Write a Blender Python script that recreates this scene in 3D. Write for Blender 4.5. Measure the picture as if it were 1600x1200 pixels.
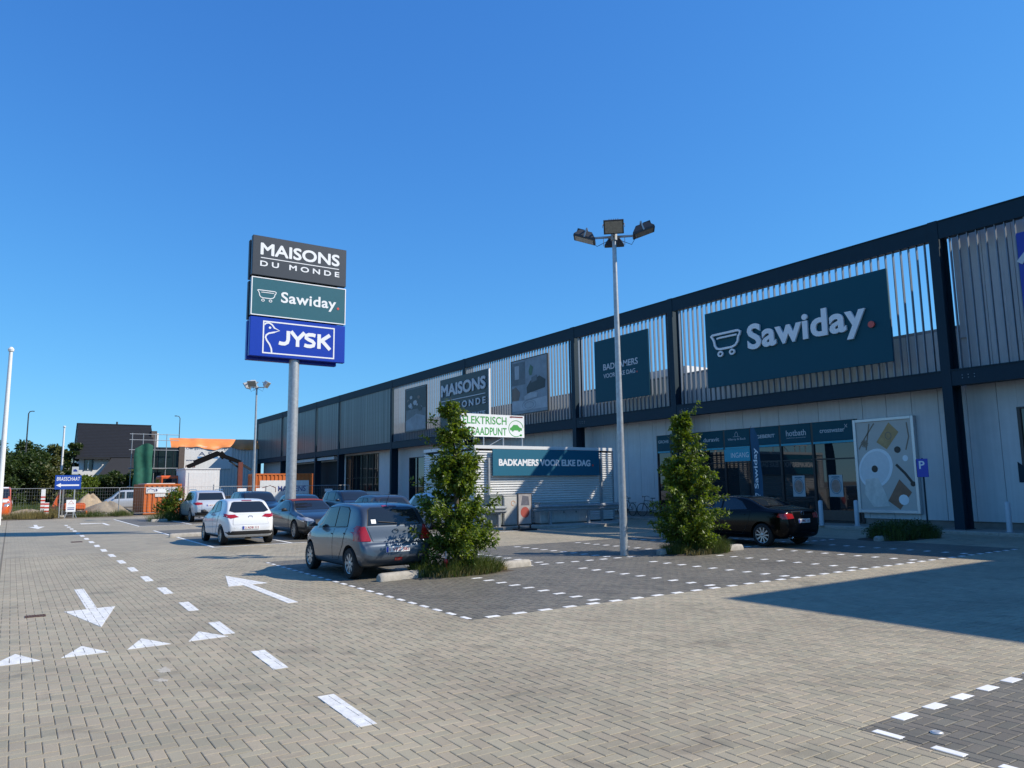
import bpy, bmesh, math, random
from mathutils import Vector, Matrix
from mathutils.bvhtree import BVHTree
random.seed(7)
sc = bpy.context.scene
for o in list(bpy.data.objects):
    bpy.data.objects.remove(o)
PI = math.pi
R = math.radians

# ---------------------------------------------------------------- camera, sky, sun, exposure
EYE = 1.83
cam_d = bpy.data.cameras.new('camera')
cam = bpy.data.objects.new('camera', cam_d)
sc.collection.objects.link(cam)
cam_d.sensor_fit = 'HORIZONTAL'
cam_d.sensor_width = 36.0
cam_d.lens = 1157.0 / 1600.0 * 36.0
cam_d.clip_start = 0.1
cam_d.clip_end = 3000
_r = [(0.8310, -0.0650, -0.5524), (-0.5559, -0.1193, -0.8226), (-0.0129, 0.9907, -0.1350)]  # camera right, up, back as world columns
cam.matrix_world = Matrix(((_r[0][0], _r[0][1], _r[0][2], 0), (_r[1][0], _r[1][1], _r[1][2], 0), (_r[2][0], _r[2][1], _r[2][2], EYE), (0, 0, 0, 1)))
sc.camera = cam

SUN_EL = R(39.6)
SH = (-0.778, 0.628)                       # ground direction in which shadows fall
world = bpy.data.worlds.new('World')
sc.world = world
world.use_nodes = True
wn = world.node_tree.nodes
wl = world.node_tree.links
wn.clear()
sky = wn.new('ShaderNodeTexSky')
sky.sky_type = 'NISHITA'
sky.sun_disc = False
sky.sun_elevation = SUN_EL
sky.sun_rotation = math.atan2(-SH[0], -SH[1])
sky.altitude = 0
sky.air_density = 1.0
sky.dust_density = 0.0
sky.ozone_density = 6.0
bg = wn.new('ShaderNodeBackground')
bg.inputs['Strength'].default_value = 0.12
wo = wn.new('ShaderNodeOutputWorld')
# the deep, clean blue of this day: the same film-like response for the whole dome
_sp, _cb = wn.new('ShaderNodeSeparateColor'), wn.new('ShaderNodeCombineColor')
wl.new(sky.outputs[0], _sp.inputs[0])
for _i, (_t, _k) in enumerate(((0.53, 0.06), (1.25, 0.12), (2.55, 0.24))):
    _m1 = wn.new('ShaderNodeMath'); _m1.operation = 'MULTIPLY_ADD'; _m1.inputs[1].default_value = _k; _m1.inputs[2].default_value = 1.0
    _m2 = wn.new('ShaderNodeMath'); _m2.operation = 'DIVIDE'
    _m3 = wn.new('ShaderNodeMath'); _m3.operation = 'MULTIPLY'; _m3.inputs[1].default_value = _t
    wl.new(_sp.outputs[_i], _m1.inputs[0]); wl.new(_sp.outputs[_i], _m2.inputs[0]); wl.new(_m1.outputs[0], _m2.inputs[1])
    wl.new(_m2.outputs[0], _m3.inputs[0]); wl.new(_m3.outputs[0], _cb.inputs[_i])
wl.new(_cb.outputs[0], bg.inputs[0])
wl.new(bg.outputs[0], wo.inputs[0])

sun_d = bpy.data.lights.new('sun', 'SUN')
sun_d.energy = 4.8
sun_d.angle = R(0.53)
sun_d.color = (1.0, 0.93, 0.82)
sun = bpy.data.objects.new('sun', sun_d)
sc.collection.objects.link(sun)
_d = Vector((SH[0] * math.cos(SUN_EL), SH[1] * math.cos(SUN_EL), -math.sin(SUN_EL)))
sun.rotation_euler = _d.to_track_quat('-Z', 'Y').to_euler()
sun.location = (20, -20, 40)

sc.view_settings.view_transform = 'Standard'
sc.view_settings.look = 'None'
sc.view_settings.gamma = 1
sc.view_settings.use_curve_mapping = False
sc.view_settings.exposure = 0.35

# ---------------------------------------------------------------- helpers
C = sc.collection
MATS = {}


def mat(name, col, rough=0.6, metal=0.0, var=0.12, scale=6.0, bump=0.0, bscale=40.0, coat=0.0, spec=0.5, island=0.0, streak=0.0, emit=None, trans=0.0):
    if name in MATS:
        return MATS[name]
    m = bpy.data.materials.new(name)
    m.use_nodes = True
    nt = m.node_tree
    n, l = nt.nodes, nt.links
    b = n['Principled BSDF']
    b.inputs['Roughness'].default_value = rough
    b.inputs['Metallic'].default_value = metal
    b.inputs['Specular IOR Level'].default_value = spec
    b.inputs['Coat Weight'].default_value = coat
    b.inputs['Coat Roughness'].default_value = 0.04
    if trans:
        b.inputs['Transmission Weight'].default_value = trans
    tc = n.new('ShaderNodeTexCoord')
    val = None
    if var > 0:
        nz = n.new('ShaderNodeTexNoise')
        nz.inputs['Scale'].default_value = scale
        nz.inputs['Detail'].default_value = 6
        nz.inputs['Roughness'].default_value = 0.65
        l.new(tc.outputs['Object'], nz.inputs['Vector'])
        mr = n.new('ShaderNodeMapRange')
        mr.inputs['From Min'].default_value = 0.25
        mr.inputs['From Max'].default_value = 0.75
        mr.inputs['To Min'].default_value = 1 - var
        mr.inputs['To Max'].default_value = 1 + var
        l.new(nz.outputs['Fac'], mr.inputs['Value'])
        val = mr.outputs[0]
    if streak > 0:
        mp = n.new('ShaderNodeMapping')
        mp.inputs['Scale'].default_value = (9, 9, 0.35)
        l.new(tc.outputs['Object'], mp.inputs['Vector'])
        ns = n.new('ShaderNodeTexNoise')
        ns.inputs['Scale'].default_value = 1.0
        ns.inputs['Detail'].default_value = 5
        l.new(mp.outputs[0], ns.inputs['Vector'])
        ms = n.new('ShaderNodeMapRange')
        ms.inputs['From Min'].default_value = 0.35
        ms.inputs['From Max'].default_value = 0.7
        ms.inputs['To Min'].default_value = 1
        ms.inputs['To Max'].default_value = 1 - streak
        l.new(ns.outputs['Fac'], ms.inputs['Value'])
        if val is None:
            val = ms.outputs[0]
        else:
            mm = n.new('ShaderNodeMath')
            mm.operation = 'MULTIPLY'
            l.new(val, mm.inputs[0])
            l.new(ms.outputs[0], mm.inputs[1])
            val = mm.outputs[0]
    if island > 0:
        ge = n.new('ShaderNodeNewGeometry')
        oi = n.new('ShaderNodeObjectInfo')
        ad = n.new('ShaderNodeMath')
        ad.operation = 'ADD'
        l.new(ge.outputs['Random Per Island'], ad.inputs[0])
        l.new(oi.outputs['Random'], ad.inputs[1])
        fr = n.new('ShaderNodeMath')
        fr.operation = 'FRACT'
        l.new(ad.outputs[0], fr.inputs[0])
        mi = n.new('ShaderNodeMapRange')
        mi.inputs['To Min'].default_value = 1 - island
        mi.inputs['To Max'].default_value = 1 + island
        l.new(fr.outputs[0], mi.inputs['Value'])
        if val is None:
            val = mi.outputs[0]
        else:
            mm = n.new('ShaderNodeMath')
            mm.operation = 'MULTIPLY'
            l.new(val, mm.inputs[0])
            l.new(mi.outputs[0], mm.inputs[1])
            val = mm.outputs[0]
    if val is not None:
        mx = n.new('ShaderNodeVectorMath')
        mx.operation = 'SCALE'
        mx.inputs[0].default_value = col[:3]
        l.new(val, mx.inputs['Scale'])
        l.new(mx.outputs[0], b.inputs['Base Color'])
    else:
        b.inputs['Base Color'].default_value = (*col[:3], 1)
    if bump > 0:
        nb = n.new('ShaderNodeTexNoise')
        nb.inputs['Scale'].default_value = bscale
        nb.inputs['Detail'].default_value = 5
        l.new(tc.outputs['Object'], nb.inputs['Vector'])
        bp = n.new('ShaderNodeBump')
        bp.inputs['Strength'].default_value = bump
        bp.inputs['Distance'].default_value = 0.02
        l.new(nb.outputs['Fac'], bp.inputs['Height'])
        l.new(bp.outputs[0], b.inputs['Normal'])
    if emit:
        b.inputs['Emission Color'].default_value = (*emit[:3], 1)
        b.inputs['Emission Strength'].default_value = emit[3]
    MATS[name] = m
    return m


def setp(o, label=None, cat=None, group=None, kind=None):
    if label:
        o['label'] = label
    if cat:
        o['category'] = cat
    if group:
        o['group'] = group
    if kind:
        o['kind'] = kind
    return o


def link(name, me, m=None, parent=None, smooth=None):
    o = bpy.data.objects.new(name, me)
    C.objects.link(o)
    if m is not None:
        me.materials.clear()
        for k in (m if isinstance(m, (list, tuple)) else [m]):
            me.materials.append(k)
    if parent is not None:
        o.parent = parent
    if smooth is not None:
        me.shade_smooth()
        if smooth > 0:
            me.set_sharp_from_angle(angle=R(smooth))
    return o


def empty(name, loc, label, cat, group=None, rz=0.0):
    o = bpy.data.objects.new(name, None)
    C.objects.link(o)
    o.empty_display_size = 0.2
    o.location = loc
    o.rotation_euler = (0, 0, rz)
    return setp(o, label, cat, group)


def copy_tree(o, parent=None):
    c = o.copy()
    C.objects.link(c)
    if parent is not None:
        c.parent = parent
    for ch in list(o.children):
        copy_tree(ch, c)
    return c


def frame(o, xd=(1, 0, 0), yd=(0, 0, 1)):
    xd, yd = Vector(xd).normalized(), Vector(yd).normalized()
    n = xd.cross(yd)
    return Matrix(((xd.x, yd.x, n.x, o[0]), (xd.y, yd.y, n.y, o[1]), (xd.z, yd.z, n.z, o[2]), (0, 0, 0, 1)))


class MB:
    """collects shapes, builds one mesh object"""

    def __init__(s, M=None):
        s.v, s.f, s.mi = [], [], []
        s.M = M
        s.cur = 0

    def add(s, vs, fs):
        k = len(s.v)
        for p in vs:
            p = Vector(p)
            s.v.append(s.M @ p if s.M is not None else p)
        for f in fs:
            s.f.append([k + i for i in f])
            s.mi.append(s.cur)
        return s

    def box(s, x0, x1, y0, y1, z0, z1, bev=0.0):
        if x1 < x0: x0, x1 = x1, x0
        if y1 < y0: y0, y1 = y1, y0
        if z1 < z0: z0, z1 = z1, z0
        if bev <= 0:
            vs = [(x0, y0, z0), (x1, y0, z0), (x1, y1, z0), (x0, y1, z0), (x0, y0, z1), (x1, y0, z1), (x1, y1, z1), (x0, y1, z1)]
            return s.add(vs, [(0, 3, 2, 1), (4, 5, 6, 7), (0, 1, 5, 4), (1, 2, 6, 5), (2, 3, 7, 6), (3, 0, 4, 7)])
        b = bev
        vs, idx = [], {}
        for ix, x in enumerate((x0, x1)):
            for iy, y in enumerate((y0, y1)):
                for iz, z in enumerate((z0, z1)):
                    dx, dy, dz = (b if ix == 0 else -b), (b if iy == 0 else -b), (b if iz == 0 else -b)
                    for a, p in (('x', (x, y + dy, z + dz)), ('y', (x + dx, y, z + dz)), ('z', (x + dx, y + dy, z))):
                        idx[(ix, iy, iz, a)] = len(vs)
                        vs.append(p)
        g = lambda *k: idx[k]
        fs = []
        fs.append([g(0, 0, 0, 'x'), g(0, 0, 1, 'x'), g(0, 1, 1, 'x'), g(0, 1, 0, 'x')])
        fs.append([g(1, 0, 0, 'x'), g(1, 1, 0, 'x'), g(1, 1, 1, 'x'), g(1, 0, 1, 'x')])
        fs.append([g(0, 0, 0, 'y'), g(1, 0, 0, 'y'), g(1, 0, 1, 'y'), g(0, 0, 1, 'y')])
        fs.append([g(0, 1, 0, 'y'), g(0, 1, 1, 'y'), g(1, 1, 1, 'y'), g(1, 1, 0, 'y')])
        fs.append([g(0, 0, 0, 'z'), g(0, 1, 0, 'z'), g(1, 1, 0, 'z'), g(1, 0, 0, 'z')])
        fs.append([g(0, 0, 1, 'z'), g(1, 0, 1, 'z'), g(1, 1, 1, 'z'), g(0, 1, 1, 'z')])
        for i in (0, 1):
            for j in (0, 1):
                fs.append([g(0, i, j, 'y'), g(1, i, j, 'y'), g(1, i, j, 'z'), g(0, i, j, 'z')])
                fs.append([g(i, 0, j, 'x'), g(i, 1, j, 'x'), g(i, 1, j, 'z'), g(i, 0, j, 'z')])
                fs.append([g(i, j, 0, 'x'), g(i, j, 1, 'x'), g(i, j, 1, 'y'), g(i, j, 0, 'y')])
                for k in (0, 1):
                    fs.append([g(i, j, k, 'x'), g(i, j, k, 'y'), g(i, j, k, 'z')])
        return s.add(vs, fs)

    def tube(s, pts, r, n=8, caps=True):
        pts = [Vector(p) for p in pts]
        rs = r if isinstance(r, (list, tuple)) else [r] * len(pts)
        vs, fs = [], []
        ref = None
        for i, p in enumerate(pts):
            if i == 0:
                d = pts[1] - pts[0]
            elif i == len(pts) - 1:
                d = pts[-1] - pts[-2]
            else:
                d = (pts[i + 1] - p).normalized() + (p - pts[i - 1]).normalized()
            d.normalize()
            if ref is None:
                ref = Vector((0, 0, 1)) if abs(d.z) < 0.9 else Vector((1, 0, 0))
            a = d.cross(ref)
            if a.length < 1e-5:
                a = d.cross(Vector((0, 1, 0.3)))
            a.normalize()
            b = d.cross(a)
            ref = a.cross(d) * 1.0
            for k in range(n):
                t = 2 * PI * k / n
                vs.append(p + (a * math.cos(t) + b * math.sin(t)) * rs[i])
        for i in range(len(pts) - 1):
            for k in range(n):
                k2 = (k + 1) % n
                fs.append((i * n + k, i * n + k2, (i + 1) * n + k2, (i + 1) * n + k))
        if caps:
            fs.append(tuple(range(n))[::-1])
            fs.append(tuple(range((len(pts) - 1) * n, len(pts) * n)))
        return s.add(vs, fs)

    def bar(s, a, b, w, h):
        """rectangular bar from a to b, w wide, h high"""
        a, b = Vector(a), Vector(b)
        d = (b - a).normalized()
        up = Vector((0, 0, 1)) if abs(d.z) < 0.95 else Vector((0, 1, 0))
        sx = d.cross(up).normalized() * (w / 2)
        sy = sx.cross(d).normalized() * (h / 2)
        vs = [a - sx - sy, a + sx - sy, a + sx + sy, a - sx + sy, b - sx - sy, b + sx - sy, b + sx + sy, b - sx + sy]
        return s.add(vs, [(3, 2, 1, 0), (4, 5, 6, 7), (0, 1, 5, 4), (1, 2, 6, 5), (2, 3, 7, 6), (3, 0, 4, 7)])

    def prism(s, poly, z0, z1):
        """polygon in local xy extruded in z"""
        n = len(poly)
        vs = [(p[0], p[1], z0) for p in poly] + [(p[0], p[1], z1) for p in poly]
        fs = [tuple(range(n))[::-1], tuple(range(n, 2 * n))]
        for i in range(n):
            j = (i + 1) % n
            fs.append((i, j, n + j, n + i))
        return s.add(vs, fs)

    def lathe(s, prof, n=24, axis='z', c=(0, 0, 0)):
        vs, fs = [], []
        for (r, h) in prof:
            for k in range(n):
                t = 2 * PI * k / n
                a, b = r * math.cos(t), r * math.sin(t)
                p = (a, b, h) if axis == 'z' else ((h, a, b) if axis == 'x' else (a, h, b))
                vs.append((p[0] + c[0], p[1] + c[1], p[2] + c[2]))
        for i in range(len(prof) - 1):
            for k in range(n):
                k2 = (k + 1) % n
                fs.append((i * n + k, i * n + k2, (i + 1) * n + k2, (i + 1) * n + k))
        return s.add(vs, fs)

    def ribbon(s, pts, w, z0, z1, closed=False):
        """flat stroke of width w along 2D pts (local xy), thickness z0..z1"""
        P = [Vector((p[0], p[1])) for p in pts]
        n = len(P)
        L, Rr = [], []
        for i in range(n):
            if closed:
                a, b = P[i - 1], P[(i + 1) % n]
            else:
                a, b = P[max(i - 1, 0)], P[min(i + 1, n - 1)]
            d = (b - a)
            d = d.normalized() if d.length > 1e-9 else Vector((1, 0))
            nn = Vector((-d.y, d.x)) * (w / 2)
            L.append(P[i] + nn)
            Rr.append(P[i] - nn)
        rng = range(n) if closed else range(n - 1)
        for i in rng:
            j = (i + 1) % n
            s.prism([Rr[i], Rr[j], L[j], L[i]], z0, z1)
        return s

    def mesh(s, name='m'):
        me = bpy.data.meshes.new(name)
        me.from_pydata([tuple(p) for p in s.v], [], s.f)
        if any(s.mi):
            me.polygons.foreach_set('material_index', s.mi)
        bm = bmesh.new()
        bm.from_mesh(me)
        bmesh.ops.recalc_face_normals(bm, faces=bm.faces)
        bm.to_mesh(me)
        bm.free()
        me.update()
        return me

    def build(s, name, m, parent=None, smooth=None):
        return link(name, s.mesh(name), m, parent, smooth)


def clip_poly(poly, clip):
    """Sutherland-Hodgman, clip convex counter-clockwise"""
    out = list(poly)
    n = len(clip)
    ar = sum(clip[i][0] * clip[(i + 1) % n][1] - clip[(i + 1) % n][0] * clip[i][1] for i in range(n))
    if ar < 0:
        clip = clip[::-1]
    for i in range(n):
        a, b = clip[i], clip[(i + 1) % n]
        ex, ey = b[0] - a[0], b[1] - a[1]
        inp, out = out, []
        if not inp:
            return []
        for k in range(len(inp)):
            p, q = inp[k - 1], inp[k]
            sp = ex * (p[1] - a[1]) - ey * (p[0] - a[0])
            sq = ex * (q[1] - a[1]) - ey * (q[0] - a[0])
            if (sp >= 0) != (sq >= 0):
                t = sp / (sp - sq)
                out.append((p[0] + t * (q[0] - p[0]), p[1] + t * (q[1] - p[1])))
            if sq >= 0:
                out.append(q)
    return out


_tc = {}


def text_raw(txt, bold=0.0, spacing=1.0, shear=0.0):
    """list of (verts2d, faces) triangle mesh of a text, flat"""
    key = (txt, bold, spacing, shear)
    if key in _tc:
        return _tc[key]
    cu = bpy.data.curves.new('txt', 'FONT')
    cu.body = txt
    cu.offset = bold
    cu.space_character = spacing
    cu.shear = shear
    cu.resolution_u = 4
    cu.fill_mode = 'FRONT'
    o = bpy.data.objects.new('txt', cu)
    C.objects.link(o)
    dg = bpy.context.evaluated_depsgraph_get()
    me = bpy.data.meshes.new_from_object(o.evaluated_get(dg))
    vs = [(v.co.x, v.co.y) for v in me.vertices]
    fs = [tuple(p.vertices) for p in me.polygons]
    bpy.data.objects.remove(o)
    bpy.data.curves.remove(cu)
    bpy.data.meshes.remove(me)
    _tc[key] = (vs, fs)
    return vs, fs


def text_parts(name, txt, M, x0, x1, y0, y1, m, parent, depth=0.02, bold=0.02, spacing=1.0, z=0.0, split=False, shear=0.0, fat=0.0):
    """text fitted into the local rectangle, extruded from z to z+depth; one mesh or one per letter"""
    vs, fs = text_raw(txt, bold, spacing, shear)
    ax, bx = min(v[0] for v in vs), max(v[0] for v in vs)
    ay, by = min(v[1] for v in vs), max(v[1] for v in vs)
    P = [(x0 + (v[0] - ax) / (bx - ax) * (x1 - x0), y0 + (v[1] - ay) / (by - ay) * (y1 - y0)) for v in vs]
    bm = bmesh.new()
    shifts = [(0, 0)] if fat <= 0 else [(fat * math.cos(k * PI / 3), fat * math.sin(k * PI / 3)) for k in range(6)]
    for si, (sx, sy) in enumerate(shifts):           # heavier weights: the glyph drawn with a round pen
        bv = [bm.verts.new((p[0] + sx, p[1] + sy, z + depth + si * 0.0004)) for p in P]
        for f in fs:
            try:
                bm.faces.new([bv[i] for i in f])
            except ValueError:
                pass
    bmesh.ops.remove_doubles(bm, verts=bm.verts, dist=1e-5)
    groups = [list(bm.verts)]
    if split:
        seen, comps = set(), []
        for v in bm.verts:
            if v in seen:
                continue
            st, comp = [v], []
            seen.add(v)
            while st:
                q = st.pop()
                comp.append(q)
                for e in q.link_edges:
                    w = e.other_vert(q)
                    if w not in seen:
                        seen.add(w)
                        st.append(w)
            comps.append(comp)
        comps.sort(key=lambda c: min(v.co.x for v in c))
        groups = []
        for c in comps:
            a, b = min(v.co.x for v in c), max(v.co.x for v in c)
            if groups:
                ga, gb = groups[-1][1], groups[-1][2]
                if min(b, gb) - max(a, ga) > 0.6 * min(b - a, gb - ga):
                    groups[-1] = (groups[-1][0] + c, min(a, ga), max(b, gb))
                    continue
            groups.append((c, a, b))
        groups = [g[0] for g in groups]
    out = []
    for g in groups:
        gs = set(g)
        idx = {v: i for i, v in enumerate(g)}
        V = [v.co.copy() for v in g]
        n = len(V)
        F = [[idx[v] for v in f.verts] for f in bm.faces if f.verts[0] in gs]
        mb = MB(M)
        allv = V + [Vector((v.x, v.y, z)) for v in V]
        bd = []
        for e in bm.edges:
            if e.verts[0] in gs and len(e.link_faces) == 1:
                bd.append((idx[e.verts[0]], idx[e.verts[1]]))
        mb.add(allv, F + [(a, b, b + n, a + n) for a, b in bd])
        out.append(mb.build(name, m, parent))
    bm.free()
    return out


def lerp_list(L, x):
    if x <= L[0][0]:
        return L[0][1]
    for (a, b), (c, d) in zip(L, L[1:]):
        if x <= c:
            t = (x - a) / (c - a) if c > a else 0
            return b + (d - b) * t
    return L[-1][1]
# ================================================================ ground and paving
def paver_mat(name, col, col2, brick=False, dark=0.55):
    m = bpy.data.materials.new(name)
    m.use_nodes = True
    n, l = m.node_tree.nodes, m.node_tree.links
    b = n['Principled BSDF']
    b.inputs['Roughness'].default_value = 0.62
    b.inputs['Specular IOR Level'].default_value = 0.55
    ge = n.new('ShaderNodeNewGeometry')
    oi = n.new('ShaderNodeObjectInfo')
    tc = n.new('ShaderNodeTexCoord')
    pos = ge.outputs['Position']
    ad = n.new('ShaderNodeMath'); ad.operation = 'ADD'
    l.new(ge.outputs['Random Per Island'], ad.inputs[0]); l.new(oi.outputs['Random'], ad.inputs[1])
    fr = n.new('ShaderNodeMath'); fr.operation = 'FRACT'
    l.new(ad.outputs[0], fr.inputs[0])
    mix = n.new('ShaderNodeMix'); mix.data_type = 'RGBA'
    mix.inputs['A'].default_value = (*col, 1); mix.inputs['B'].default_value = (*col2, 1)
    n1 = n.new('ShaderNodeTexNoise'); n1.inputs['Scale'].default_value = 0.6; n1.inputs['Detail'].default_value = 8; n1.inputs['Roughness'].default_value = 0.6
    l.new(pos, n1.inputs['Vector'])
    n2 = n.new('ShaderNodeTexNoise'); n2.inputs['Scale'].default_value = 170; n2.inputs['Detail'].default_value = 2
    l.new(pos, n2.inputs['Vector'])
    if brick:
        bt = n.new('ShaderNodeTexBrick')
        bt.inputs['Color1'].default_value = (0, 0, 0, 1); bt.inputs['Color2'].default_value = (1, 1, 1, 1); bt.inputs['Mortar'].default_value = (0.5, 0.5, 0.5, 1)
        bt.inputs['Scale'].default_value = 1.0; bt.inputs['Mortar Size'].default_value = 0.005
        bt.inputs['Brick Width'].default_value = 0.22; bt.inputs['Row Height'].default_value = 0.11
        l.new(pos, bt.inputs['Vector'])
        rnd = bt.outputs['Color']
        l.new(rnd, mix.inputs['Factor'])
    else:
        l.new(fr.outputs[0], mix.inputs['Factor'])
    def mapr(src, a, b_, f0=0.25, f1=0.75):
        r = n.new('ShaderNodeMapRange'); r.inputs['From Min'].default_value = f0; r.inputs['From Max'].default_value = f1
        r.inputs['To Min'].default_value = a; r.inputs['To Max'].default_value = b_
        l.new(src, r.inputs['Value']); return r.outputs[0]
    s1 = mapr(n1.outputs['Fac'], 0.80, 1.18)
    s2 = mapr(n2.outputs['Fac'], 0.72, 1.28)
    mu = n.new('ShaderNodeMath'); mu.operation = 'MULTIPLY'; l.new(s1, mu.inputs[0]); l.new(s2, mu.inputs[1])
    last = mu.outputs[0]
    # scattered stains and pale scuffs with their own shapes
    n4 = n.new('ShaderNodeTexNoise'); n4.inputs['Scale'].default_value = 0.9; n4.inputs['Detail'].default_value = 9; n4.inputs['Roughness'].default_value = 0.75; n4.inputs['Distortion'].default_value = 0.5
    l.new(pos, n4.inputs['Vector'])
    s5 = mapr(n4.outputs['Fac'], 1.0, 1.28, 0.66, 0.76)
    mu5 = n.new('ShaderNodeMath'); mu5.operation = 'MULTIPLY'; l.new(last, mu5.inputs[0]); l.new(s5, mu5.inputs[1])
    last = mu5.outputs[0]
    n3 = n.new('ShaderNodeTexNoise'); n3.inputs['Scale'].default_value = 1.7; n3.inputs['Detail'].default_value = 7; n3.inputs['Distortion'].default_value = 0.8
    l.new(pos, n3.inputs['Vector'])
    s3 = mapr(n3.outputs['Fac'], 1.0, 0.76, 0.58, 0.70)
    mu2 = n.new('ShaderNodeMath'); mu2.operation = 'MULTIPLY'; l.new(last, mu2.inputs[0]); l.new(s3, mu2.inputs[1])
    last = mu2.outputs[0]
    if brick:
        s4 = mapr(bt.outputs['Fac'], 1.0, dark, 0, 1)
        mu3 = n.new('ShaderNodeMath'); mu3.operation = 'MULTIPLY'; l.new(last, mu3.inputs[0]); l.new(s4, mu3.inputs[1])
        last = mu3.outputs[0]
    sc_ = n.new('ShaderNodeVectorMath'); sc_.operation = 'SCALE'
    hue = n.new('ShaderNodeMix'); hue.data_type = 'RGBA'
    hue.inputs['A'].default_value = (1.025, 0.99, 0.98, 1); hue.inputs['B'].default_value = (0.975, 1.0, 0.985, 1)
    wh = n.new('ShaderNodeTexWhiteNoise'); wh.noise_dimensions = '1D'
    l.new(rnd if brick else fr.outputs[0], wh.inputs['W'])
    l.new(wh.outputs['Value'], hue.inputs['Factor'])
    hm = n.new('ShaderNodeVectorMath'); hm.operation = 'MULTIPLY'
    l.new(mix.outputs['Result'], hm.inputs[0]); l.new(hue.outputs['Result'], hm.inputs[1])
    l.new(hm.outputs[0], sc_.inputs[0]); l.new(last, sc_.inputs['Scale'])
    l.new(sc_.outputs[0], b.inputs['Base Color'])
    bp = n.new('ShaderNodeBump'); bp.inputs['Strength'].default_value = 0.35; bp.inputs['Distance'].default_value = 0.004
    l.new(n2.outputs['Fac'], bp.inputs['Height']); l.new(bp.outputs[0], b.inputs['Normal'])
    return m

BRA, BRB = (0.290, 0.250, 0.172), (0.352, 0.300, 0.207)
DKA, DKB = (0.116, 0.105, 0.081), (0.156, 0.140, 0.108)
M_brown = paver_mat('beige_paver', BRA, BRB)
M_dark = paver_mat('anthracite_paver', DKA, DKB)
M_brownfar = paver_mat('beige_paving_far', BRA, BRB, True)
M_darkfar = paver_mat('anthracite_paving_far', DKA, DKB, True, 0.7)
M_bed = mat('joint_sand', (0.150, 0.128, 0.094), 0.95, var=0.3, scale=30)
M_white = mat('road_paint', (0.66, 0.655, 0.63), 0.75, var=0.26, scale=7, bump=0.3, bscale=120)
M_wbrick = mat('white_paver', (0.70, 0.69, 0.66), 0.8, var=0.10, scale=30, island=0.08)
M_conc = mat('kerb_concrete', (0.36, 0.33, 0.28), 0.9, var=0.25, scale=8, bump=0.4, bscale=60)
M_soil = mat('dry_soil', (0.20, 0.165, 0.115), 0.95, var=0.35, scale=2.0, bump=0.6, bscale=8)

# far ground to the horizon
g = MB().box(-1500, 1500, -1500, 1500, -0.6, -0.05)
setp(g.build('ground', M_soil), kind='structure')

DX0, DX1, DY0, DY1 = -2.0, 30.0, 1.0, 25.0          # zone in which every paver is built
DARK = [(5.35, 22.2, 9.07, 19.2), (5.35, 12.0, -3.0, 3.41)]
FARDARK = [(5.40, 21.0, 25.0, 37.0), (5.45, 21.0, 42.0, 53.0)]

pv = MB()
pv.box(-1.0 + DX0 * 0 - 59, DX0, -40, 57.5, -0.045, 0.0)
pv.box(DX0, 26.6, DY1, 57.5, -0.045, 0.0)
pv.box(DX0, 26.6, -40, DY0, -0.045, 0.0)
pavement = setp(pv.build('parking_pavement', M_brownfar), kind='structure')
setp(MB().box(DX0, 26.6, DY0, DY1, -0.04, -0.009).build('paving_bed', M_bed), kind='structure')

U = 0.102
JT = 0.0024


def in_dark(x, y):
    return any(a <= x <= b and c <= y <= d for a, b, c, d in DARK)


def clip_rect(r, q):
    x0, x1, y0, y1 = max(r[0], q[0]), min(r[1], q[1]), max(r[2], q[2]), min(r[3], q[3])
    return (x0, x1, y0, y1) if x1 - x0 > 0.012 and y1 - y0 > 0.012 else None


BROWNR = [(DX0, 5.35, DY0, DY1), (5.35, 26.6, 19.2, DY1), (22.2, 26.6, 3.41, 19.2), (5.35, 22.2, 3.41, 9.07), (12.0, 26.6, DY0, 3.41)]
pieces = {'brown': [], 'dark': []}
iy0, iy1 = int(DY0 / U) - 2, int(DY1 / U) + 2
ix0, ix1 = int(DX0 / U) - 2, int(26.6 / U) + 2
for j in range(iy0, iy1):
    yc = j * U
    lo = max(ix0, int(-2.0 / U))
    hi = min(ix1, int(((yc + 3.2) / 0.40) / U))
    for i in range(lo, hi):
        c = (i + j) % 4
        if c == 0:
            r = (i * U, i * U + 2 * U, j * U, j * U + U)
        elif c == 2:
            r = (i * U, i * U + U, j * U, j * U + 2 * U)
        else:
            continue
        if r[3] > DY1 + 0.2:
            continue
        for q in BROWNR:
            k = clip_rect(r, q)
            if k:
                pieces['brown'].append((k, c == 0, k == r))
        for q in DARK:
            k = clip_rect(r, (max(q[0], DX0), q[1], max(q[2], DY0), q[3]))
            if k:
                pieces['dark'].append((k, c == 0, k == r))


def paver_geo(mb, x0, x1, y0, y1, h, tx=0.0, ty=0.0):
    a, b = JT, 0.0085
    cx, cy = (x0 + x1) / 2, (y0 + y1) / 2
    def z(x, y, d): return h + tx * (x - cx) + ty * (y - cy) - d
    o = [(x0 + a, y0 + a), (x1 - a, y0 + a), (x1 - a, y1 - a), (x0 + a, y1 - a)]
    t = [(x0 + b, y0 + b), (x1 - b, y0 + b), (x1 - b, y1 - b), (x0 + b, y1 - b)]
    vs = [(x, y, -0.03) for x, y in o] + [(x, y, z(x, y, 0.0028)) for x, y in o] + [(x, y, z(x, y, 0)) for x, y in t]
    fs = [(8, 9, 10, 11)]
    for k in range(4):
        k2 = (k + 1) % 4
        fs.append((k, k2, 4 + k2, 4 + k))
        fs.append((4 + k, 4 + k2, 8 + k2, 8 + k))
    k0 = len(mb.v)
    mb.v.extend(vs)
    mb.f.extend([[k0 + i for i in f] for f in fs])
    mb.mi.extend([0] * len(fs))


def fast_mesh(mb, name):
    me = bpy.data.meshes.new(name)
    me.from_pydata([tuple(p) for p in mb.v], [], mb.f)
    me.update()
    return me


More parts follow.
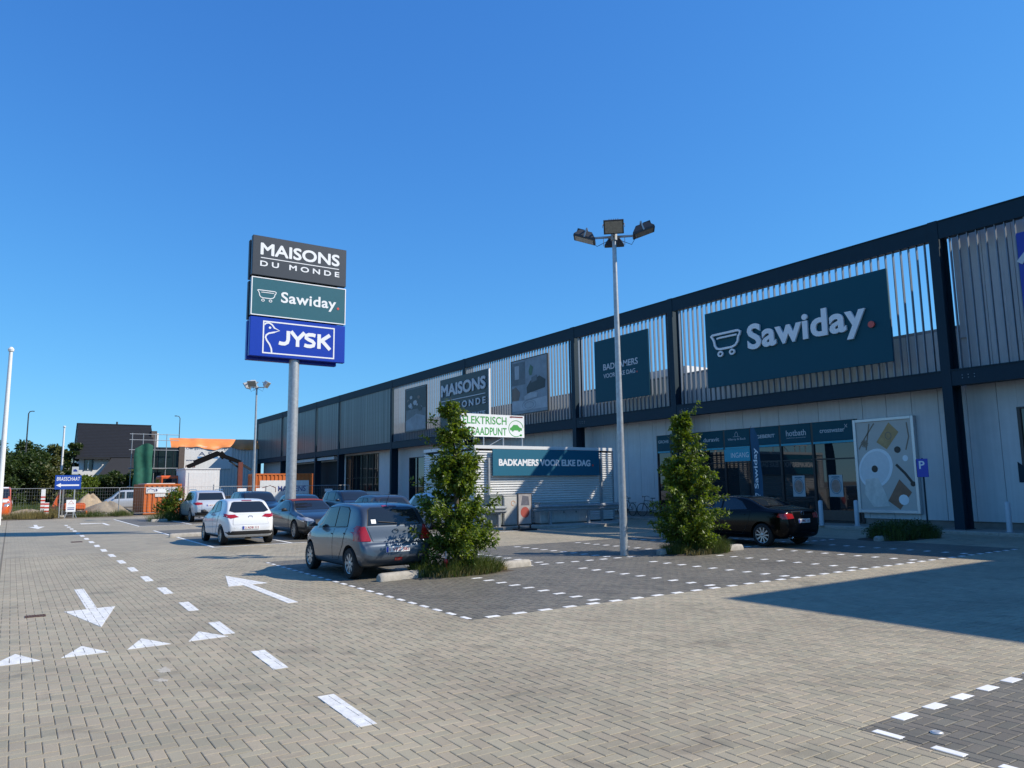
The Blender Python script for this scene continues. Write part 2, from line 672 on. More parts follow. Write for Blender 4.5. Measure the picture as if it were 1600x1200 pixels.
bays = setp(MB().box(5.36, 22.19, 9.08, 19.19, -0.02, -0.0085).build('parking_bay_paving', M_bed), kind='structure')
near_bay = setp(MB().box(5.38, 12.0, DY0, 3.40, -0.02, -0.0080).build('parking_bay_paving', M_bed), kind='structure')


def visible_rank(p):
    (x0, x1, y0, y1), _, _ = p
    x, y = (x0 + x1) / 2, (y0 + y1) / 2
    d = (x * 0.556 + y * 0.831)
    depth = x * 0.5524 + y * 0.8226 - 0.135 * EYE
    if depth < 0.5:
        return 1e9
    px = 800 + 1157 * (x * 0.831 - y * 0.5559 + 0.0129 * EYE) / depth
    py = 600 - 1157 * (-x * 0.065 - y * 0.1193 - 0.9907 * EYE) / depth
    if px < -10 or px > 1610 or py > 1210:
        return 1e8 + depth
    return depth


proto = {}
for kind, m in (('brown', M_brown), ('dark', M_dark)):
    ps = pieces[kind]
    ps.sort(key=visible_rank)
    cnt = {}
    stuff = {}
    for p in ps:
        (x0, x1, y0, y1), hor, full = p
        par = pavement if kind == 'brown' else (bays if y0 > 6 else near_bay)
        rk = visible_rank(p)
        lim = 300
        k = cnt.get(par.name, 0)
        if rk < 1e6 and k < lim:
            cnt[par.name] = k + 1
            w, d = round(x1 - x0, 4), round(y1 - y0, 4)
            if (kind, w, d) not in proto:
                mb = MB()
                paver_geo(mb, -w / 2, w / 2, -d / 2, d / 2, 0.0)
                me = fast_mesh(mb, 'brick')
                me.materials.append(m)
                proto[(kind, w, d)] = me
            o = bpy.data.objects.new('brick', proto[(kind, w, d)])
            C.objects.link(o)
            o.parent = par
            o.location = ((x0 + x1) / 2, (y0 + y1) / 2, random.uniform(-0.0012, 0.0012))
            o.rotation_euler = (random.uniform(-0.006, 0.006), random.uniform(-0.006, 0.006), 0)
        else:
            mb = stuff.setdefault(par.name, (MB(), par))[0]
            paver_geo(mb, x0, x1, y0, y1, random.uniform(-0.0012, 0.0012), random.uniform(-0.006, 0.006), random.uniform(-0.006, 0.006))
    for nm, (mb, par) in stuff.items():
        setp(link('bricks', fast_mesh(mb, 'bricks'), m, par), kind='stuff')

# far bays: sheets on the far paving
for (a, b, c, d) in FARDARK:
    setp(MB().box(a, b, c, d, -0.02, 0.004).build('parking_bay_paving', M_darkfar), kind='structure')

# ---- white pavers that mark the bays
_wp = {}


def white_brick(x, y, along_x, par, z=0.0025):
    key = along_x
    if key not in _wp:
        mb = MB()
        w, d = (0.22, 0.11) if along_x else (0.085, 0.22)
        paver_geo(mb, -w / 2, w / 2, -d / 2, d / 2, 0.0)
        me = fast_mesh(mb, 'white_brick')
        me.materials.append(M_wbrick)
        _wp[key] = me
    o = bpy.data.objects.new('white_brick', _wp[key])
    C.objects.link(o)
    o.parent = par
    o.location = (x, y, z)


DIV = [7.83, 10.55, 12.68, 15.0, 17.4, 19.8]
y = 9.26
while y < 19.0:
    white_brick(5.395, y, False, bays)
    y += 0.42
x = 5.75
while x < 22:
    white_brick(x, 9.125, True, bays)
    x += 0.46
for d in DIV:
    y = 9.40
    while y < 13.2:
        white_brick(d, y, True, bays)
        y += 0.45
    y = 14.65
    while y < 19.0:
        white_brick(d, y, True, bays)
        y += 0.45
x = 9.95
while x < 22:
    if not (13.5 < x < 17.0):
        white_brick(x, 14.22, True, bays)
    x += 0.45
x = 5.92
while x < 11.9:
    white_brick(x, 3.365, True, near_bay)
    x += 0.455
y = 3.21
while y > 1.0:
    white_brick(5.415, y, False, near_bay)
    y -= 0.425

# far bays marked by thin white lines
for fd, ys in ((0, (25.0, 31.0)), (1, (42.0, 47.5))):
    a, b, c, d = FARDARK[fd]
    mk = MB()
    mk.box(a - 0.03, a + 0.07, c, d, -0.01, 0.008)
    mk.box(a + 0.07, b, c, c + 0.1, -0.01, 0.008)
    x = a + 2.5
    while x < b:
        mk.box(x - 0.05, x + 0.05, c + 0.1, d, -0.01, 0.008)
        x += 2.5
    o = mk.build('bay_lines', M_white)
    setp(o, ['thin white bay lines around the white hatchback and the dark cabriolet', 'thin white bay lines at the far bays beside the light silver off-roader'][fd], 'road marking')

# ---- painted markings, split by the paver joints where pavers are built
brick_grid = {}
for (r, hor, full) in pieces['brown']:
    brick_grid.setdefault((int(r[0] // 0.5), int(r[2] // 0.5)), []).append(r)


def marking(name, poly, label, group=None, parent=None):
    mb = MB()
    xs, ys = [p[0] for p in poly], [p[1] for p in poly]
    if max(ys) < DY1 - 0.2 and min(xs) > DX0:
        for gx in range(int(min(xs) // 0.5) - 1, int(max(xs) // 0.5) + 2):
            for gy in range(int(min(ys) // 0.5) - 1, int(max(ys) // 0.5) + 2):
                for r in brick_grid.get((gx, gy), []):
                    e = 0.0034
                    q = clip_poly([(r[0] + e, r[2] + e), (r[1] - e, r[2] + e), (r[1] - e, r[3] - e), (r[0] + e, r[3] - e)], poly)
                    if len(q) >= 3:
                        mb.prism(q, -0.002, 0.004)
    else:
        mb.prism(poly, -0.002, 0.005)
    return mb


k = 0
lane_words = ['nearest', 'second nearest', 'third nearest', 'fourth nearest', 'fifth nearest', 'sixth nearest', 'seventh nearest', 'eighth nearest', 'ninth nearest', 'tenth nearest', 'eleventh nearest', 'twelfth nearest', 'thirteenth nearest', 'seventh farthest', 'sixth farthest', 'fifth farthest', 'fourth farthest', 'third farthest', 'second farthest', 'farthest', 'last']
yt = 6.65
while yt < 49:
    xl = 2.36 + 0.003 * (yt - 6.65)
    ln = 1.0
    sk = random.uniform(-0.012, 0.012)
    mb = marking('lane_dash', [(xl - 0.03 + sk, yt - ln), (xl + 0.12 + sk, yt - ln), (xl + 0.15, yt), (xl, yt)], '')
    o = mb.build('lane_dash', M_white)
    lab = 'white lane dash, the %s %s the viewer in the long dashed line' % (lane_words[k], 'from' if 'farthest' in lane_words[k] else 'to')
    setp(o, lab, 'road marking', 'white dashes of the lane line')
    k += 1
    yt += 2.235

tw = ['leftmost white give-way triangle, cut by the picture edge', 'second white give-way triangle from the left picture edge', 'third white give-way triangle from the left, below the down arrow', 'rightmost white give-way triangle, touching the dashed lane line']
for t, (a, b, cx, ya, yb) in enumerate([(-0.10, 0.385, 0.158, 9.80, 10.40), (0.576, 1.041, 0.813, 9.84, 10.43), (1.235, 1.704, 1.462, 9.88, 10.49), (1.905, 2.37, 2.137, 9.93, 10.53)]):
    setp(marking('t', [(a, ya), (b, ya + 0.03), (cx, yb)], '').build('give_way_triangle', M_white), tw[t], 'road marking', 'give-way triangles across the lane')

mb = marking('a', [(1.09, 13.6), (1.235, 13.6), (1.25, 16.35), (1.095, 16.35)], '')
for q in ([(0.79, 13.50), (1.13, 11.69), (1.49, 13.60)],):
    m2 = marking('a', q, '')
    mb.v += [v for v in []]
    k0 = len(mb.v)
    mb.v += m2.v
    mb.f += [[k0 + i for i in f] for f in m2.f]
    mb.mi += m2.mi
setp(mb.build('direction_arrow', M_white), 'white painted arrow pointing towards the viewer beside the rusty drain', 'road marking')
mb = marking('a', [(3.80, 12.17), (3.965, 12.17), (3.955, 14.93), (3.80, 14.93)], '')
m2 = marking('a', [(3.52, 14.90), (4.26, 14.96), (3.885, 16.75)], '')
k0 = len(mb.v)
mb.v += m2.v
mb.f += [[k0 + i for i in f] for f in m2.f]
mb.mi += m2.mi
setp(mb.build('direction_arrow', M_white), 'white painted arrow pointing away from the viewer, in front of the grey hatchback', 'road marking')
mb = MB().prism([(0.85, 45.9), (1.2, 43.3), (1.55, 45.9)], -0.002, 0.005).prism([(1.12, 45.9), (1.28, 45.9), (1.28, 48.6), (1.12, 48.6)], -0.002, 0.005)
setp(mb.build('direction_arrow', M_white), 'small far white arrow on the left, near the soil heaps', 'road marking')
mb = MB().prism([(4.3, 44.9), (4.46, 44.9), (4.46, 48.0), (4.3, 48.0)], -0.002, 0.005).prism([(3.3, 47.4), (4.3, 47.6), (4.3, 48.0), (3.3, 48.4)], -0.002, 0.005)
setp(mb.build('direction_arrow', M_white), 'small far white arrow with a bent shaft, right of the dashed line', 'road marking')

# gutter strip along the left edge
gs = MB()
gs.box(-0.115, -0.075, 7.0, 57.4, -0.02, 0.003)
setp(gs.build('gutter_strip', M_bed), kind='structure')

# drains and the metal disc
M_rust = mat('rusty_iron', (0.10, 0.055, 0.04), 0.8, metal=0.3, var=0.4, scale=30)
def drain(x0, x1, y0, y1, label):
    e = empty('drain_grate', ((x0 + x1) / 2, (y0 + y1) / 2, 0), label, 'drain')
    w, d = (x1 - x0) / 2, (y1 - y0) / 2
    f = MB().box(-w, w, -d, -d + 0.02, 0, 0.008).box(-w, w, d - 0.02, d, 0, 0.008).box(-w, -w + 0.02, -d + 0.02, d - 0.02, 0, 0.008).box(w - 0.02, w, -d + 0.02, d - 0.02, 0, 0.008).box(-w + 0.02, w - 0.02, -d + 0.02, d - 0.02, 0, 0.003)
    f.build('frame', M_rust, e)
    x = -w + 0.035
    while x < w - 0.03:
        MB().box(x, x + 0.016, -d + 0.02, d - 0.02, 0.003, 0.007).build('bar', M_rust, e)
        x += 0.034
drain(0.285, 0.545, 13.2, 13.41, 'rusty drain grate in the pavement left of the near white arrow')
drain(1.9, 2.25, 31.0, 31.5, 'far rusty drain grate just left of the dashed line')
disc = MB().lathe([(0.0, 0.012), (0.034, 0.012), (0.038, 0.008), (0.045, 0.006), (0.045, -0.002)], 24)
o = disc.build('survey_disc', mat('worn_metal', (0.55, 0.55, 0.53), 0.45, metal=0.6, var=0.25, scale=60), None, 30)
o.location = (5.72, 3.02, 0)
setp(o, 'small round metal disc set in the near dark bay', 'survey mark')

# pavement in front of the shops with kerb
M_walk = mat('sidewalk_concrete', (0.27, 0.235, 0.19), 0.9, var=0.2, scale=3, bump=0.2)
setp(MB().box(26.75, 28.9, -20, 60, -0.05, 0.095).build('sidewalk', M_walk), kind='structure')
kb = setp(MB().box(26.60, 26.75, -20, 60, -0.05, 0.04).build('kerb', M_conc), kind='structure')
yk = 8.0
_km = MB().box(-0.075, 0.075, -0.495, 0.495, 0.0, 0.11, 0.012).mesh('kerb_stone')
_km.materials.append(M_conc)
while yk < 34:
    o = bpy.data.objects.new('kerb_stone', _km); C.objects.link(o); o.parent = kb; o.location = (26.675, yk, 0)
    yk += 1.0


def kerb_beam(x0, y0, x1, y1, label, h=0.15, w=0.2):
    """rounded concrete wheel stop"""
    L = math.hypot(x1 - x0, y1 - y0)
    prof = [(-w / 2, 0), (-w / 2, h * 0.55), (-w * 0.42, h * 0.8), (-w * 0.22, h), (w * 0.22, h), (w * 0.42, h * 0.8), (w / 2, h * 0.55), (w / 2, 0)]
    mb = MB()
    st = [(0, 0.75), (0.03, 0.93), (0.10, 1.0), (L - 0.10, 1.0), (L - 0.03, 0.93), (L, 0.75)]
    vs, fs = [], []
    for (t, s) in st:
        for (a, b) in prof:
            vs.append((t, a * s, b * s))
    n = len(prof)
    for i in range(len(st) - 1):
        for k in range(n - 1):
            fs.append((i * n + k, i * n + k + 1, (i + 1) * n + k + 1, (i + 1) * n + k))
    fs.append(tuple(range(n)))
    fs.append(tuple(range((len(st) - 1) * n, len(st) * n))[::-1])
    mb.add(vs, fs)
    o = mb.build('wheel_stop', M_conc, None, 40)
    o.location = (x0, y0, 0)
    o.rotation_euler = (0, 0, math.atan2(y1 - y0, x1 - x0))
    setp(o, label, 'wheel stop', 'rounded concrete wheel stops')


kerb_beam(6.05, 13.75, 7.5, 13.98, 'concrete wheel stop behind the grey hatchback, left of the near tree')
kerb_beam(8.6, 14.05, 9.95, 14.2, 'concrete wheel stop to the right of the near tree')
kerb_beam(13.95, 14.1, 14.75, 14.1, 'short concrete wheel stop left of the tree by the black sedan')
kerb_beam(15.7, 13.75, 16.75, 13.75, 'concrete wheel stop right of the tree by the black sedan')
kerb_beam(5.15, 31.4, 7.2, 31.4, 'concrete wheel stop ahead of the white hatchback')
kerb_beam(6.75, 47.2, 7.6, 47.2, 'small far concrete wheel stop beside the young shrub')
kerb_beam(21.9, 12.9, 23.3, 12.9, 'concrete wheel stop in the shade before the low hedge')

# pale dried splashes on the paving left of the lane line
random.seed(77)
M_spl = mat('dried_splash', (0.40, 0.365, 0.30), 0.85, var=0.30, scale=40)
for k, (x, y, r_, lab) in enumerate(((1.42, 8.55, 0.10, 'pale dried splash on the paving, the upper of two spots below the triangles'), (1.33, 8.12, 0.075, 'pale dried splash on the paving, just below the larger splash'))):
    mb = MB()
    ph = [random.uniform(0, 6) for _ in range(4)]
    rad = [r_ * max(0.15, 0.7 + 0.14 * math.sin(2 * t * PI / 20 + ph[0]) + 0.10 * math.sin(5 * t * PI / 20 + ph[1]) + random.gauss(0, 0.10)) for t in range(40)]
    mb.prism([(x + rad[t] * math.cos(t * PI / 20), y + 1.4 * rad[t] * math.sin(t * PI / 20)) for t in range(40)], 0.0005, 0.0022)
    setp(mb.build('paint_splash', M_spl), lab, 'stain', 'pale splashes on the paving')
# ================================================================ the retail building
XS, XW = 27.5, 28.6
M_navy = mat('anthracite_steel', (0.003, 0.024, 0.040), 0.6, var=0.10, scale=3, streak=0.08, spec=0.3)
M_slat = mat('slat_aluminium', (0.19, 0.215, 0.245), 0.38, metal=0.35, var=0.08, scale=4)
M_slatpan = mat('glossy_slat_panel', (0.25, 0.26, 0.25), 0.30, metal=0.30, var=0.06, scale=2, island=0.28)
M_clad = mat('pale_cladding', (0.54, 0.56, 0.56), 0.5, var=0.06, scale=2, streak=0.10, island=0.04)
M_greycl = mat('grey_cladding', (0.30, 0.30, 0.30), 0.5, var=0.06, scale=2, streak=0.08)
M_glass = mat('shop_glass', (0.012, 0.017, 0.020), 0.02, var=0.0, spec=0.9)
M_frame = mat('window_frame_dark', (0.02, 0.022, 0.025), 0.4, var=0)
M_teal = mat('petrol_sign', (0.0005, 0.066, 0.096), 0.55, var=0.04, scale=1, spec=0.25)
M_tealdk = mat('petrol_board', (0.0005, 0.058, 0.084), 0.55, var=0.04, scale=1, spec=0.25)
M_cyan = mat('turquoise_strip', (0.02, 0.32, 0.42), 0.4, var=0)
M_let = mat('white_lettering', (0.78, 0.78, 0.77), 0.45, var=0)
M_letgrey = mat('grey_lettering', (0.52, 0.54, 0.56), 0.45, var=0)
M_red = mat('red_dot', (0.60, 0.08, 0.06), 0.4, var=0)
M_roof = mat('roof_membrane', (0.30, 0.30, 0.30), 0.8, var=0.2)
M_plinth = mat('concrete_plinth', (0.20, 0.185, 0.16), 0.85, var=0.2, scale=4)
M_inside = mat('dark_interior', (0.015, 0.015, 0.017), 0.8, var=0.3)

bld = empty('retail_building', (XW, 50, 0), 'long anthracite retail building with vertical slat screen on tall columns', 'building')


def bpart(mb, name, m, parent=bld, smooth=None):
    o = mb.build(name, m, None, smooth)
    o.parent = parent
    o.matrix_parent_inverse = parent.matrix_basis.inverted() if parent is bld else Matrix()
    return o


def bp(mb, name, m, smooth=None):
    """part of the building, given in world coordinates"""
    mb.v = [Vector(p) - Vector((XW, 50, 0)) for p in mb.v]
    return mb.build(name, m, bld, smooth)


# openings in the front wall: y0,y1,z0,z1
OPEN = [(17.30, 28.70, 0.12, 4.34), (55.8, 58.7, 0.3, 4.3), (65.2, 73.5, 1.39, 5.0), (75.0, 90.0, 0.1, 4.6), (9.4, 11.37, 1.9, 4.27)]
COLS = [13.1, 26.32, 34.35, 47.35, 60.15, 72.9, 79.9, 92.4, 103.8]
# core volume and roofs
bp(MB().box(28.75, 60, 12.4, 104, 0, 7.35), 'main_hall', M_greycl)
bp(MB().box(28.62, 60.1, 12.42, 104.1, 7.35, 7.46), 'roof_edge', M_greycl)
bp(MB().box(28.9, 60, -20, 12.38, 0, 11.1), 'tall_hall', M_greycl)
bp(MB().box(20.05, 28.88, -20, -0.27, 0, 11.2), 'projecting_wing', M_greycl)
bp(MB().box(31.0, 33.4, 28.6, 36.0, 7.46, 8.35), 'rooftop_unit', mat('white_sheet', (0.72, 0.72, 0.70), 0.5, var=0.06))
# plinth
bp(MB().box(28.66, 28.75, 8.0, 103.9, 0.0, 0.32), 'plinth', M_plinth)
# wall panels
y = 8.0
while y < 104.0:
    segs = [(0.33, 7.34)] if y > 12.3 else [(0.33, 11.05)]
    ya, yb = y + 0.006, min(y + 1.0, 103.99) - 0.006
    rects = [(ya, yb, segs[0][0], segs[0][1])]
    for (a, b, c, d) in OPEN:
        nr = []
        for (p, q, r, s) in rects:
            if q <= a or p >= b or s <= c or r >= d:
                nr.append((p, q, r, s))
                continue
            if p < a: nr.append((p, a, r, s))
            if q > b: nr.append((b, q, r, s))
            mp, mq = max(p, a), min(q, b)
            if r < c - 0.02: nr.append((mp, mq, r, c))
            if s > d: nr.append((mp, mq, d, s))
        rects = nr
    for (p, q, r, s) in rects:
        if q - p > 0.03 and s - r > 0.03:
            bp(MB().box(XW, XW + 0.06, p, q, r, s, 0.008), 'wall_panel', M_clad)
    y += 1.0
# beams between the columns
ys = [9.0] + COLS
segs = [(8.0, COLS[0])] + list(zip(COLS, COLS[1:]))
for (a, b) in segs:
    up = MB()
    up.box(XS, XS + 0.28, a + 0.175, b - 0.175, 10.56, 11.16).box(XS - 0.03, XS + 0.31, a + 0.175, b - 0.175, 11.16, 11.20)
    up.box(XS, XS + 0.28, a + 0.175, b - 0.175, 10.52, 10.56)
    bp(up, 'top_beam', M_navy)
    lo = MB().box(XS, XS + 0.30, a + 0.175, b - 0.175, 5.12, 5.66).box(XS - 0.03, XS + 0.33, a + 0.175, b - 0.175, 5.66, 5.70)
    bp(lo, 'lower_beam', M_navy)
    bp(MB().box(XS + 0.331, XW - 0.005, a + 0.175, b - 0.175, 5.20, 5.30), 'walkway_soffit', M_navy)
for c in COLS:
    mb = MB().box(XS - 0.02, XS + 0.02, c - 0.17, c + 0.17, 0.09, 11.22).box(XS + 0.02, XS + 0.60, c - 0.02, c + 0.02, 0.09, 11.20).box(XS + 0.60, XS + 0.64, c - 0.17, c + 0.17, 0.09, 11.20)
    mb.box(XS - 0.02, XS + 0.66, c - 0.2, c - 0.171, 0.095, 0.12)
    bp(mb, 'column', M_navy)
# bolt heads on the lower beam
for c in COLS[:3]:
    for k in range(3):
        for j in range(2):
            bp(MB().box(XS - 0.012, XS - 0.001, c - 0.55 - k * 0.2, c - 0.53 - k * 0.2, 5.35 + j * 0.1, 5.37 + j * 0.1), 'bolt', M_letgrey)
# slats
sl = MB().box(0, 0.12, -0.016, 0.016, 5.701, 10.519).mesh('slat')
sl.materials.append(M_slat)
y = 8.4
while y < 60.0:
    if all(abs(y - c) > 0.23 for c in COLS):
        o = bpy.data.objects.new('slat', sl); C.objects.link(o); o.parent = bld
        o.location = (XS + 0.06 - XW, y - 50, 0)
    y += 0.30
pn = MB().box(0.0, 0.03, -0.150, 0.150, 5.701, 10.519).box(-0.03, 0.0, -0.125, -0.055, 5.701, 10.519).box(-0.03, 0.0, 0.035, 0.105, 5.701, 10.519).mesh('facade_panel')
pn.materials.append(M_slatpan)
y = 60.5
while y < 103.6:
    if all(abs(y - c) > 0.33 for c in COLS):
        o = bpy.data.objects.new('facade_panel', pn); C.objects.link(o); o.parent = bld
        o.location = (XS + 0.09 - XW, y - 50, 0)
        o.rotation_euler = (0, 0, random.uniform(-0.012, 0.012))
    y += 0.30
# shop front
shop = MB()
WY = [17.30, 19.37, 20.99, 22.60, 24.16, 25.7, 27.68, 28.70]
bp(MB().box(XW + 0.30, XW + 0.34, 17.3, 28.7, 0.1, 4.34), 'shop_interior', M_inside)
M_shopin = mat('shop_display', (0.10, 0.085, 0.06), 0.7, var=0.5, scale=2)
for a, b in zip(WY, WY[1:]):
    w = MB().box(XW + 0.05, XW + 0.07, a + 0.05, b - 0.05, 0.18, 3.40)
    pane = bp(w, 'window', M_glass)
    fr = MB().box(XW - 0.01, XW + 0.10, a - 0.05, a + 0.05, 0.12, 4.34).box(XW + 0.0, XW + 0.09, a + 0.05, b - 0.05, 0.12, 0.18).box(XW + 0.02, XW + 0.08, a + 0.05, b - 0.05, 2.72, 2.78)
    bp(fr, 'window_frame', M_frame)
    bp(MB().box(XW - 0.02, XW + 0.08, a + 0.055, b - 0.055, 3.52, 4.33), 'brand_panel', M_teal)
    bp(MB().box(XW - 0.03, XW + 0.08, a + 0.055, b - 0.055, 3.41, 3.50), 'light_strip', M_cyan)
bp(MB().box(XW - 0.01, XW + 0.10, 28.65, 28.72, 0.12, 4.34), 'window_frame', M_frame)
FB = frame((XW - 0.022 - XW, -50, 0), (0, -1, 0))
def brand(txt, yc, w, z0, z1, m=M_letgrey, bold=0.01, sp=1.0):
    text_parts('brand_lettering', txt, FB, -yc - w / 2, -yc + w / 2, z0, z1, m, bld, 0.004, bold, sp)
brand('crosswater', 18.4, 1.15, 3.86, 4.02)
bp(MB(frame((XW - 0.022, 0, 0), (0, -1, 0))).ribbon([(-17.82, 4.02), (-17.70, 4.16)], 0.02, 0, 0.004).ribbon([(-17.70, 4.02), (-17.82, 4.16)], 0.02, 0, 0.004), 'brand_mark', M_letgrey)
brand('hotbath', 20.15, 1.0, 3.82, 4.08)
brand('bathroom accessories', 20.15, 0.95, 3.72, 3.765, bold=0)
brand('GEBERIT', 21.75, 1.0, 3.82, 3.98, bold=0.02)
brand('Villeroy & Boch', 23.4, 1.05, 3.78, 3.92, bold=0)
bp(MB(frame((XW - 0.022, 0, 0), (0, -1, 0))).ribbon([(-23.48, 4.0), (-23.48, 4.12), (-23.40, 4.22), (-23.32, 4.12), (-23.32, 4.0)], 0.02, 0, 0.004).ribbon([(-23.6, 3.98), (-23.2, 3.98)], 0.015, 0, 0.004), 'brand_mark', M_letgrey)
brand('duravit', 24.95, 1.0, 3.82, 4.02)
brand('GROHE', 28.2, 0.75, 3.92, 4.08)
# entrance board
bp(MB().box(XW - 0.05, XW + 0.045, 22.65, 24.15, 2.81, 3.40), 'entrance_board', M_cyan)
text_parts('brand_lettering', 'INGANG', frame((-0.052, -50, 0), (0, -1, 0)), -23.75, -22.72, 2.98, 3.22, M_let, bld, 0.004, 0.0)
# small posters on the glass
M_postA = mat('pale_poster', (0.42, 0.44, 0.44), 0.6, var=0.1)
M_postB = mat('poster_pink', (0.35, 0.22, 0.17), 0.6, var=0.4, scale=6)
M_postC = mat('poster_blue', (0.10, 0.17, 0.22), 0.6, var=0.3, scale=6)
for (a, b) in ((19.9, 20.51), (18.12, 18.74)):
    p = bp(MB().box(XW + 0.035, XW + 0.049, a, b, 1.17, 2.08), 'window_poster', M_postA)
    c_ = (a + b) / 2
    MB(frame((-XW + XW + 0.034, -50, 0), (0, -1, 0))).prism([(-c_ + 0.20 * math.cos(t * PI / 8), 1.62 + 0.27 * math.sin(t * PI / 8)) for t in range(16)], 0, 0.006).build('print', M_postB, p)
    MB(frame((0.034, -50, 0), (0, -1, 0))).ribbon([(-c_ + 0.24 * math.cos(t * PI / 8), 1.62 + 0.32 * math.sin(t * PI / 8)) for t in range(16)], 0.03, 0, 0.004, True).build('print', M_postC, p)
    MB(frame((0.034, -50, 0), (0, -1, 0))).prism([(-c_ - 0.18, 1.97), (-c_ + 0.18, 1.97), (-c_ + 0.18, 2.02), (-c_ - 0.18, 2.02)], 0, 0.005).build('print', M_postC, p)
# things standing inside behind the glass are only hinted: low display in the right pane
bp(MB().box(XW + 0.02, XW + 0.045, 17.45, 19.2, 0.2, 0.62), 'window_decal', mat('brown_decal', (0.11, 0.075, 0.055), 0.6, var=0.15))
# left openings
for (a, b, c, d, nm) in ((55.8, 58.7, 0.3, 4.3, 2), (65.2, 73.5, 1.39, 5.0, 6), (9.4, 11.37, 1.9, 4.27, 1)):
    bp(MB().box(XW + 0.22, XW + 0.26, a, b, c, d), 'shop_interior', M_inside)
    n_ = nm
    for k in range(n_):
        p, q = a + (b - a) * k / n_, a + (b - a) * (k + 1) / n_
        bp(MB().box(XW + 0.06, XW + 0.08, p + 0.05, q - 0.05, c + 0.06, d - 0.06), 'window', M_glass)
        bp(MB().box(XW - 0.01, XW + 0.10, p - 0.05, p + 0.05, c, d).box(XW, XW + 0.09, p + 0.05, q - 0.05, c, c + 0.06).box(XW, XW + 0.09, p + 0.05, q - 0.05, d - 0.06, d).box(XW + 0.02, XW + 0.085, p + 0.05, q - 0.05, c + (d - c) * 0.36, c + (d - c) * 0.36 + 0.05), 'window_frame', M_frame)
    bp(MB().box(XW - 0.01, XW + 0.10, b - 0.05, b + 0.05, c, d), 'window_frame', M_frame)
bp(MB().box(XW + 0.10, XW + 0.14, 75.0, 90.0, 0.1, 4.6), 'loading_opening', M_inside)
bp(MB().box(XW - 0.9, XW - 0.01, 74.6, 91.0, 4.72, 5.02), 'canopy', M_clad)
# vertical banner beside the left window
p = bp(MB().box(XW - 0.03, XW - 0.004, 73.75, 74.9, 1.0, 4.7), 'wall_banner', M_let)
text_parts('brand_lettering', 'FRIGGE', frame((-0.032, 74.55 - 50, 0), (0, 0, 1), (0, 1, 0)), 1.3, 4.3, -0.3, 0.25, M_inside, bld, 0.004, 0.03)
# dark triangle plate far right
bp(MB(frame((XW - 0.012, 0, 0), (0, -1, 0))).prism([(-11.55, 1.7), (-9.6, 1.7), (-9.6, 1.95), (-11.2, 2.1), (-11.55, 2.4)], 0, 0.01), 'wall_sign', M_navy)
# floodlight on the roof edge
bp(MB().box(28.50, 28.62, 12.75, 13.0, 6.95, 7.08), 'flood_light', M_letgrey)

# ---------------------------------------------------------------- signs on the screen
def board(name, label, y0, y1, z0, z1, x, m, thick=0.08, rim=None):
    e = empty(name, (x, (y0 + y1) / 2, z0), label, 'sign')
    w, h = (y1 - y0) / 2, z1 - z0
    MB().box(0, thick, -w, w, 0, h, 0.006).build('panel', m, e)
    for s in (-0.6, 0.6):                                     # brackets to the slats
        MB().box(thick, XS + 0.06 - x, s * w - 0.03, s * w + 0.03, h * 0.15, h * 0.2).build('bracket', M_navy, e)
        MB().box(thick, XS + 0.06 - x, s * w - 0.03, s * w + 0.03, h * 0.8, h * 0.85).build('bracket', M_navy, e)
    if rim:
        MB().box(-0.02, thick + 0.005, -w - 0.05, -w + 0.001, -0.05, h + 0.05).box(-0.02, thick + 0.005, w - 0.001, w + 0.05, -0.05, h + 0.05).box(-0.02, thick + 0.005, -w, w, h - 0.001, h + 0.05).box(-0.02, thick + 0.005, -w, w, -0.05, 0.001).build('frame', rim, e)
    return e, frame((-0.001, (y0 + y1) / 2 * 0, 0), (0, -1, 0)), (y0 + y1) / 2, z0


def cart(mb, x0, y0, w, h, t, z0, z1):
    """bath tub on wheels, outlined"""
    P = lambda a, b: (x0 + a * w, y0 + b * h)
    mb.ribbon([P(0, 0.97), P(0.05, 1.0), P(0.92, 1.0), P(1.0, 0.93), P(0.97, 0.80), P(0.93, 0.72), P(0.90, 0.50), P(0.82, 0.36), P(0.70, 0.30), P(0.30, 0.30), P(0.18, 0.36), P(0.12, 0.50), P(0.10, 0.70), P(0.06, 0.84)], t, z0, z1, True)
    mb.ribbon([P(0.20, 0.80), P(0.30, 0.82), P(0.88, 0.82)], t * 0.8, z0, z1)
    for cx in (0.30, 0.70):
        mb.ribbon([(x0 + cx * w + 0.075 * w * math.cos(k * PI / 6), y0 + 0.08 * h + 0.10 * h * math.sin(k * PI / 6)) for k in range(12)], t * 0.8, z0, z1, True)


e, Fm, yc, zc = board('store_sign', 'large petrol Sawiday sign with raised white letters on the slat screen', 14.82, 23.82, 6.27, 9.87, 27.25, M_teal)
text_parts('letter', 'Sawiday', Fm, -(21.33 - yc), -(15.72 - yc), 7.36 - zc, 8.86 - zc, M_let, e, 0.09, 0.028, 1.06, z=0.02, split=True)
mb = MB(Fm); cart(mb, -(23.42 - yc), 7.70 - zc, 1.70, 1.03, 0.10, 0.02, 0.10); mb.build('tub_logo', M_let, e)
MB(Fm).prism([(-(15.52 - yc) + 0.13 * math.cos(k * PI / 8), 7.80 - zc + 0.13 * math.sin(k * PI / 8)) for k in range(16)], 0.02, 0.1).build('red_dot', M_red, e)

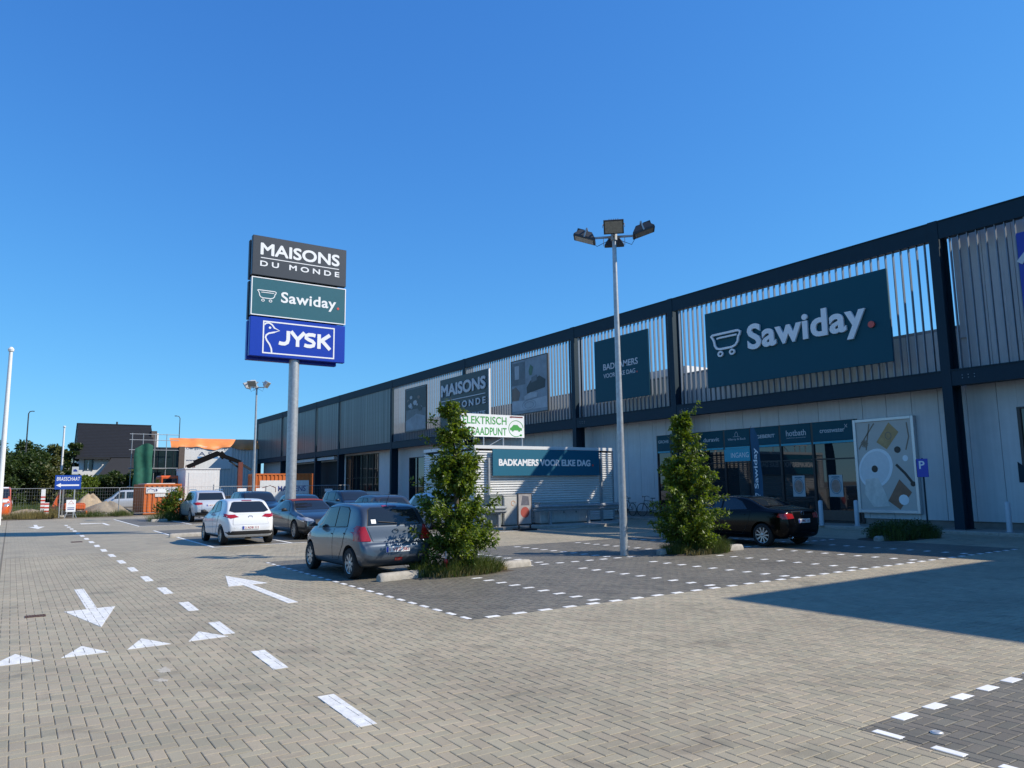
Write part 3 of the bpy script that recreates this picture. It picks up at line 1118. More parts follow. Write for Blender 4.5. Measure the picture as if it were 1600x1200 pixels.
e, Fm, yc, zc = board('slogan_sign', 'square petrol sign reading BADKAMERS VOOR ELKE DAG on the slat screen', 27.77, 32.12, 6.38, 9.91, 27.3, M_tealdk)
text_parts('lettering', 'BADKAMERS', Fm, -(31.37 - yc), -(28.58 - yc), 8.15 - zc, 8.50 - zc, M_letgrey, e, 0.012, 0.012)
text_parts('lettering', 'VOOR ELKE DAG', Fm, -(31.36 - yc), -(28.8 - yc), 7.70 - zc, 7.94 - zc, M_letgrey, e, 0.012, 0.004)
MB(Fm).prism([(-(28.66 - yc) + 0.04 * math.cos(k * PI / 8), 7.74 - zc + 0.04 * math.sin(k * PI / 8)) for k in range(16)], 0, 0.012).build('red_dot', M_red, e)

M_mdm = mat('charcoal_sign', (0.022, 0.026, 0.028), 0.4, var=0.05)
e, Fm, yc, zc = board('store_sign', 'dark square MAISONS DU MONDE sign with a pale right edge, above the near tree', 43.4, 50.5, 5.75, 9.95, 27.2, M_mdm)
MB().box(-0.02, 0.10, -(50.5 - 43.4) / 2 - 0.08, -(50.5 - 43.4) / 2 - 0.002, 0, 4.2).build('edge_strip', M_let, e)
text_parts('letter', 'MAISONS', Fm, -(50.2 - yc), -(43.78 - yc), 8.62 - zc, 9.46 - zc, M_letgrey, e, 0.05, 0.0, z=0.01, split=True, fat=0.05)
MB(Fm).box(-(50.25 - yc), -(43.8 - yc), 8.22 - zc, 8.28 - zc, 0, 0.04).build('rule', M_letgrey, e)
text_parts('letter', 'DU MONDE', Fm, -(50.25 - yc), -(43.78 - yc), 7.54 - zc, 8.0 - zc, M_letgrey, e, 0.04, 0.0, 1.5, z=0.01, split=True, fat=0.02)
text_parts('lettering', '& DECORATIE', Fm, -(47.4 - yc), -(43.82 - yc), 6.77 - zc, 7.04 - zc, M_letgrey, e, 0.03, 0.02, z=0.01)

M_pA = mat('photo_print_pale', (0.20, 0.235, 0.27), 0.45, var=0.35, scale=1.2)
M_pB = mat('photo_print_mid', (0.10, 0.115, 0.13), 0.45, var=0.4, scale=1.6)
M_pC = mat('photo_print_dark', (0.022, 0.025, 0.028), 0.45, var=0.4, scale=2)
M_pD = mat('photo_print_light', (0.34, 0.37, 0.40), 0.45, var=0.2, scale=2)
M_pE = mat('photo_print_warm', (0.16, 0.11, 0.085), 0.45, var=0.3, scale=2)
M_pG = mat('photo_print_green', (0.06, 0.13, 0.07), 0.45, var=0.4, scale=4)
e, Fm, yc, zc = board('photo_banner', 'pale living room photo banner with dark frame, right of the MAISONS sign', 36.68, 40.68, 6.42, 9.95, 27.3, M_pA, rim=M_frame)
def shape(poly, m, z=0.008):
    MB(Fm).prism([(-1 * (-p[0]), p[1]) for p in poly], 0, z).build('print', m, e)
shape([(-1.95, 1.9), (-0.4, 1.9), (-0.4, 3.4), (-1.95, 3.4)], M_pB, 0.004)
shape([(-1.6, 2.3), (-1.1, 2.3), (-1.1, 3.2), (-1.6, 3.2)], M_pD, 0.007)
shape([(-0.2, 1.25), (1.75, 1.45), (1.8, 1.95), (1.2, 2.25), (0.2, 2.05), (-0.25, 1.65)], M_pC, 0.010)
shape([(0.3, 1.9), (0.9, 2.0), (0.9, 2.35), (0.3, 2.25)], M_pB, 0.013)
shape([(-0.5, 0.85), (0.9, 0.95), (1.0, 1.2), (0.2, 1.3), (-0.5, 1.1)], M_pD, 0.013)
shape([(-1.95, 0.2), (1.95, 0.2), (1.95, 0.9), (0.0, 0.8), (-1.95, 0.9)], M_pD, 0.005)
shape([(-1.95, 0.9), (-1.2, 0.9), (-1.0, 1.4), (-1.5, 1.8), (-1.95, 1.7)], M_pE, 0.012)
shape([(0.1, 2.4), (0.35, 2.4), (0.5, 2.9), (0.2, 3.1), (0.0, 2.7)], M_pG, 0.010)
for k in range(2):
    MB(Fm).ribbon([(0.0 + (0.75 - 0.25 * k) * math.cos(t * PI / 12), 0.5 + (0.32 - 0.12 * k) * math.sin(t * PI / 12)) for t in range(24)], 0.03, 0, 0.014, True).build('print', M_pA, e)
e, Fm, yc, zc = board('photo_banner', 'darker living room photo banner with thin frame, left of the MAISONS sign', 53.1, 56.85, 6.35, 9.94, 27.3, M_pB, rim=M_frame)
random.seed(3)
shape([(-1.8, 1.8), (1.8, 1.8), (1.8, 3.5), (-1.8, 3.5)], M_pC, 0.004)
shape([(-1.8, 0.1), (1.8, 0.1), (1.8, 1.1), (0.2, 1.4), (-1.8, 0.9)], M_pA, 0.006)
for k in range(14):
    cx, cy, r_ = random.uniform(-1.4, 1.4), random.uniform(0.9, 2.9), random.uniform(0.15, 0.4)
    shape([(cx + r_ * math.cos(t), cy + r_ * 0.6 * math.sin(t)) for t in (0.2, 1.2, 2.3, 3.3, 4.4, 5.4)], (M_pA, M_pD, M_pE, M_pC)[k % 4], 0.008 + 0.0007 * k)
M_jblue = mat('royal_blue_sign', (0.010, 0.022, 0.30), 0.3, var=0.04)
e, Fm, yc, zc = board('store_sign', 'blue sign corner with white rounded line at the right picture edge', 3.5, 10.36, 6.3, 9.92, 27.25, M_jblue)
MB(Fm).ribbon([(-(10.33 - yc), 8.9 - zc), (-(10.1 - yc), 9.15 - zc), (-(9.7 - yc), 9.4 - zc), (-(9.1 - yc), 9.55 - zc), (-(8.3 - yc), 9.6 - zc)], 0.2, 0.0, 0.03).build('white_line', M_letgrey, e)

# ---------------------------------------------------------------- big framed poster on the wall
e = empty('framed_poster', (XW - 0.16, 16.12, 0.58), 'tall framed poster of a white wash basin with brown boxes beside the shop windows', 'poster')
Fm = frame((-0.001, 0, 0), (0, -1, 0))
M_alu = mat('brushed_aluminium', (0.55, 0.57, 0.58), 0.35, metal=0.5, var=0.05)
M_pgrey = mat('poster_grey', (0.50, 0.465, 0.415), 0.5, var=0.06, scale=1.5)
MB().box(0, 0.12, -1.22, 1.22, 0, 3.68).build('panel', M_pgrey, e)
for nm, a in (('frame', (-1.24, -1.12, -0.02, 3.70)), ('frame', (1.12, 1.24, -0.02, 3.70))):
    MB().box(-0.05, 0.14, a[0], a[1], a[2], a[3], 0.01).build(nm, M_alu, e)
MB().box(-0.05, 0.14, -1.12, 1.12, 3.58, 3.70, 0.01).build('frame', M_alu, e)
MB().box(-0.05, 0.14, -1.12, 1.12, -0.02, 0.10, 0.01).build('frame', M_alu, e)
MB().box(0.121, 0.158, -1.0, -0.9, 0.5, 3.2).box(0.121, 0.158, 0.9, 1.0, 0.5, 3.2).build('bracket', M_alu, e)
def pr(poly, m, z): MB(Fm).prism(poly, 0, z).build('print', m, e)
M_b1 = mat('poster_white', (0.80, 0.80, 0.79), 0.4, var=0.04)
M_b2 = mat('poster_basin_inner', (0.66, 0.66, 0.65), 0.4, var=0.06)
M_b3 = mat('poster_ochre', (0.44, 0.27, 0.11), 0.5, var=0.3, scale=3)
M_b4 = mat('poster_brown', (0.26, 0.125, 0.07), 0.5, var=0.2, scale=3)
M_b5 = mat('poster_black', (0.015, 0.014, 0.014), 0.4, var=0)
M_b6 = mat('poster_twig', (0.22, 0.16, 0.11), 0.5, var=0.2)
M_b7 = mat('poster_cloth', (0.66, 0.61, 0.54), 0.5, var=0.2, scale=4)
pr([(-0.42 + 0.70 * math.cos(t * PI / 16) * 1.0 + 0.12 * math.sin(t * PI / 16), 1.72 + 0.78 * math.sin(t * PI / 16)) for t in range(32) if -0.42 + 0.70 * math.cos(t * PI / 16) + 0.12 * math.sin(t * PI / 16) > -1.12], M_b1, 0.004)
pr([(-0.44 + 0.60 * math.cos(t * PI / 16) + 0.10 * math.sin(t * PI / 16), 1.72 + 0.68 * math.sin(t * PI / 16)) for t in range(32)], M_b2, 0.006)
pr([(-0.45 + 0.13 * math.cos(t * PI / 8), 1.70 + 0.14 * math.sin(t * PI / 8)) for t in range(16)], M_b5, 0.008)
pr([(-0.3, 2.75), (0.1, 2.45), (0.62, 3.1), (0.25, 3.5)], M_b3, 0.004)
MB(Fm).ribbon([(0.2 + 0.12 * math.cos(t * PI / 6), 2.98 + 0.14 * math.sin(t * PI / 6)) for t in range(12)], 0.03, 0, 0.008, True).build('print', M_b6, e)
pr([(0.0, 0.45), (0.45, 0.12), (0.95, 0.78), (0.5, 1.28)], M_b4, 0.004)
MB(Fm).ribbon([(0.42, 1.85), (0.75, 1.5), (1.02, 1.12)], 0.10, 0, 0.006).build('print', M_b5, e)
pr([(1.02 + 0.1 * math.cos(t * PI / 6), 1.1 + 0.1 * math.sin(t * PI / 6)) for t in range(12)], M_b5, 0.008)
pr([(0.52 + 0.13 * math.cos(t * PI / 6), 2.42 + 0.13 * math.sin(t * PI / 6)) for t in range(12)], M_b5, 0.006)
pr([(0.8 + 0.11 * math.cos(t * PI / 6), 2.08 + 0.12 * math.sin(t * PI / 6)) for t in range(12)], M_b1, 0.006)
pr([(0.62 + 0.2 * math.cos(t * PI / 6), 0.5 + 0.2 * math.sin(t * PI / 6)) for t in range(12)], M_b1, 0.008)
pr([(-0.95, 0.75), (-0.6, 0.2), (0.05, 0.25), (-0.1, 0.8), (-0.35, 1.35), (-0.85, 1.3)], M_b7, 0.010)
for tw in ([(-1.05, 2.5), (-0.8, 2.9), (-0.35, 3.5)], [(-0.75, 2.45), (-0.65, 3.0), (-0.55, 3.5)], [(0.85, 2.4), (1.0, 2.9), (0.95, 3.45)]):
    MB(Fm).ribbon(tw, 0.05, 0, 0.003).build('print', M_b6, e)
for k in range(7):
    t = k * PI / 7
    MB(Fm).ribbon([(-0.8 - 0.16 * math.cos(t), 2.72 - 0.16 * math.sin(t)), (-0.8 + 0.16 * math.cos(t), 2.72 + 0.16 * math.sin(t))], 0.035, 0, 0.0045 + 0.0003 * k).build('print', M_b6, e)
# ================================================================ cars
M_tyre = mat('tyre_rubber', (0.012, 0.012, 0.012), 0.85, var=0.2, scale=20)
M_rim = mat('alloy_rim', (0.42, 0.43, 0.44), 0.32, metal=0.75, var=0.05)
M_black = mat('black_plastic', (0.012, 0.012, 0.013), 0.6, var=0.1)
M_cglass = mat('car_glass', (0.014, 0.018, 0.022), 0.03, var=0, spec=0.8)
M_tail = mat('tail_lamp_red', (0.30, 0.010, 0.012), 0.12, var=0.15, scale=18, coat=0.6)
M_head = mat('head_lamp', (0.42, 0.45, 0.48), 0.12, metal=0.5, var=0.3, scale=20, coat=0.6)
M_chrome = mat('chrome', (0.65, 0.66, 0.67), 0.12, metal=1.0, var=0)
M_plate = mat('number_plate', (0.70, 0.70, 0.68), 0.5, var=0)
M_pred = mat('plate_red', (0.30, 0.015, 0.025), 0.5, var=0)
M_pblue = mat('plate_blue', (0.01, 0.03, 0.35), 0.5, var=0)


def paint(name, col, metal=0.0, rough=0.35):
    return mat(name, col, rough, metal, var=0.04, scale=1.5, coat=0.8)


def smooth_list(L, n=3):
    """Chaikin-style rounding of a polyline, end points kept"""
    for _ in range(n):
        out = [L[0]]
        for a, b in zip(L, L[1:]):
            out.append((a[0] * 0.75 + b[0] * 0.25, a[1] * 0.75 + b[1] * 0.25))
            out.append((a[0] * 0.25 + b[0] * 0.75, a[1] * 0.25 + b[1] * 0.75))
        out.append(L[-1])
        L = out
    return L


class Car:
    """y = forward, x = right, origin on the ground in the middle of the car; s runs from the rear bumper to the nose"""

    def __init__(c, d):
        c.d = d
        c.L, c.W = d['L'], d['W'] / 2
        c.top = smooth_list(d['top'], 2)
        c.belt = smooth_list(d['belt'], 2)
        c.bot = smooth_list(d.get('bot', [(0, .42), (.10, .24), (.5, .20), (c.L - .5, .18), (c.L - .12, .20), (c.L, .36)]), 2)
        c.wid = smooth_list(d.get('wid', [(0, .72), (.10, .87), (.35, .965), (.8, 1.0), (c.L - 1.0, 1.0), (c.L - .5, .95), (c.L - .15, .82), (c.L, .60)]), 2)
        c.tum = d.get('tum', 0.76)

    def section(c, s):
        zt, zb = lerp_list(c.top, s), lerp_list(c.bot, s)
        zl = min(lerp_list(c.belt, s), zt - 0.035)
        w = lerp_list(c.wid, s) * c.W
        g = max(0, zt - zl - 0.035)
        k = min(1.0, g / 0.42)
        k = k * k * (3 - 2 * k)
        wr = w * (0.86 - (0.86 - c.tum) * k)
        wb = w * (0.965 - 0.02 * k)
        h = zl - zb
        rr = min(0.07, 0.02 + g * 0.12)
        pts = [(0, zb), (w * 0.70, zb), (w * 0.90, zb + 0.015), (w * 0.965, zb + min(0.09, 0.2 * h)), (w * 0.992, zb + 0.30 * h), (w, zb + 0.52 * h), (w * 0.995, zb + 0.74 * h), (w * 0.982, zb + 0.90 * h), (wb, zl)]
        wt = wb - 0.012
        for t in (0.12, 0.5, 0.86):
            pts.append((wt + (wr - wt) * t, zl + (zt - rr - zl) * t))
        pts += [(wr * 0.97, zt - rr * 0.62), (wr * 0.88, zt - rr * 0.28), (wr * 0.5, zt - rr * 0.07), (0, zt)]
        return pts

    def body_mesh(c):
        ns = 64
        ss = [c.L * (0.5 - 0.5 * math.cos(PI * i / ns)) * 0.45 + c.L * i / ns * 0.55 for i in range(ns + 1)]
        vs, fs = [], []
        rings = []
        for s in ss:
            sec = c.section(s)
            ring = [(x, s - c.L / 2, z) for (x, z) in sec] + [(-x, s - c.L / 2, z) for (x, z) in sec[-2:0:-1]]
            rings.append(len(vs))
            vs += ring
        n = len(ring)
        for i in range(ns):
            a, b = rings[i], rings[i + 1]
            for k in range(n):
                k2 = (k + 1) % n
                fs.append((a + k, b + k, b + k2, a + k2))
        fs.append(tuple(range(n)))
        fs.append(tuple(rings[-1] + k for k in range(n))[::-1])
        me = bpy.data.meshes.new('body')
        me.from_pydata(vs, [], fs)
        bm = bmesh.new(); bm.from_mesh(me); bmesh.ops.recalc_face_normals(bm, faces=bm.faces); bm.to_mesh(me); bm.free()
        return me

    def finish(c, m_paint):
        d = c.d
        me = c.body_mesh()
        ob = bpy.data.objects.new('tmp', me); C.objects.link(ob)
        sub = ob.modifiers.new('s', 'SUBSURF'); sub.levels = 1; sub.render_levels = 1
        cut = []
        c.axles = [d['ro'] - c.L / 2, d['ro'] + d['wb'] - c.L / 2]
        for y in c.axles:
            r = d['wr'] + 0.045
            prof = [(0.0001, 0.0), (r, 0.0), (r * 1.0, 0.5), (0.0001, 0.5)]
            for sx in (-1, 1):
                mb = MB().lathe([(0.0001, sx * (c.W - 0.30)), (r, sx * (c.W - 0.30)), (r * 1.03, sx * (c.W + 0.2)), (0.0001, sx * (c.W + 0.2))], 40, 'x', (0, y, d['wr'] + 0.01))
                co = mb.build('cut', None); cut.append(co)
                bm_ = ob.modifiers.new('b', 'BOOLEAN'); bm_.operation = 'DIFFERENCE'; bm_.solver = 'EXACT'; bm_.object = co
        dg = bpy.context.evaluated_depsgraph_get(); dg.update()
        nm = bpy.data.meshes.new_from_object(ob.evaluated_get(dg))
        for o in cut + [ob]:
            bpy.data.objects.remove(o)
        nm.materials.clear(); nm.materials.append(m_paint); nm.materials.append(M_black)
        for p in nm.polygons:
            ct = p.center
            p.material_index = 0
            for y in c.axles:
                if math.hypot(ct.y - y, ct.z - d['wr'] - 0.01) < d['wr'] + 0.044:
                    p.material_index = 1
            if ct.z < d.get('trim', 0.30) and abs(ct.x) < c.W * 1.2 and (d.get('trim_all') or ct.z < 0.24):
                p.material_index = 1
        nm.name = 'body'
        c.bvh = BVHTree.FromPolygons([v.co.copy() for v in nm.vertices], [tuple(p.vertices) for p in nm.polygons])
        return nm

    def decal(c, poly, axis, off=0.005, n=9, mirror=False):
        """convex polygon in (y,z) for axis '+x'/'-x' or in (x,z) for '+y'/'-y' (or (x,y) for '+z'), wrapped on the body"""
        x0, x1 = min(p[0] for p in poly), max(p[0] for p in poly)
        y0, y1 = min(p[1] for p in poly), max(p[1] for p in poly)
        nx = max(1, min(n, int((x1 - x0) / 0.05) + 1)); ny = max(1, min(n, int((y1 - y0) / 0.04) + 1))
        vs, fs, idx = [], [], {}
        def proj(a, b):
            key = (round(a, 5), round(b, 5))
            if key in idx:
                return idx[key]
            if axis[1] == 'x':
                sg = 1 if axis[0] == '+' else -1
                o_, dr = Vector((sg * 3, a, b)), Vector((-sg, 0, 0))
            elif axis[1] == 'y':
                sg = 1 if axis[0] == '+' else -1
                o_, dr = Vector((a, sg * 6, b)), Vector((0, -sg, 0))
            else:
                o_, dr = Vector((a, b, 4)), Vector((0, 0, -1))
            loc, nr, _, _ = c.bvh.ray_cast(o_, dr)
            if loc is None:
                idx[key] = None
                return None
            if nr.dot(dr) > 0: nr = -nr
            p = loc - dr * off * 0.6 + nr * off * 0.6
            idx[key] = len(vs)
            vs.append(p)
            return idx[key]
        for i in range(nx):
            for j in range(ny):
                xa, xb = x0 + (x1 - x0) * i / nx, x0 + (x1 - x0) * (i + 1) / nx
                ya, yb = y0 + (y1 - y0) * j / ny, y0 + (y1 - y0) * (j + 1) / ny
                q = clip_poly([(xa, ya), (xb, ya), (xb, yb), (xa, yb)], poly)
                if len(q) < 3:
                    continue
                ids = [proj(a, b) for a, b in q]
                if None in ids:
                    continue
                u = []
                for t in ids:
                    if t not in u: u.append(t)
                if len(u) >= 3:
                    fs.append(u)
        mb = MB(); mb.add(vs, fs)
        me = bpy.data.meshes.new('patch')
        me.from_pydata([tuple(v) for v in mb.v], [], mb.f)
        cen = Vector((0, 0, 0.5))
        bm = bmesh.new(); bm.from_mesh(me)
        for f in bm.faces:
            f.normal_update()
            o_ = {'x': Vector((1, 0, 0)), 'y': Vector((0, 1, 0)), 'z': Vector((0, 0, 1))}[axis[1]] * (1 if axis[0] == '+' else -1)
            if f.normal.dot(o_) < 0: f.normal_flip()
        bm.to_mesh(me); bm.free()
        me.shade_smooth()
        return me


def grow(poly, e):
    cx, cy = sum(p[0] for p in poly) / len(poly), sum(p[1] for p in poly) / len(poly)
    out = []
    for x, y in poly:
        l = math.hypot(x - cx, y - cy)
        out.append((x + (x - cx) / l * e, y + (y - cy) / l * e))
    return out


_wheel = {}


def wheel_meshes(r, w, spokes, rr=0.68, wide=0.055, colour=None):
    key = (r, w, spokes, rr, wide)
    if key in _wheel:
        return _wheel[key]
    t = MB().lathe([(r * rr, -w / 2), (r * 0.93, -w / 2), (r * 0.985, -w / 2 + 0.02), (r, -w / 2 + 0.045), (r, w / 2 - 0.045), (r * 0.985, w / 2 - 0.02), (r * 0.93, w / 2), (r * rr, w / 2), (r * rr, w / 2 - 0.02), (r * rr * 0.98, -w / 2)], 36, 'x').mesh('tyre')
    t.materials.append(M_tyre); t.shade_smooth(); t.set_sharp_from_angle(angle=R(50))
    R0 = r * rr
    m = MB().lathe([(R0 * 1.0, w / 2 - 0.022), (R0 * 0.97, w / 2 - 0.006), (R0 * 0.92, w / 2 - 0.012), (R0 * 0.90, w / 2 - 0.09)], 36, 'x')
    m.lathe([(0.001, w / 2 - 0.015), (0.030, w / 2 - 0.016), (0.055, w / 2 - 0.025), (0.06, w / 2 - 0.07)], 18, 'x')
    for k in range(spokes):
        a = 2 * PI * k / spokes
        d, n = Vector((0, math.cos(a), math.sin(a))), Vector((0, -math.sin(a), math.cos(a)))
        h0, h1 = wide * 0.42, wide * 0.55
        p0, p1 = d * 0.04, d * R0 * 0.94
        X0, X1 = Vector((w / 2 - 0.022, 0, 0)), Vector((w / 2 - 0.016, 0, 0))
        Xb = Vector((w / 2 - 0.065, 0, 0))
        vs = [p0 - n * h0 + X0, p0 + n * h0 + X0, p1 + n * h1 + X1, p1 - n * h1 + X1, p0 - n * h0 + Xb, p0 + n * h0 + Xb, p1 + n * h1 + Xb, p1 - n * h1 + Xb]
        m.add(vs, [(0, 1, 2, 3), (0, 4, 5, 1), (1, 5, 6, 2), (2, 6, 7, 3), (3, 7, 4, 0)])
    rim = m.mesh('rim'); rim.materials.append(M_rim); rim.shade_smooth(); rim.set_sharp_from_angle(angle=R(35))
    b = MB().lathe([(0.001, w / 2 - 0.10), (R0 * 0.93, w / 2 - 0.10), (R0 * 0.95, -w / 2 + 0.02), (0.001, -w / 2 + 0.02)], 24, 'x').mesh('hub')
    b.materials.append(M_black)
    _wheel[key] = (t, rim, b)
    return _wheel[key]


def wheel(parent, x, y, r, w, spokes, side, rr=0.68, wide=0.055):
    t, rim, b = wheel_meshes(r, w, spokes, rr, wide)
    wo_ = bpy.data.objects.new('wheel', b); C.objects.link(wo_); wo_.parent = parent
    wo_.location = (x, y, r)
    if side < 0: wo_.rotation_euler = (0, 0, PI)
    for nm, me in (('tyre', t), ('rim', rim)):
        o = bpy.data.objects.new(nm, me); C.objects.link(o); o.parent = wo_


def build_car(name, label, d, m_paint, loc, rz=0.0, full=True, group='parked cars'):
    c = Car(d)
    me = c.finish(m_paint)
    e = empty(name, (loc[0], loc[1], 0), label, d.get('cat', 'car'), group, rz)
    body = bpy.data.objects.new('body', me); C.objects.link(body); body.parent = e
    me.shade_smooth(); me.set_sharp_from_angle(angle=R(38))
    h = c.L / 2
    Y = lambda s: s - h
    def part(nm, mesh_, m, par=e):
        mesh_.materials.clear(); mesh_.materials.append(m)
        o = bpy.data.objects.new(nm, mesh_); C.objects.link(o); o.parent = par
        return o
    for sg, ax in ((1, '+x'), (-1, '-x')):
        for poly in d['side_win']:
            pl = [(Y(s), z) for s, z in poly]
            part('window_seal', c.decal(grow(pl, 0.022), ax, 0.003), M_black)
            part('window', c.decal(pl, ax, 0.007), M_cglass)
        if full:
            for poly, hx, hz in d['doors']:
                pl = [(Y(s), z) for s, z in poly]
                part('door_seam', c.decal(grow(pl, 0.010), ax, 0.002, 14), M_black)
                dr = part('door', c.decal(pl, ax, 0.005, 14), m_paint)
                hm = c.decal([(Y(hx), hz), (Y(hx) + 0.16, hz + 0.008), (Y(hx) + 0.16, hz + 0.032), (Y(hx), hz + 0.026)], ax, 0.022)
                part('handle', hm, m_paint if not d.get('chrome_handle') else M_chrome, dr)
            if d.get('sill'):
                a, b = d['ro'] + d['wr'] + 0.08, d['ro'] + d['wb'] - d['wr'] - 0.08
                part('sill_trim', c.decal([(Y(a), 0.23), (Y(b), 0.23), (Y(b), 0.31), (Y(a), 0.31)], ax, 0.008, 14), M_black)
        for poly in d['tail']:
            part('tail_light', c.decal([(sg * x, z) for x, z in poly], '-y', 0.010), M_tail)
        for poly in d.get('tail_side', []):
            part('tail_light', c.decal([(Y(s), z) for s, z in poly], ax, 0.010), M_tail)
        for poly in d.get('head_side', []):
            part('head_light', c.decal([(Y(s), z) for s, z in poly], ax, 0.008), M_head)
        for poly in d.get('head', []):
            part('head_light', c.decal([(sg * x, z) for x, z in poly], '+y', 0.008), M_head)
        # mirrors
        mx, mz = d['mirror']
        mm = MB()
        mm.box(sg * (c.W - 0.02), sg * (c.W + 0.05), Y(mx) - 0.02, Y(mx) + 0.05, mz - 0.02, mz + 0.03)
        arm = mm.build('mirror', M_black, e)
        mb = MB()
        prof = [(0.0, .55), (.03, .9), (.08, 1.0), (.12, .8), (.14, .3)]
        vs, fs = [], []
        for t, k in prof:
            for (a, b) in ((-0.085, -0.055), (0.095, -0.06), (0.105, 0.04), (0.04, 0.065), (-0.075, 0.06)):
                vs.append((sg * (c.W + 0.115) + a * k, Y(mx) + t - 0.02, mz + 0.03 + b * k))
        for i in range(len(prof) - 1):
            for k in range(5):
                fs.append((i * 5 + k, i * 5 + (k + 1) % 5, (i + 1) * 5 + (k + 1) % 5, (i + 1) * 5 + k))
        fs += [tuple(range(5)), tuple(range(20, 25))]
        mb.add(vs, fs)
        mb.build('shell', d.get('mirror_mat', m_paint), arm, 60)
        for y in c.axles:
            wheel(e, sg * (c.W - 0.115), y, d['wr'], 0.20, d['spokes'], sg, d.get('rr', 0.68), d.get('wide', 0.055))
    part('window_seal', c.decal(grow(d['rear_win'], 0.02), '-y', 0.004), M_black)
    part('rear_window', c.decal(d['rear_win'], '-y', 0.009), M_cglass)
    part('window_seal', c.decal(grow(d['wind'], 0.02), '+y', 0.004), M_black)
    part('windscreen', c.decal(d['wind'], '+y', 0.009), M_cglass)
    if d.get('hatch'):
        part('hatch_seam', c.decal(grow(d['hatch'], 0.008), '-y', 0.0025, 14), M_black)
        part('tailgate', c.decal(d['hatch'], '-y', 0.006, 14), m_paint)
    if d.get('rear_trim'):
        part('bumper_trim', c.decal(d['rear_trim'], '-y', 0.012, 14), M_black)
    if d.get('grille'):
        part('grille', c.decal(d['grille'], '+y', 0.012, 12), M_black)
    if d.get('intake'):
        part('air_intake', c.decal(d['intake'], '+y', 0.012, 12), M_black)
    # number plates
    if d.get('plate'):
        tx, pz = d['plate']
        loc_, nr, _, _ = c.bvh.ray_cast(Vector((0, -6, pz)), Vector((0, 1, 0)))
        py = loc_.y - 0.022
        pp = MB().box(-0.26, 0.26, py, py + 0.03, pz - 0.056, pz + 0.056, 0.004).build('number_plate', M_plate, e)
        F = frame((0, py - 0.001, pz))
        if tx:
            text_parts('plate_characters', tx, F, -0.19, 0.24, -0.034, 0.034, M_pred, pp, 0.002, 0.01)
        MB(F).box(-0.256, -0.215, -0.05, 0.05, 0, 0.002).build('blue_band', M_pblue, pp)
    if d.get('fplate'):
        pz = d['fplate']
        loc_, nr, _, _ = c.bvh.ray_cast(Vector((0, 6, pz)), Vector((0, -1, 0)))
        MB().box(-0.26, 0.26, loc_.y - 0.01, loc_.y + 0.025, pz - 0.056, pz + 0.056, 0.004).build('number_plate', M_plate, e)
    if d.get('antenna'):
        s_, z_ = d['antenna']
        MB().tube([(0, Y(s_), z_ - 0.02), (0, Y(s_) - 0.12, z_ + 0.16)], 0.006, 6).build('antenna', M_black, e)
    if d.get('rails'):
        a, b, z_ = d['rails']
        for sg in (-1, 1):
            x = sg * c.W * c.tum * 0.93
            MB().tube([(x, Y(a), z_ - 0.05), (x, Y(a + 0.12), z_), (x, Y((a + b) / 2), z_ + 0.012), (x, Y(b - 0.12), z_), (x, Y(b), z_ - 0.05)], 0.018, 6).build('roof_rail', d.get('rail_mat', M_chrome), e)
    if d.get('badge'):
        bz = d['badge']
        loc_, nr, _, _ = c.bvh.ray_cast(Vector((0, -6, bz)), Vector((0, 1, 0)))
        MB(frame((0, loc_.y - 0.012, bz))).ribbon([(0.065 * math.cos(t * PI / 8), 0.045 * math.sin(t * PI / 8)) for t in range(16)], 0.014, 0, 0.01, True).build('badge', M_chrome, e)
    if d.get('exhaust'):
        for x in d['exhaust']:
            MB().lathe([(0.0001, 0.02), (0.03, 0.02), (0.036, 0.0), (0.036, 0.2)], 14, 'y', (x, -h + 0.03, 0.27)).build('exhaust', M_chrome, e)
    if d.get('wiper'):
        x0, z0, x1, z1 = d['wiper']
        pts = []
        for t in (0, .5, 1):
            x, z = x0 + (x1 - x0) * t, z0 + (z1 - z0) * t
            l_, _, _, _ = c.bvh.ray_cast(Vector((x, -6, z)), Vector((0, 1, 0)))
            pts.append((x, l_.y - 0.025, z))
        MB().tube(pts, 0.009, 6).build('wiper', M_black, e)
    return e, c, part


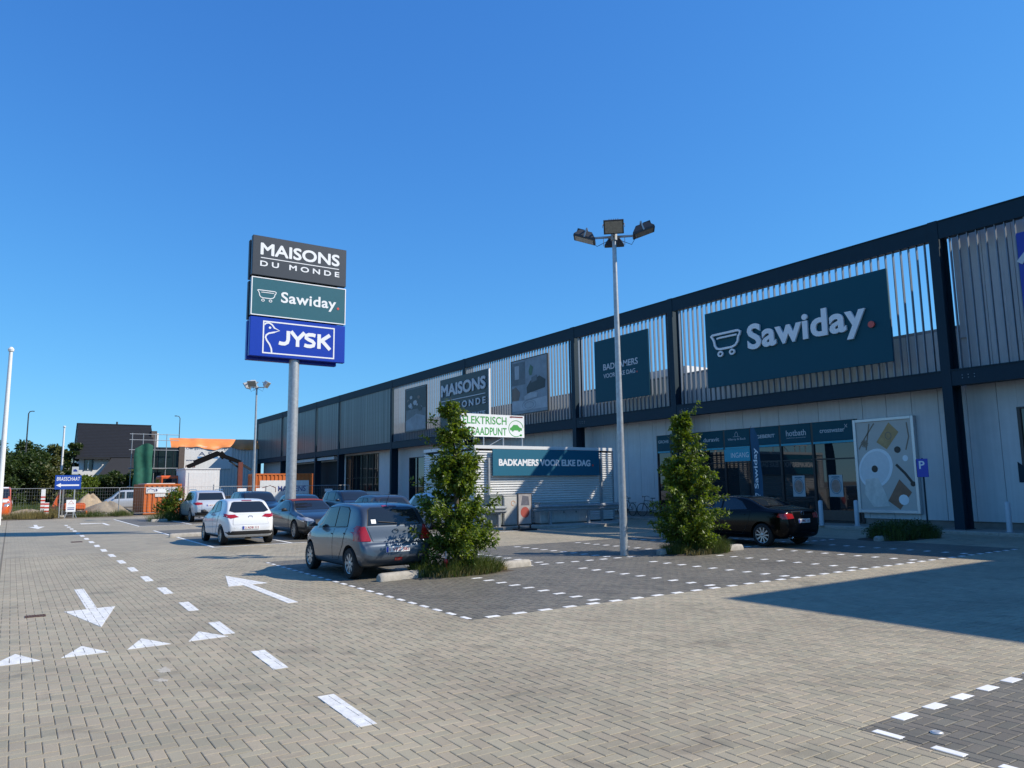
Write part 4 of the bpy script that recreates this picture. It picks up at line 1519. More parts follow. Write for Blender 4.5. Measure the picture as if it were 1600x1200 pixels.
# ---- the grey hatchback nearest to the viewer
SWIFT = dict(L=3.70, W=1.69, ro=0.56, wb=2.38, wr=0.305, spokes=8, wide=0.06, tum=0.79, cat='car',
    top=[(0, .46), (.005, .58), (.02, .67), (.09, .715), (.125, .76), (.145, .90), (.18, 1.05), (.36, 1.36), (.50, 1.45), (.95, 1.505), (1.55, 1.515), (2.05, 1.48), (2.25, 1.42), (2.62, 1.20), (2.92, 1.02), (3.05, .985), (3.35, .90), (3.57, .78), (3.67, .62), (3.70, .50)],
    belt=[(0, .93), (.5, .985), (1.2, .95), (2.2, .90), (2.9, .87), (3.7, .70)],
    wid=[(0, .80), (.06, .89), (.25, .965), (.6, 1.0), (2.7, 1.0), (3.2, .95), (3.55, .82), (3.70, .60)],
    side_win=[[(1.50, 1.00), (2.52, .955), (2.28, 1.27), (2.10, 1.375), (1.50, 1.415)], [(.80, 1.03), (1.42, 1.00), (1.42, 1.415), (1.0, 1.40), (.88, 1.34)]],
    doors=[([(1.47, .34), (2.55, .34), (2.60, .93), (1.47, .97)], 1.53, .84), ([(.92, .62), (1.04, .48), (1.16, .34), (1.45, .34), (1.45, .97), (.78, 1.0)], .84, .87)],
    tail=[[(.64, 1.04), (.80, 1.02), (.82, .76), (.54, .75)]],
    tail_side=[[(.08, .75), (.26, .76), (.42, 1.02), (.36, 1.06), (.16, 1.04)]],
    head=[[(.45, .70), (.72, .76), (.70, .88), (.50, .82)]], head_side=[[(3.25, .78), (3.55, .70), (3.50, .80), (3.1, .88)]],
    rear_win=[(-.58, 1.06), (.58, 1.06), (.50, 1.36), (.42, 1.40), (-.42, 1.40), (-.50, 1.36)],
    wind=[(-.62, 1.06), (.62, 1.06), (.50, 1.40), (-.50, 1.40)],
    hatch=[(-.50, .74), (.50, .74), (.60, 1.02), (-.60, 1.02)],
    plate=('1 VPZ 381', .58), fplate=.42, mirror=(2.45, 1.0), badge=.93, wiper=(.05, 1.09, -.35, 1.13), antenna=(.62, 1.47),
    grille=[(-.4, .56), (.4, .56), (.35, .66), (-.35, .66)], intake=[(-.5, .28), (.5, .28), (.45, .42), (-.45, .42)])
P_swift = paint('grey_blue_metallic', (0.075, 0.094, 0.118), 0.6, 0.3)
sw, csw, part = build_car('hatchback', 'grey-blue metallic hatchback parked beside the near tree', SWIFT, P_swift, (6.57, 15.82))
part('fog_light', csw.decal([(-.07, .36), (.09, .36), (.09, .42), (-.07, .42)], '-y', 0.012), M_tail)
part('brake_light', csw.decal([(-.16, 1.415), (.16, 1.415), (.16, 1.44), (-.16, 1.44)], '-y', 0.012), M_tail)
part('sticker', csw.decal([(-.50, 1.09), (-.40, 1.09), (-.40, 1.17), (-.50, 1.17)], '-y', 0.013), M_plate)

# ---- white hatchback
MAZDA = dict(L=4.06, W=1.695, ro=0.62, wb=2.57, wr=0.31, spokes=10, wide=0.035, tum=0.76,
    top=[(0, .55), (.03, .70), (.10, .88), (.20, .99), (.42, 1.20), (.62, 1.40), (.80, 1.46), (1.2, 1.495), (1.7, 1.495), (2.2, 1.44), (2.65, 1.22), (3.0, 1.03), (3.2, .98), (3.6, .90), (3.88, .78), (4.0, .66), (4.06, .5)],
    belt=[(0, .90), (.5, 1.03), (1.2, .99), (2.2, .93), (3.1, .88), (4.06, .70)],
    side_win=[[(1.72, 1.03), (2.72, .985), (2.42, 1.25), (2.2, 1.36), (1.72, 1.41)], [(.98, 1.10), (1.64, 1.04), (1.64, 1.405), (1.3, 1.38)]],
    doors=[([(1.69, .34), (2.78, .34), (2.82, .95), (1.69, .99)], 1.75, .86), ([(1.08, .64), (1.2, .48), (1.32, .34), (1.67, .34), (1.67, .99), (.92, 1.04)], .98, .90)],
    tail=[[(.36, .90), (.50, .985), (.78, .98), (.80, .92), (.62, .86)]],
    tail_side=[[(.06, .90), (.45, 1.0), (.42, 1.02), (.12, .985)]],
    head=[[(.42, .72), (.72, .78), (.70, .84), (.45, .80)]], head_side=[[(3.45, .80), (3.85, .72), (3.80, .80), (3.4, .88)]],
    rear_win=[(-.62, 1.10), (-.46, 1.05), (.46, 1.05), (.62, 1.10), (.48, 1.36), (.40, 1.385), (-.40, 1.385), (-.48, 1.36)],
    wind=[(-.62, 1.06), (.62, 1.06), (.50, 1.40), (-.50, 1.40)],
    hatch=[(-.56, .66), (.56, .66), (.55, .82), (.44, .98), (-.44, .98), (-.55, .82)],
    rear_trim=[(-.68, .34), (.68, .34), (.80, .46), (-.80, .46)],
    plate=('2 ADB 111', .56), fplate=.42, mirror=(2.6, 1.02), badge=.90, mirror_mat=M_black, antenna=(.95, 1.47), sill=True,
    grille=[(-.4, .45), (.4, .45), (.35, .66), (-.35, .66)])
P_white = paint('white_paint', (0.62, 0.63, 0.64), 0.0, 0.3)
mz, cmz, part = build_car('hatchback', 'white hatchback with tall red wedge lamps, left of the dark cabriolet', MAZDA, P_white, (6.62, 27.35))
part('brake_light', cmz.decal([(-.16, 1.41), (.16, 1.41), (.16, 1.435), (-.16, 1.435)], '-y', 0.012), M_tail)

# ---- black sedan in the shade
BMW = dict(L=4.63, W=1.81, ro=0.80, wb=2.81, wr=0.325, spokes=10, wide=0.04, rr=0.72, tum=0.74,
    top=[(0, .58), (.02, .74), (.06, .93), (.14, 1.03), (.45, 1.075), (.75, 1.10), (1.05, 1.22), (1.40, 1.37), (1.75, 1.42), (2.2, 1.43), (2.6, 1.41), (2.95, 1.32), (3.35, 1.08), (3.5, 1.01), (4.0, .94), (4.4, .82), (4.57, .68), (4.63, .5)],
    belt=[(0, .95), (.8, 1.01), (1.8, .98), (2.8, .94), (3.5, .90), (4.63, .70)],
    side_win=[[(2.30, 1.0), (3.20, .975), (2.88, 1.24), (2.66, 1.33), (2.30, 1.36)], [(1.32, 1.04), (2.22, 1.005), (2.22, 1.36), (1.85, 1.35), (1.58, 1.26)]],
    doors=[([(2.27, .34), (3.28, .34), (3.32, .93), (2.27, .97)], 2.33, .86), ([(1.28, .62), (1.40, .46), (1.50, .34), (2.24, .34), (2.24, .97), (1.16, 1.0)], 1.36, .88)],
    tail=[[(.44, .80), (.80, .78), (.82, .90), (.70, .945), (.46, .92)]],
    tail_side=[[(.02, .78), (.30, .84), (.26, .93), (.05, .935)]],
    head=[[(.40, .70), (.80, .74), (.78, .84), (.42, .80)]], head_side=[[(4.05, .76), (4.45, .70), (4.40, .80), (3.98, .84)]],
    rear_win=[(-.62, 1.14), (.62, 1.14), (.52, 1.35), (-.52, 1.35)], wind=[(-.66, 1.06), (.66, 1.06), (.52, 1.36), (-.52, 1.36)],
    hatch=[(-.42, .62), (.42, .62), (.42, .98), (-.42, .98)],
    plate=('1 TMG 167', .72), fplate=.40, mirror=(3.1, 1.0), badge=.93, exhaust=(-.55,),
    grille=[(-.35, .52), (.35, .52), (.33, .70), (-.33, .70)])
P_blk = mat('black_paint', (0.0025, 0.0025, 0.003), 0.12, 0.0, var=0.0, coat=0.0, spec=0.22)
build_car('sedan', 'black sedan parked in the building shade behind the right tree', BMW, P_blk, (18.78, 15.45))

# ---- silver off-roader
SUV = dict(L=4.92, W=1.95, ro=0.98, wb=2.99, wr=0.375, spokes=10, wide=0.045, rr=0.68, tum=0.78,
    top=[(0, .70), (.03, .85), (.10, 1.02), (.20, 1.18), (.40, 1.52), (.58, 1.68), (1.0, 1.74), (1.8, 1.765), (2.5, 1.74), (2.85, 1.66), (3.3, 1.36), (3.6, 1.20), (4.0, 1.14), (4.5, 1.05), (4.8, .90), (4.92, .62)],
    bot=[(0, .50), (.12, .34), (.6, .28), (4.3, .26), (4.75, .30), (4.92, .45)],
    belt=[(0, 1.05), (.8, 1.16), (1.8, 1.13), (2.8, 1.09), (3.6, 1.04), (4.92, .85)],
    side_win=[[(2.25, 1.18), (3.30, 1.14), (2.92, 1.47), (2.70, 1.60), (2.25, 1.64)], [(1.28, 1.21), (2.17, 1.18), (2.17, 1.64), (1.28, 1.62)], [(.66, 1.27), (1.2, 1.22), (1.2, 1.60), (.88, 1.56)]],
    doors=[([(2.21, .44), (3.38, .44), (3.42, 1.10), (2.21, 1.15)], 2.28, 1.0), ([(1.50, .80), (1.62, .58), (1.72, .44), (2.19, .44), (2.19, 1.15), (1.24, 1.18)], 1.34, 1.02)],
    tail=[[(.46, .98), (.84, .94), (.88, 1.06), (.74, 1.10), (.5, 1.07)]], tail_side=[[(.05, .94), (.42, 1.02), (.40, 1.08), (.10, 1.09)]],
    head=[[(.5, .88), (.86, .92), (.84, 1.02), (.52, .98)]],
    rear_win=[(-.68, 1.22), (.68, 1.22), (.58, 1.60), (-.58, 1.60)], wind=[(-.70, 1.24), (.70, 1.24), (.58, 1.66), (-.58, 1.66)],
    hatch=[(-.52, .74), (.52, .74), (.50, 1.14), (-.50, 1.14)], rear_trim=[(-.82, .40), (.82, .40), (.86, .56), (-.86, .56)],
    plate=('2 BCV 704', .92), fplate=.5, mirror=(3.15, 1.2), rails=(.7, 2.75, 1.79), trim_all=True, trim=0.36, exhaust=(-.6, .6), sill=True,
    grille=[(-.45, .62), (.45, .62), (.42, .90), (-.42, .90)])
P_silver = paint('light_silver', (0.46, 0.49, 0.53), 0.35, 0.3)
build_car('off_roader', 'light silver off-roader with roof rails parked behind the young shrub', SUV, P_silver, (9.35, 46.5))

# ---- dark cabriolet with red-brown roof, nose towards the viewer
CAB = dict(L=4.70, W=1.81, ro=0.95, wb=2.84, wr=0.33, spokes=10, wide=0.035, rr=0.72, tum=0.73,
    top=[(0, .60), (.03, .78), (.10, .96), (.5, 1.03), (.95, 1.10), (1.35, 1.28), (1.75, 1.39), (2.1, 1.41), (2.5, 1.39), (2.75, 1.33), (3.15, 1.08), (3.35, .99), (3.9, .92), (4.4, .80), (4.62, .64), (4.70, .48)],
    belt=[(0, .95), (1.0, 1.0), (2.0, .96), (3.3, .89), (4.7, .68)],
    side_win=[[(1.62, 1.02), (3.0, .975), (2.68, 1.22), (2.48, 1.31), (1.85, 1.31)]],
    doors=[([(1.85, .34), (3.15, .34), (3.2, .92), (1.80, .96)], 1.92, .84)],
    tail=[[(.5, .80), (.82, .80), (.80, .90), (.52, .90)]],
    head=[[(.42, .60), (.76, .68), (.80, .78), (.60, .78), (.42, .70)]], head_side=[[(4.0, .74), (4.50, .62), (4.42, .74), (3.95, .84)]],
    rear_win=[(-.45, 1.14), (.45, 1.14), (.40, 1.28), (-.40, 1.28)], wind=[(-.64, 1.03), (.64, 1.03), (.52, 1.33), (-.52, 1.33)],
    plate=('', .62), fplate=.40, mirror=(3.0, 1.0), mirror_mat=M_black,
    grille=[(-.34, .50), (.34, .50), (.38, .62), (.34, .70), (-.34, .70), (-.38, .62)], intake=[(-.72, .26), (.72, .26), (.64, .40), (-.64, .40)])
P_dgrey = paint('dark_grey_metallic', (0.030, 0.036, 0.042), 0.5, 0.28)
cab, ccab, part = build_car('cabriolet', 'dark grey cabriolet with red-brown fabric roof, nose to the viewer', CAB, P_dgrey, (9.42, 28.35), PI)
M_fab = mat('red_fabric_roof', (0.17, 0.022, 0.025), 0.85, var=0.1, scale=10)
part('fabric_roof', ccab.decal([(-.56, -.92), (.56, -.92), (.60, -.3), (.60, .30), (-.60, .30), (-.60, -.3)], '+z', 0.010, 16), M_fab)
MB().ribbon([(0, 0), (0, 0)], 0.01, 0, 0.01)
loc_, _, _, _ = ccab.bvh.ray_cast(Vector((0, 6, .62)), Vector((0, -1, 0)))
mb = MB(frame((0, loc_.y + 0.02, .60), (-1, 0, 0))); mb.ribbon([(0.07 * math.cos(t * PI / 8), 0.07 * math.sin(t * PI / 8)) for t in range(16)], 0.012, 0, 0.01, True)
for t in (PI / 2, PI / 2 + 2 * PI / 3, PI / 2 + 4 * PI / 3): mb.ribbon([(0, 0), (0.07 * math.cos(t), 0.07 * math.sin(t))], 0.012, 0, 0.01)
mb.build('badge', M_chrome, cab)

# ---- cars only seen over the roofs of the others
HATCH2 = dict(MAZDA); HATCH2.update(L=4.25, W=1.78, wb=2.6, plate=('', .6), hatch=None, spokes=8, rails=None)
HATCH2['top'] = [(s * 4.25 / 4.06, z * 1.02) for s, z in MAZDA['top']]
build_car('hatchback', 'dark grey hatchback partly hidden behind the grey-blue hatchback', HATCH2, paint('graphite_metallic', (0.045, 0.05, 0.058), 0.5, 0.3), (12.25, 28.2), 0, False)
HATCH3 = dict(SWIFT); HATCH3.update(L=3.95, W=1.74, wb=2.5, plate=('', .6), hatch=None)
HATCH3['top'] = [(s * 3.95 / 3.70, z * 1.03) for s, z in SWIFT['top']]
build_car('hatchback', 'pale hatchback behind the near tree, only its roof and red lamp visible', HATCH3, paint('pale_silver', (0.50, 0.53, 0.57), 0.2, 0.3), (15.6, 29.8), 0, False)
SUV2 = dict(SUV); SUV2.update(L=4.55, W=1.85, wb=2.7, wr=0.35, plate=('', .9), hatch=None, rails=None)
SUV2['top'] = [(s * 4.55 / 4.92, z * 0.965) for s, z in SUV['top']]
SUV2['bot'] = [(s * 4.55 / 4.92, z) for s, z in SUV['bot']]
build_car('off_roader', 'black off-roader facing the viewer behind the white hatchback', SUV2, paint('black_metallic', (0.010, 0.011, 0.014), 0.3, 0.28), (9.9, 37.2), PI, False)
SUV3 = dict(SUV2)
build_car('off_roader', 'dark blue off-roader behind the dark grey hatchback, facing the viewer', SUV3, paint('dark_blue_metallic', (0.018, 0.026, 0.040), 0.4, 0.28), (13.9, 35.0), PI, False)
build_car('estate_car', 'dark car with a pale reflecting windscreen right behind the sign pole', dict(HATCH2), paint('black_paint_b', (0.012, 0.013, 0.015), 0.3, 0.28), (12.0, 36.5), PI, False)
# ================================================================ pylon sign
M_galv = mat('galvanised_steel', (0.40, 0.42, 0.43), 0.45, metal=0.55, var=0.22, scale=9)
PX, PY = 9.68, 31.05
py = empty('pylon_sign', (PX, PY, 0), 'tall grey pole with three stacked shop signs, MAISONS DU MONDE on top', 'sign')
mb = MB().lathe([(0.215, 0.0), (0.215, 7.22)], 32)
mb.lathe([(0.36, 0.0), (0.36, 0.03), (0.215, 0.03)], 24)
mb.build('pole', M_galv, py, 40)
M_char = mat('charcoal_panel', (0.045, 0.050, 0.058), 0.4, var=0.05)
M_pet2 = mat('petrol_panel', (0.030, 0.115, 0.140), 0.35, var=0.05)
M_jblue2 = mat('blue_panel', (0.004, 0.038, 0.36), 0.35, var=0.04)
M_side = mat('dark_panel_back', (0.015, 0.018, 0.03), 0.5, var=0.05)
XL, XR = 7.72 - PX, 11.81 - PX
panels = [('panel', 10.66, 12.36, M_char), ('panel', 8.94, 10.57, M_pet2), ('panel', 7.23, 8.88, M_jblue2)]
PF = frame((0, -0.31, 0))
pobj = []
for k, (nm, z0, z1, m) in enumerate(panels):
    o = MB().box(XL, XR, -0.30, -0.06, z0, z1, 0.015).build('panel', m, py)
    pobj.append(o)
    MB().box(XL - 0.02, XR - 0.25, 0.06, 0.30, z0 - 0.12, z1 - 0.12, 0.015).build('rear_panel', (M_side, M_side, M_jblue)[k], py)
    MB().box(XL + 0.3, XR - 0.4, -0.06, 0.06, z0 + 0.2, z1 - 0.3).build('core', M_side, py)
X = lambda v: v - PX
text_parts('lettering', 'MAISONS', PF, X(8.06), X(11.47), 11.56, 12.05, M_let, pobj[0], 0.012, 0.0, z=-0.012, fat=0.022)
MB(PF).box(X(8.06), X(11.47), 11.40, 11.435, -0.012, 0.0).build('rule', M_let, pobj[0])
text_parts('lettering', 'DU MONDE', PF, X(8.05), X(11.48), 11.06, 11.28, M_let, pobj[0], 0.012, 0.0, 1.55, z=-0.012, fat=0.010)
mb = MB(PF); cart(mb, X(7.97), 9.56, 0.78, 0.46, 0.035, -0.012, 0.0); mb.build('tub_logo', M_let, pobj[1])
text_parts('lettering', 'Sawiday', PF, X(8.95), X(11.37), 9.45, 10.06, M_let, pobj[1], 0.012, 0.02, 1.06, z=-0.012)
MB(PF).prism([(X(11.46) + 0.055 * math.cos(k * PI / 8), 9.63 + 0.055 * math.sin(k * PI / 8)) for k in range(16)], -0.012, 0.0).build('red_dot', M_red, pobj[1])
MB(PF).box(XL, XR, 10.53, 10.57, -0.01, 0.002).box(XL, XR, 8.94, 8.98, -0.01, 0.002).box(XL, XL + 0.04, 8.98, 10.53, -0.01, 0.002).box(XR - 0.04, XR, 8.98, 10.53, -0.01, 0.002).build('white_rim', M_let, pobj[1])
mb = MB(PF)
a, b, c_, d_ = X(8.24), X(11.33), 7.36, 8.74
t = 0.055
mb.box(a, b, d_ - t, d_, -0.012, 0.0).box(a, b, c_, c_ + t, -0.012, 0.0).box(a, a + t, c_ + t, d_ - t, -0.012, 0.0).box(b - t, b, c_ + t, d_ - t, -0.012, 0.0)
mb.build('white_rim', M_let, pobj[2])
def block(polys, x0, x1, y0, y1, n=4):
    mb_ = MB(PF)
    for k, pl in enumerate(polys):
        mb_.ribbon([(x0 + (x1 - x0) * p, y0 + (y1 - y0) * q) for p, q in pl], 0.155, -0.012, 0.0 + 0.0004 * k)
    mb_.build('letter', M_let, pobj[2])
zb, zt = 7.76, 8.40
block([[(0.72, 1.0), (0.72, 0.42), (0.66, 0.22), (0.48, 0.12), (0.25, 0.12), (0.08, 0.16)]], X(8.87), X(9.47), zb, zt)
block([[(0.08, 1.0), (0.5, 0.48), (0.5, 0.0)], [(0.92, 1.0), (0.5, 0.48)]], X(9.36), X(10.05), zb, zt)
block([[(0.92, 0.86), (0.70, 0.90), (0.40, 0.89), (0.20, 0.80), (0.20, 0.66), (0.40, 0.56), (0.70, 0.46), (0.82, 0.34), (0.78, 0.18), (0.55, 0.11), (0.30, 0.11), (0.08, 0.16)]], X(9.95), X(10.52), zb, zt)
block([[(0.14, 0.0), (0.14, 1.0)], [(0.18, 0.48), (0.90, 1.0)], [(0.34, 0.58), (0.92, 0.0)]], X(10.55), X(11.18), zb, zt)
mb = MB(PF)
gx = a + 0.03
head = [(0.02, 1.20), (0.10, 1.28), (0.22, 1.30), (0.34, 1.24), (0.42, 1.14), (0.46, 1.08)]
mb.ribbon([(gx + p, 7.36 + q) for p, q in head], 0.06, -0.012, 0)
mb.ribbon([(gx + p, 7.36 + q) for p, q in [(0.46, 1.10), (0.66, 1.01), (0.46, 0.93), (0.40, 0.92)]], 0.045, -0.012, 0.0005)
mb.ribbon([(gx + p, 7.36 + q) for p, q in [(0.46, 0.93), (0.36, 0.90), (0.22, 0.86), (0.12, 0.78), (0.09, 0.68), (0.14, 0.56), (0.26, 0.40), (0.34, 0.22), (0.36, 0.04)]], 0.065, -0.012, 0.001)
mb.prism([(gx + 0.26 + 0.05 * math.cos(k * PI / 6), 7.36 + 1.10 + 0.05 * math.sin(k * PI / 6)) for k in range(12)], -0.012, 0.001)
mb.build('bird_logo', M_let, pobj[2])


# ================================================================ lamp posts
M_lampb = mat('lamp_housing', (0.035, 0.037, 0.04), 0.5, var=0.2, scale=20)
M_lampg = mat('lamp_lens', (0.26, 0.235, 0.19), 0.25, var=0.3, scale=25)


def floodlight(e, c, yaw, tilt, s=1.0, hm=M_lampb):
    """rectangular flood light with ribbed back, pointing along yaw and down by tilt"""
    dr = Vector((math.cos(yaw) * math.cos(tilt), math.sin(yaw) * math.cos(tilt), -math.sin(tilt)))
    rt = Vector((-math.sin(yaw), math.cos(yaw), 0))
    up = rt.cross(dr) * -1
    if up.z < 0: up = -up
    M = Matrix(((rt.x, up.x, dr.x, c[0]), (rt.y, up.y, dr.y, c[1]), (rt.z, up.z, dr.z, c[2]), (0, 0, 0, 1)))
    w, h = (0.24 * s, 0.17 * s) if tilt < 1.2 else (0.20 * s, 0.27 * s)
    mb = MB(M)
    vs = [(-w, -h, 0.08 * s), (w, -h, 0.08 * s), (w, h, 0.08 * s), (-w, h, 0.08 * s), (-w, -h, 0.03 * s), (w, -h, 0.03 * s), (w, h, 0.03 * s), (-w, h, 0.03 * s), (-w * .55, -h * .5, -0.13 * s), (w * .55, -h * .5, -0.13 * s), (w * .55, h * .6, -0.13 * s), (-w * .55, h * .6, -0.13 * s)]
    mb.add(vs, [(0, 1, 2, 3), (0, 4, 5, 1), (1, 5, 6, 2), (2, 6, 7, 3), (3, 7, 4, 0), (4, 8, 9, 5), (5, 9, 10, 6), (6, 10, 11, 7), (7, 11, 8, 4), (8, 11, 10, 9)])
    for k in range(-2, 3):
        mb.box(k * w * 0.22 - 0.008, k * w * 0.22 + 0.008, h * 0.2, h * 0.85, -0.15 * s, 0.02 * s)
    hs = mb.build('flood_light', hm, e)
    MB(M).box(-w * .86, w * .86, -h * .84, h * .84, 0.075 * s, 0.085 * s).build('lens', M_lampg, hs)
    mb = MB(M)
    mb.box(-w - 0.03, -w - 0.015, -0.02, 0.02, -0.16 * s, 0.06 * s).box(w + 0.015, w + 0.03, -0.02, 0.02, -0.16 * s, 0.06 * s).box(-w - 0.015, w + 0.015, -0.02, 0.02, -0.175 * s, -0.16 * s)
    mb.build('yoke', M_galv, hs)
    return M


def lamp_post(name, label, x, y, h, heads, r0=0.105, r1=0.055, s=1.0, hm=M_lampb):
    e = empty(name, (x, y, 0), label, 'lamp post')
    n = 10
    MB().lathe([(r0 + (r1 - r0) * k / n, h * k / n) for k in range(n + 1)] + [(0.001, h)], 20).build('pole', M_galv, e, 40)
    MB().box(-0.005, 0.055 + r0 * 0.4, -0.045, 0.045, 0.6, 1.0).build('access_door', M_galv, e)
    br = MB()
    for (yaw, dist, dz, tilt) in heads:
        px_, py_ = math.cos(yaw) * dist, math.sin(yaw) * dist
        br.bar((0, 0, h - 0.06), (px_ * 0.75, py_ * 0.75, h - 0.06), 0.05, 0.05)
        br.bar((px_ * 0.75, py_ * 0.75, h - 0.09), (px_ * 0.75, py_ * 0.75, h + dz + 0.02), 0.04, 0.04)
    br.lathe([(0.001, h + 0.04), (0.09, h + 0.04), (0.09, h - 0.16), (0.05, h - 0.16)], 16)
    br.build('bracket', M_galv, e)
    for (yaw, dist, dz, tilt) in heads:
        px_, py_ = math.cos(yaw) * dist, math.sin(yaw) * dist
        floodlight(e, (px_, py_, h + dz), yaw, tilt, s, hm)
        MB().tube([(px_ * 0.85, py_ * 0.85, h + dz - 0.06), (px_ * 0.6, py_ * 0.6, h - 0.30), (0.07 * math.cos(yaw), 0.07 * math.sin(yaw), h - 0.12)], 0.008, 6).build('cable', M_black, e)
    return e


vy = math.atan2(-14.5, -13.2)
lamp_post('lamp_post', 'tall galvanised lamp post with four flood lights standing in the dark bays', 13.2, 14.57, 8.55,
          [(vy, 0.30, 0.14, 0.60), (vy - PI / 2, 0.78, -0.02, 1.25), (vy + PI / 2, 0.78, 0.08, 1.25), (vy + PI, 0.42, -0.10, 1.15)], s=1.12)
lamp_post('lamp_post', 'slim far lamp post with pale flood lights, left of the sign pole', 12.08, 46.0, 8.0,
          [(-2.3, 0.55, 0.12, 0.5), (2.4, 0.6, 0.08, 0.6), (-0.6, 0.6, 0.12, 0.6)], 0.09, 0.05, 1.15, mat('pale_housing', (0.5, 0.5, 0.48), 0.5, var=0.1))

# ================================================================ enclosure with the long slogan board
M_corr = mat('corrugated_sheet', (0.72, 0.71, 0.68), 0.45, metal=0.0, var=0.05, streak=0.05)
EY = 27.2
en = empty('corrugated_enclosure', (20.2, EY, 0), 'pale corrugated metal enclosure behind the guard rail, half in shadow', 'enclosure')
def corr_wall(mb, a, b, z0, z1, pitch=0.105, amp=0.034):
    """horizontal corrugation between plan points a and b, outward normal to the right of a->b"""
    dx, dy = b[0] - a[0], b[1] - a[1]
    l = math.hypot(dx, dy)
    nx, ny = dy / l, -dx / l
    n = int((z1 - z0) / pitch)
    vs, fs, prof = [], [], []
    for k in range(n):
        z = z0 + k * pitch
        prof += [(z, -amp), (z + pitch * 0.30, -amp), (z + pitch * 0.40, amp), (z + pitch * 0.92, amp * 0.8)]
    prof.append((z0 + n * pitch, -amp))
    for (z, o_) in prof:
        vs += [(a[0] + nx * o_, a[1] + ny * o_, z), (b[0] + nx * o_, b[1] + ny * o_, z)]
    for k in range(len(prof) - 1):
        fs.append((2 * k, 2 * k + 1, 2 * k + 3, 2 * k + 2))
    mb.add(vs, fs)
W0, W1 = 16.3 - 20.2, 24.05 - 20.2
mb = MB(); corr_wall(mb, (W0, 0), (W1, 0), 0.16, 3.40); mb.build('front_sheet', M_corr, en)
mb = MB(); corr_wall(mb, (W0, 4.6), (W0, 0), 0.16, 3.40); mb.build('side_sheet', M_corr, en)
mb = MB(); corr_wall(mb, (W1, 0), (W1, 4.6), 0.16, 3.40); mb.build('side_sheet', M_corr, en)
MB().box(W0 + 0.05, W1 - 0.05, 0.05, 4.6, 0.0, 3.38).build('core', M_inside, en)
MB().box(W0 - 0.04, W1 + 0.04, -0.05, 4.65, 3.40, 3.54).build('roof_trim', mat('white_flashing', (0.70, 0.70, 0.68), 0.45, var=0.04), en)
for x in (W0 - 0.03, W1 - 0.05):
    MB().box(x, x + 0.08, -0.045, 0.03, 0.12, 3.40).build('corner_post', M_galv, en)
for x in (16.95 - 20.2, 23.22 - 20.2):
    MB().box(x - 0.04, x + 0.04, -0.16, -0.05, 0.10, 3.0).build('post', M_galv, en)
e = empty('slogan_board', (20.0, EY - 0.2, 2.23), 'long petrol board reading BADKAMERS VOOR ELKE DAG on the corrugated enclosure', 'sign')
MB().box(17.1 - 20, 23.07 - 20, 0, 0.06, 0, 1.14, 0.006).build('panel', mat('bright_petrol', (0.004, 0.115, 0.185), 0.5, var=0.03), e)
F_ = frame((0, -0.001, 0))
text_parts('lettering', 'BADKAMERS VOOR ELKE DAG', F_, 17.42 - 20, 22.5 - 20, 0.44, 0.71, M_let, e, 0.006, 0.0, fat=0.018)
MB(F_).prism([(22.66 - 20 + 0.05 * math.cos(k * PI / 8), 0.47 + 0.05 * math.sin(k * PI / 8)) for k in range(16)], 0, 0.006).build('red_dot', M_red, e)

# electric charging sign above the enclosure
e = empty('charging_sign', (17.92, 28.2, 3.42), 'white sign with green ELEKTRISCH OPLAADPUNT and a green car on thin posts', 'sign')
MB().box(17.15 - 18.85, 20.53 - 18.85, 0, 0.04, 0.57, 1.58, 0.004).build('panel', mat('white_sign_face', (0.74, 0.75, 0.73), 0.45, var=0.03), e)
M_green = mat('leaf_green_print', (0.05, 0.30, 0.06), 0.5, var=0.03)
F_ = frame((0, -0.001, 0))
text_parts('lettering', 'ELEKTRISCH', F_, 17.25 - 18.85, 19.55 - 18.85, 1.13, 1.48, M_green, e, 0.004, 0.012)
text_parts('lettering', 'OPLAADPUNT', F_, 17.25 - 18.85, 19.55 - 18.85, 0.64, 0.99, M_green, e, 0.004, 0.012)
mb = MB(F_)
cx, cy, r_ = 20.07 - 18.85, 0.98, 0.40
mb.ribbon([(cx + r_ * math.cos(t * PI / 20 + 0.1), cy + r_ * 0.92 * math.sin(t * PI / 20 + 0.1)) for t in range(35)], 0.028, 0, 0.004)
mb.prism([(cx - 0.33, cy - 0.08), (cx + 0.33, cy - 0.08), (cx + 0.33, cy + 0.02), (cx + 0.2, cy + 0.06), (cx + 0.08, cy + 0.17), (cx - 0.14, cy + 0.17), (cx - 0.26, cy + 0.05), (cx - 0.33, cy + 0.02)], 0, 0.004)
for k in (-0.18, 0.18): mb.prism([(cx + k + 0.06 * math.cos(t * PI / 5), cy - 0.08 + 0.06 * math.sin(t * PI / 5)) for t in range(10)], 0, 0.0055)
mb.prism([(cx + 0.27 + 0.07 * math.cos(t * PI / 5), cy - 0.30 + 0.05 * math.sin(t * PI / 5)) for t in range(10)], 0, 0.004)
mb.build('car_pictogram', M_green, e)
mb = MB(F_); mb.prism([(19.7 - 18.85, 1.50), (19.82 - 18.85, 1.45), (19.82 - 18.85, 1.48), (20.45 - 18.85, 1.48), (20.45 - 18.85, 1.54), (19.82 - 18.85, 1.54), (19.82 - 18.85, 1.56)], 0, 0.004)
mb.build('arrow', mat('dark_red_print', (0.16, 0.02, 0.02), 0.5, var=0), e)
for x in (17.3, 17.85, 18.35, 19.4, 20.45):
    MB().tube([(x - 18.85, 0.06, 0.08), (x - 18.85, 0.06, 0.62)], 0.028, 8).build('post', M_galv, e)
MB().bar((18.4 - 18.85, 0.3, 0.0), (19.4 - 18.85, 0.08, 0.55), 0.03, 0.03).build('brace', M_galv, e)

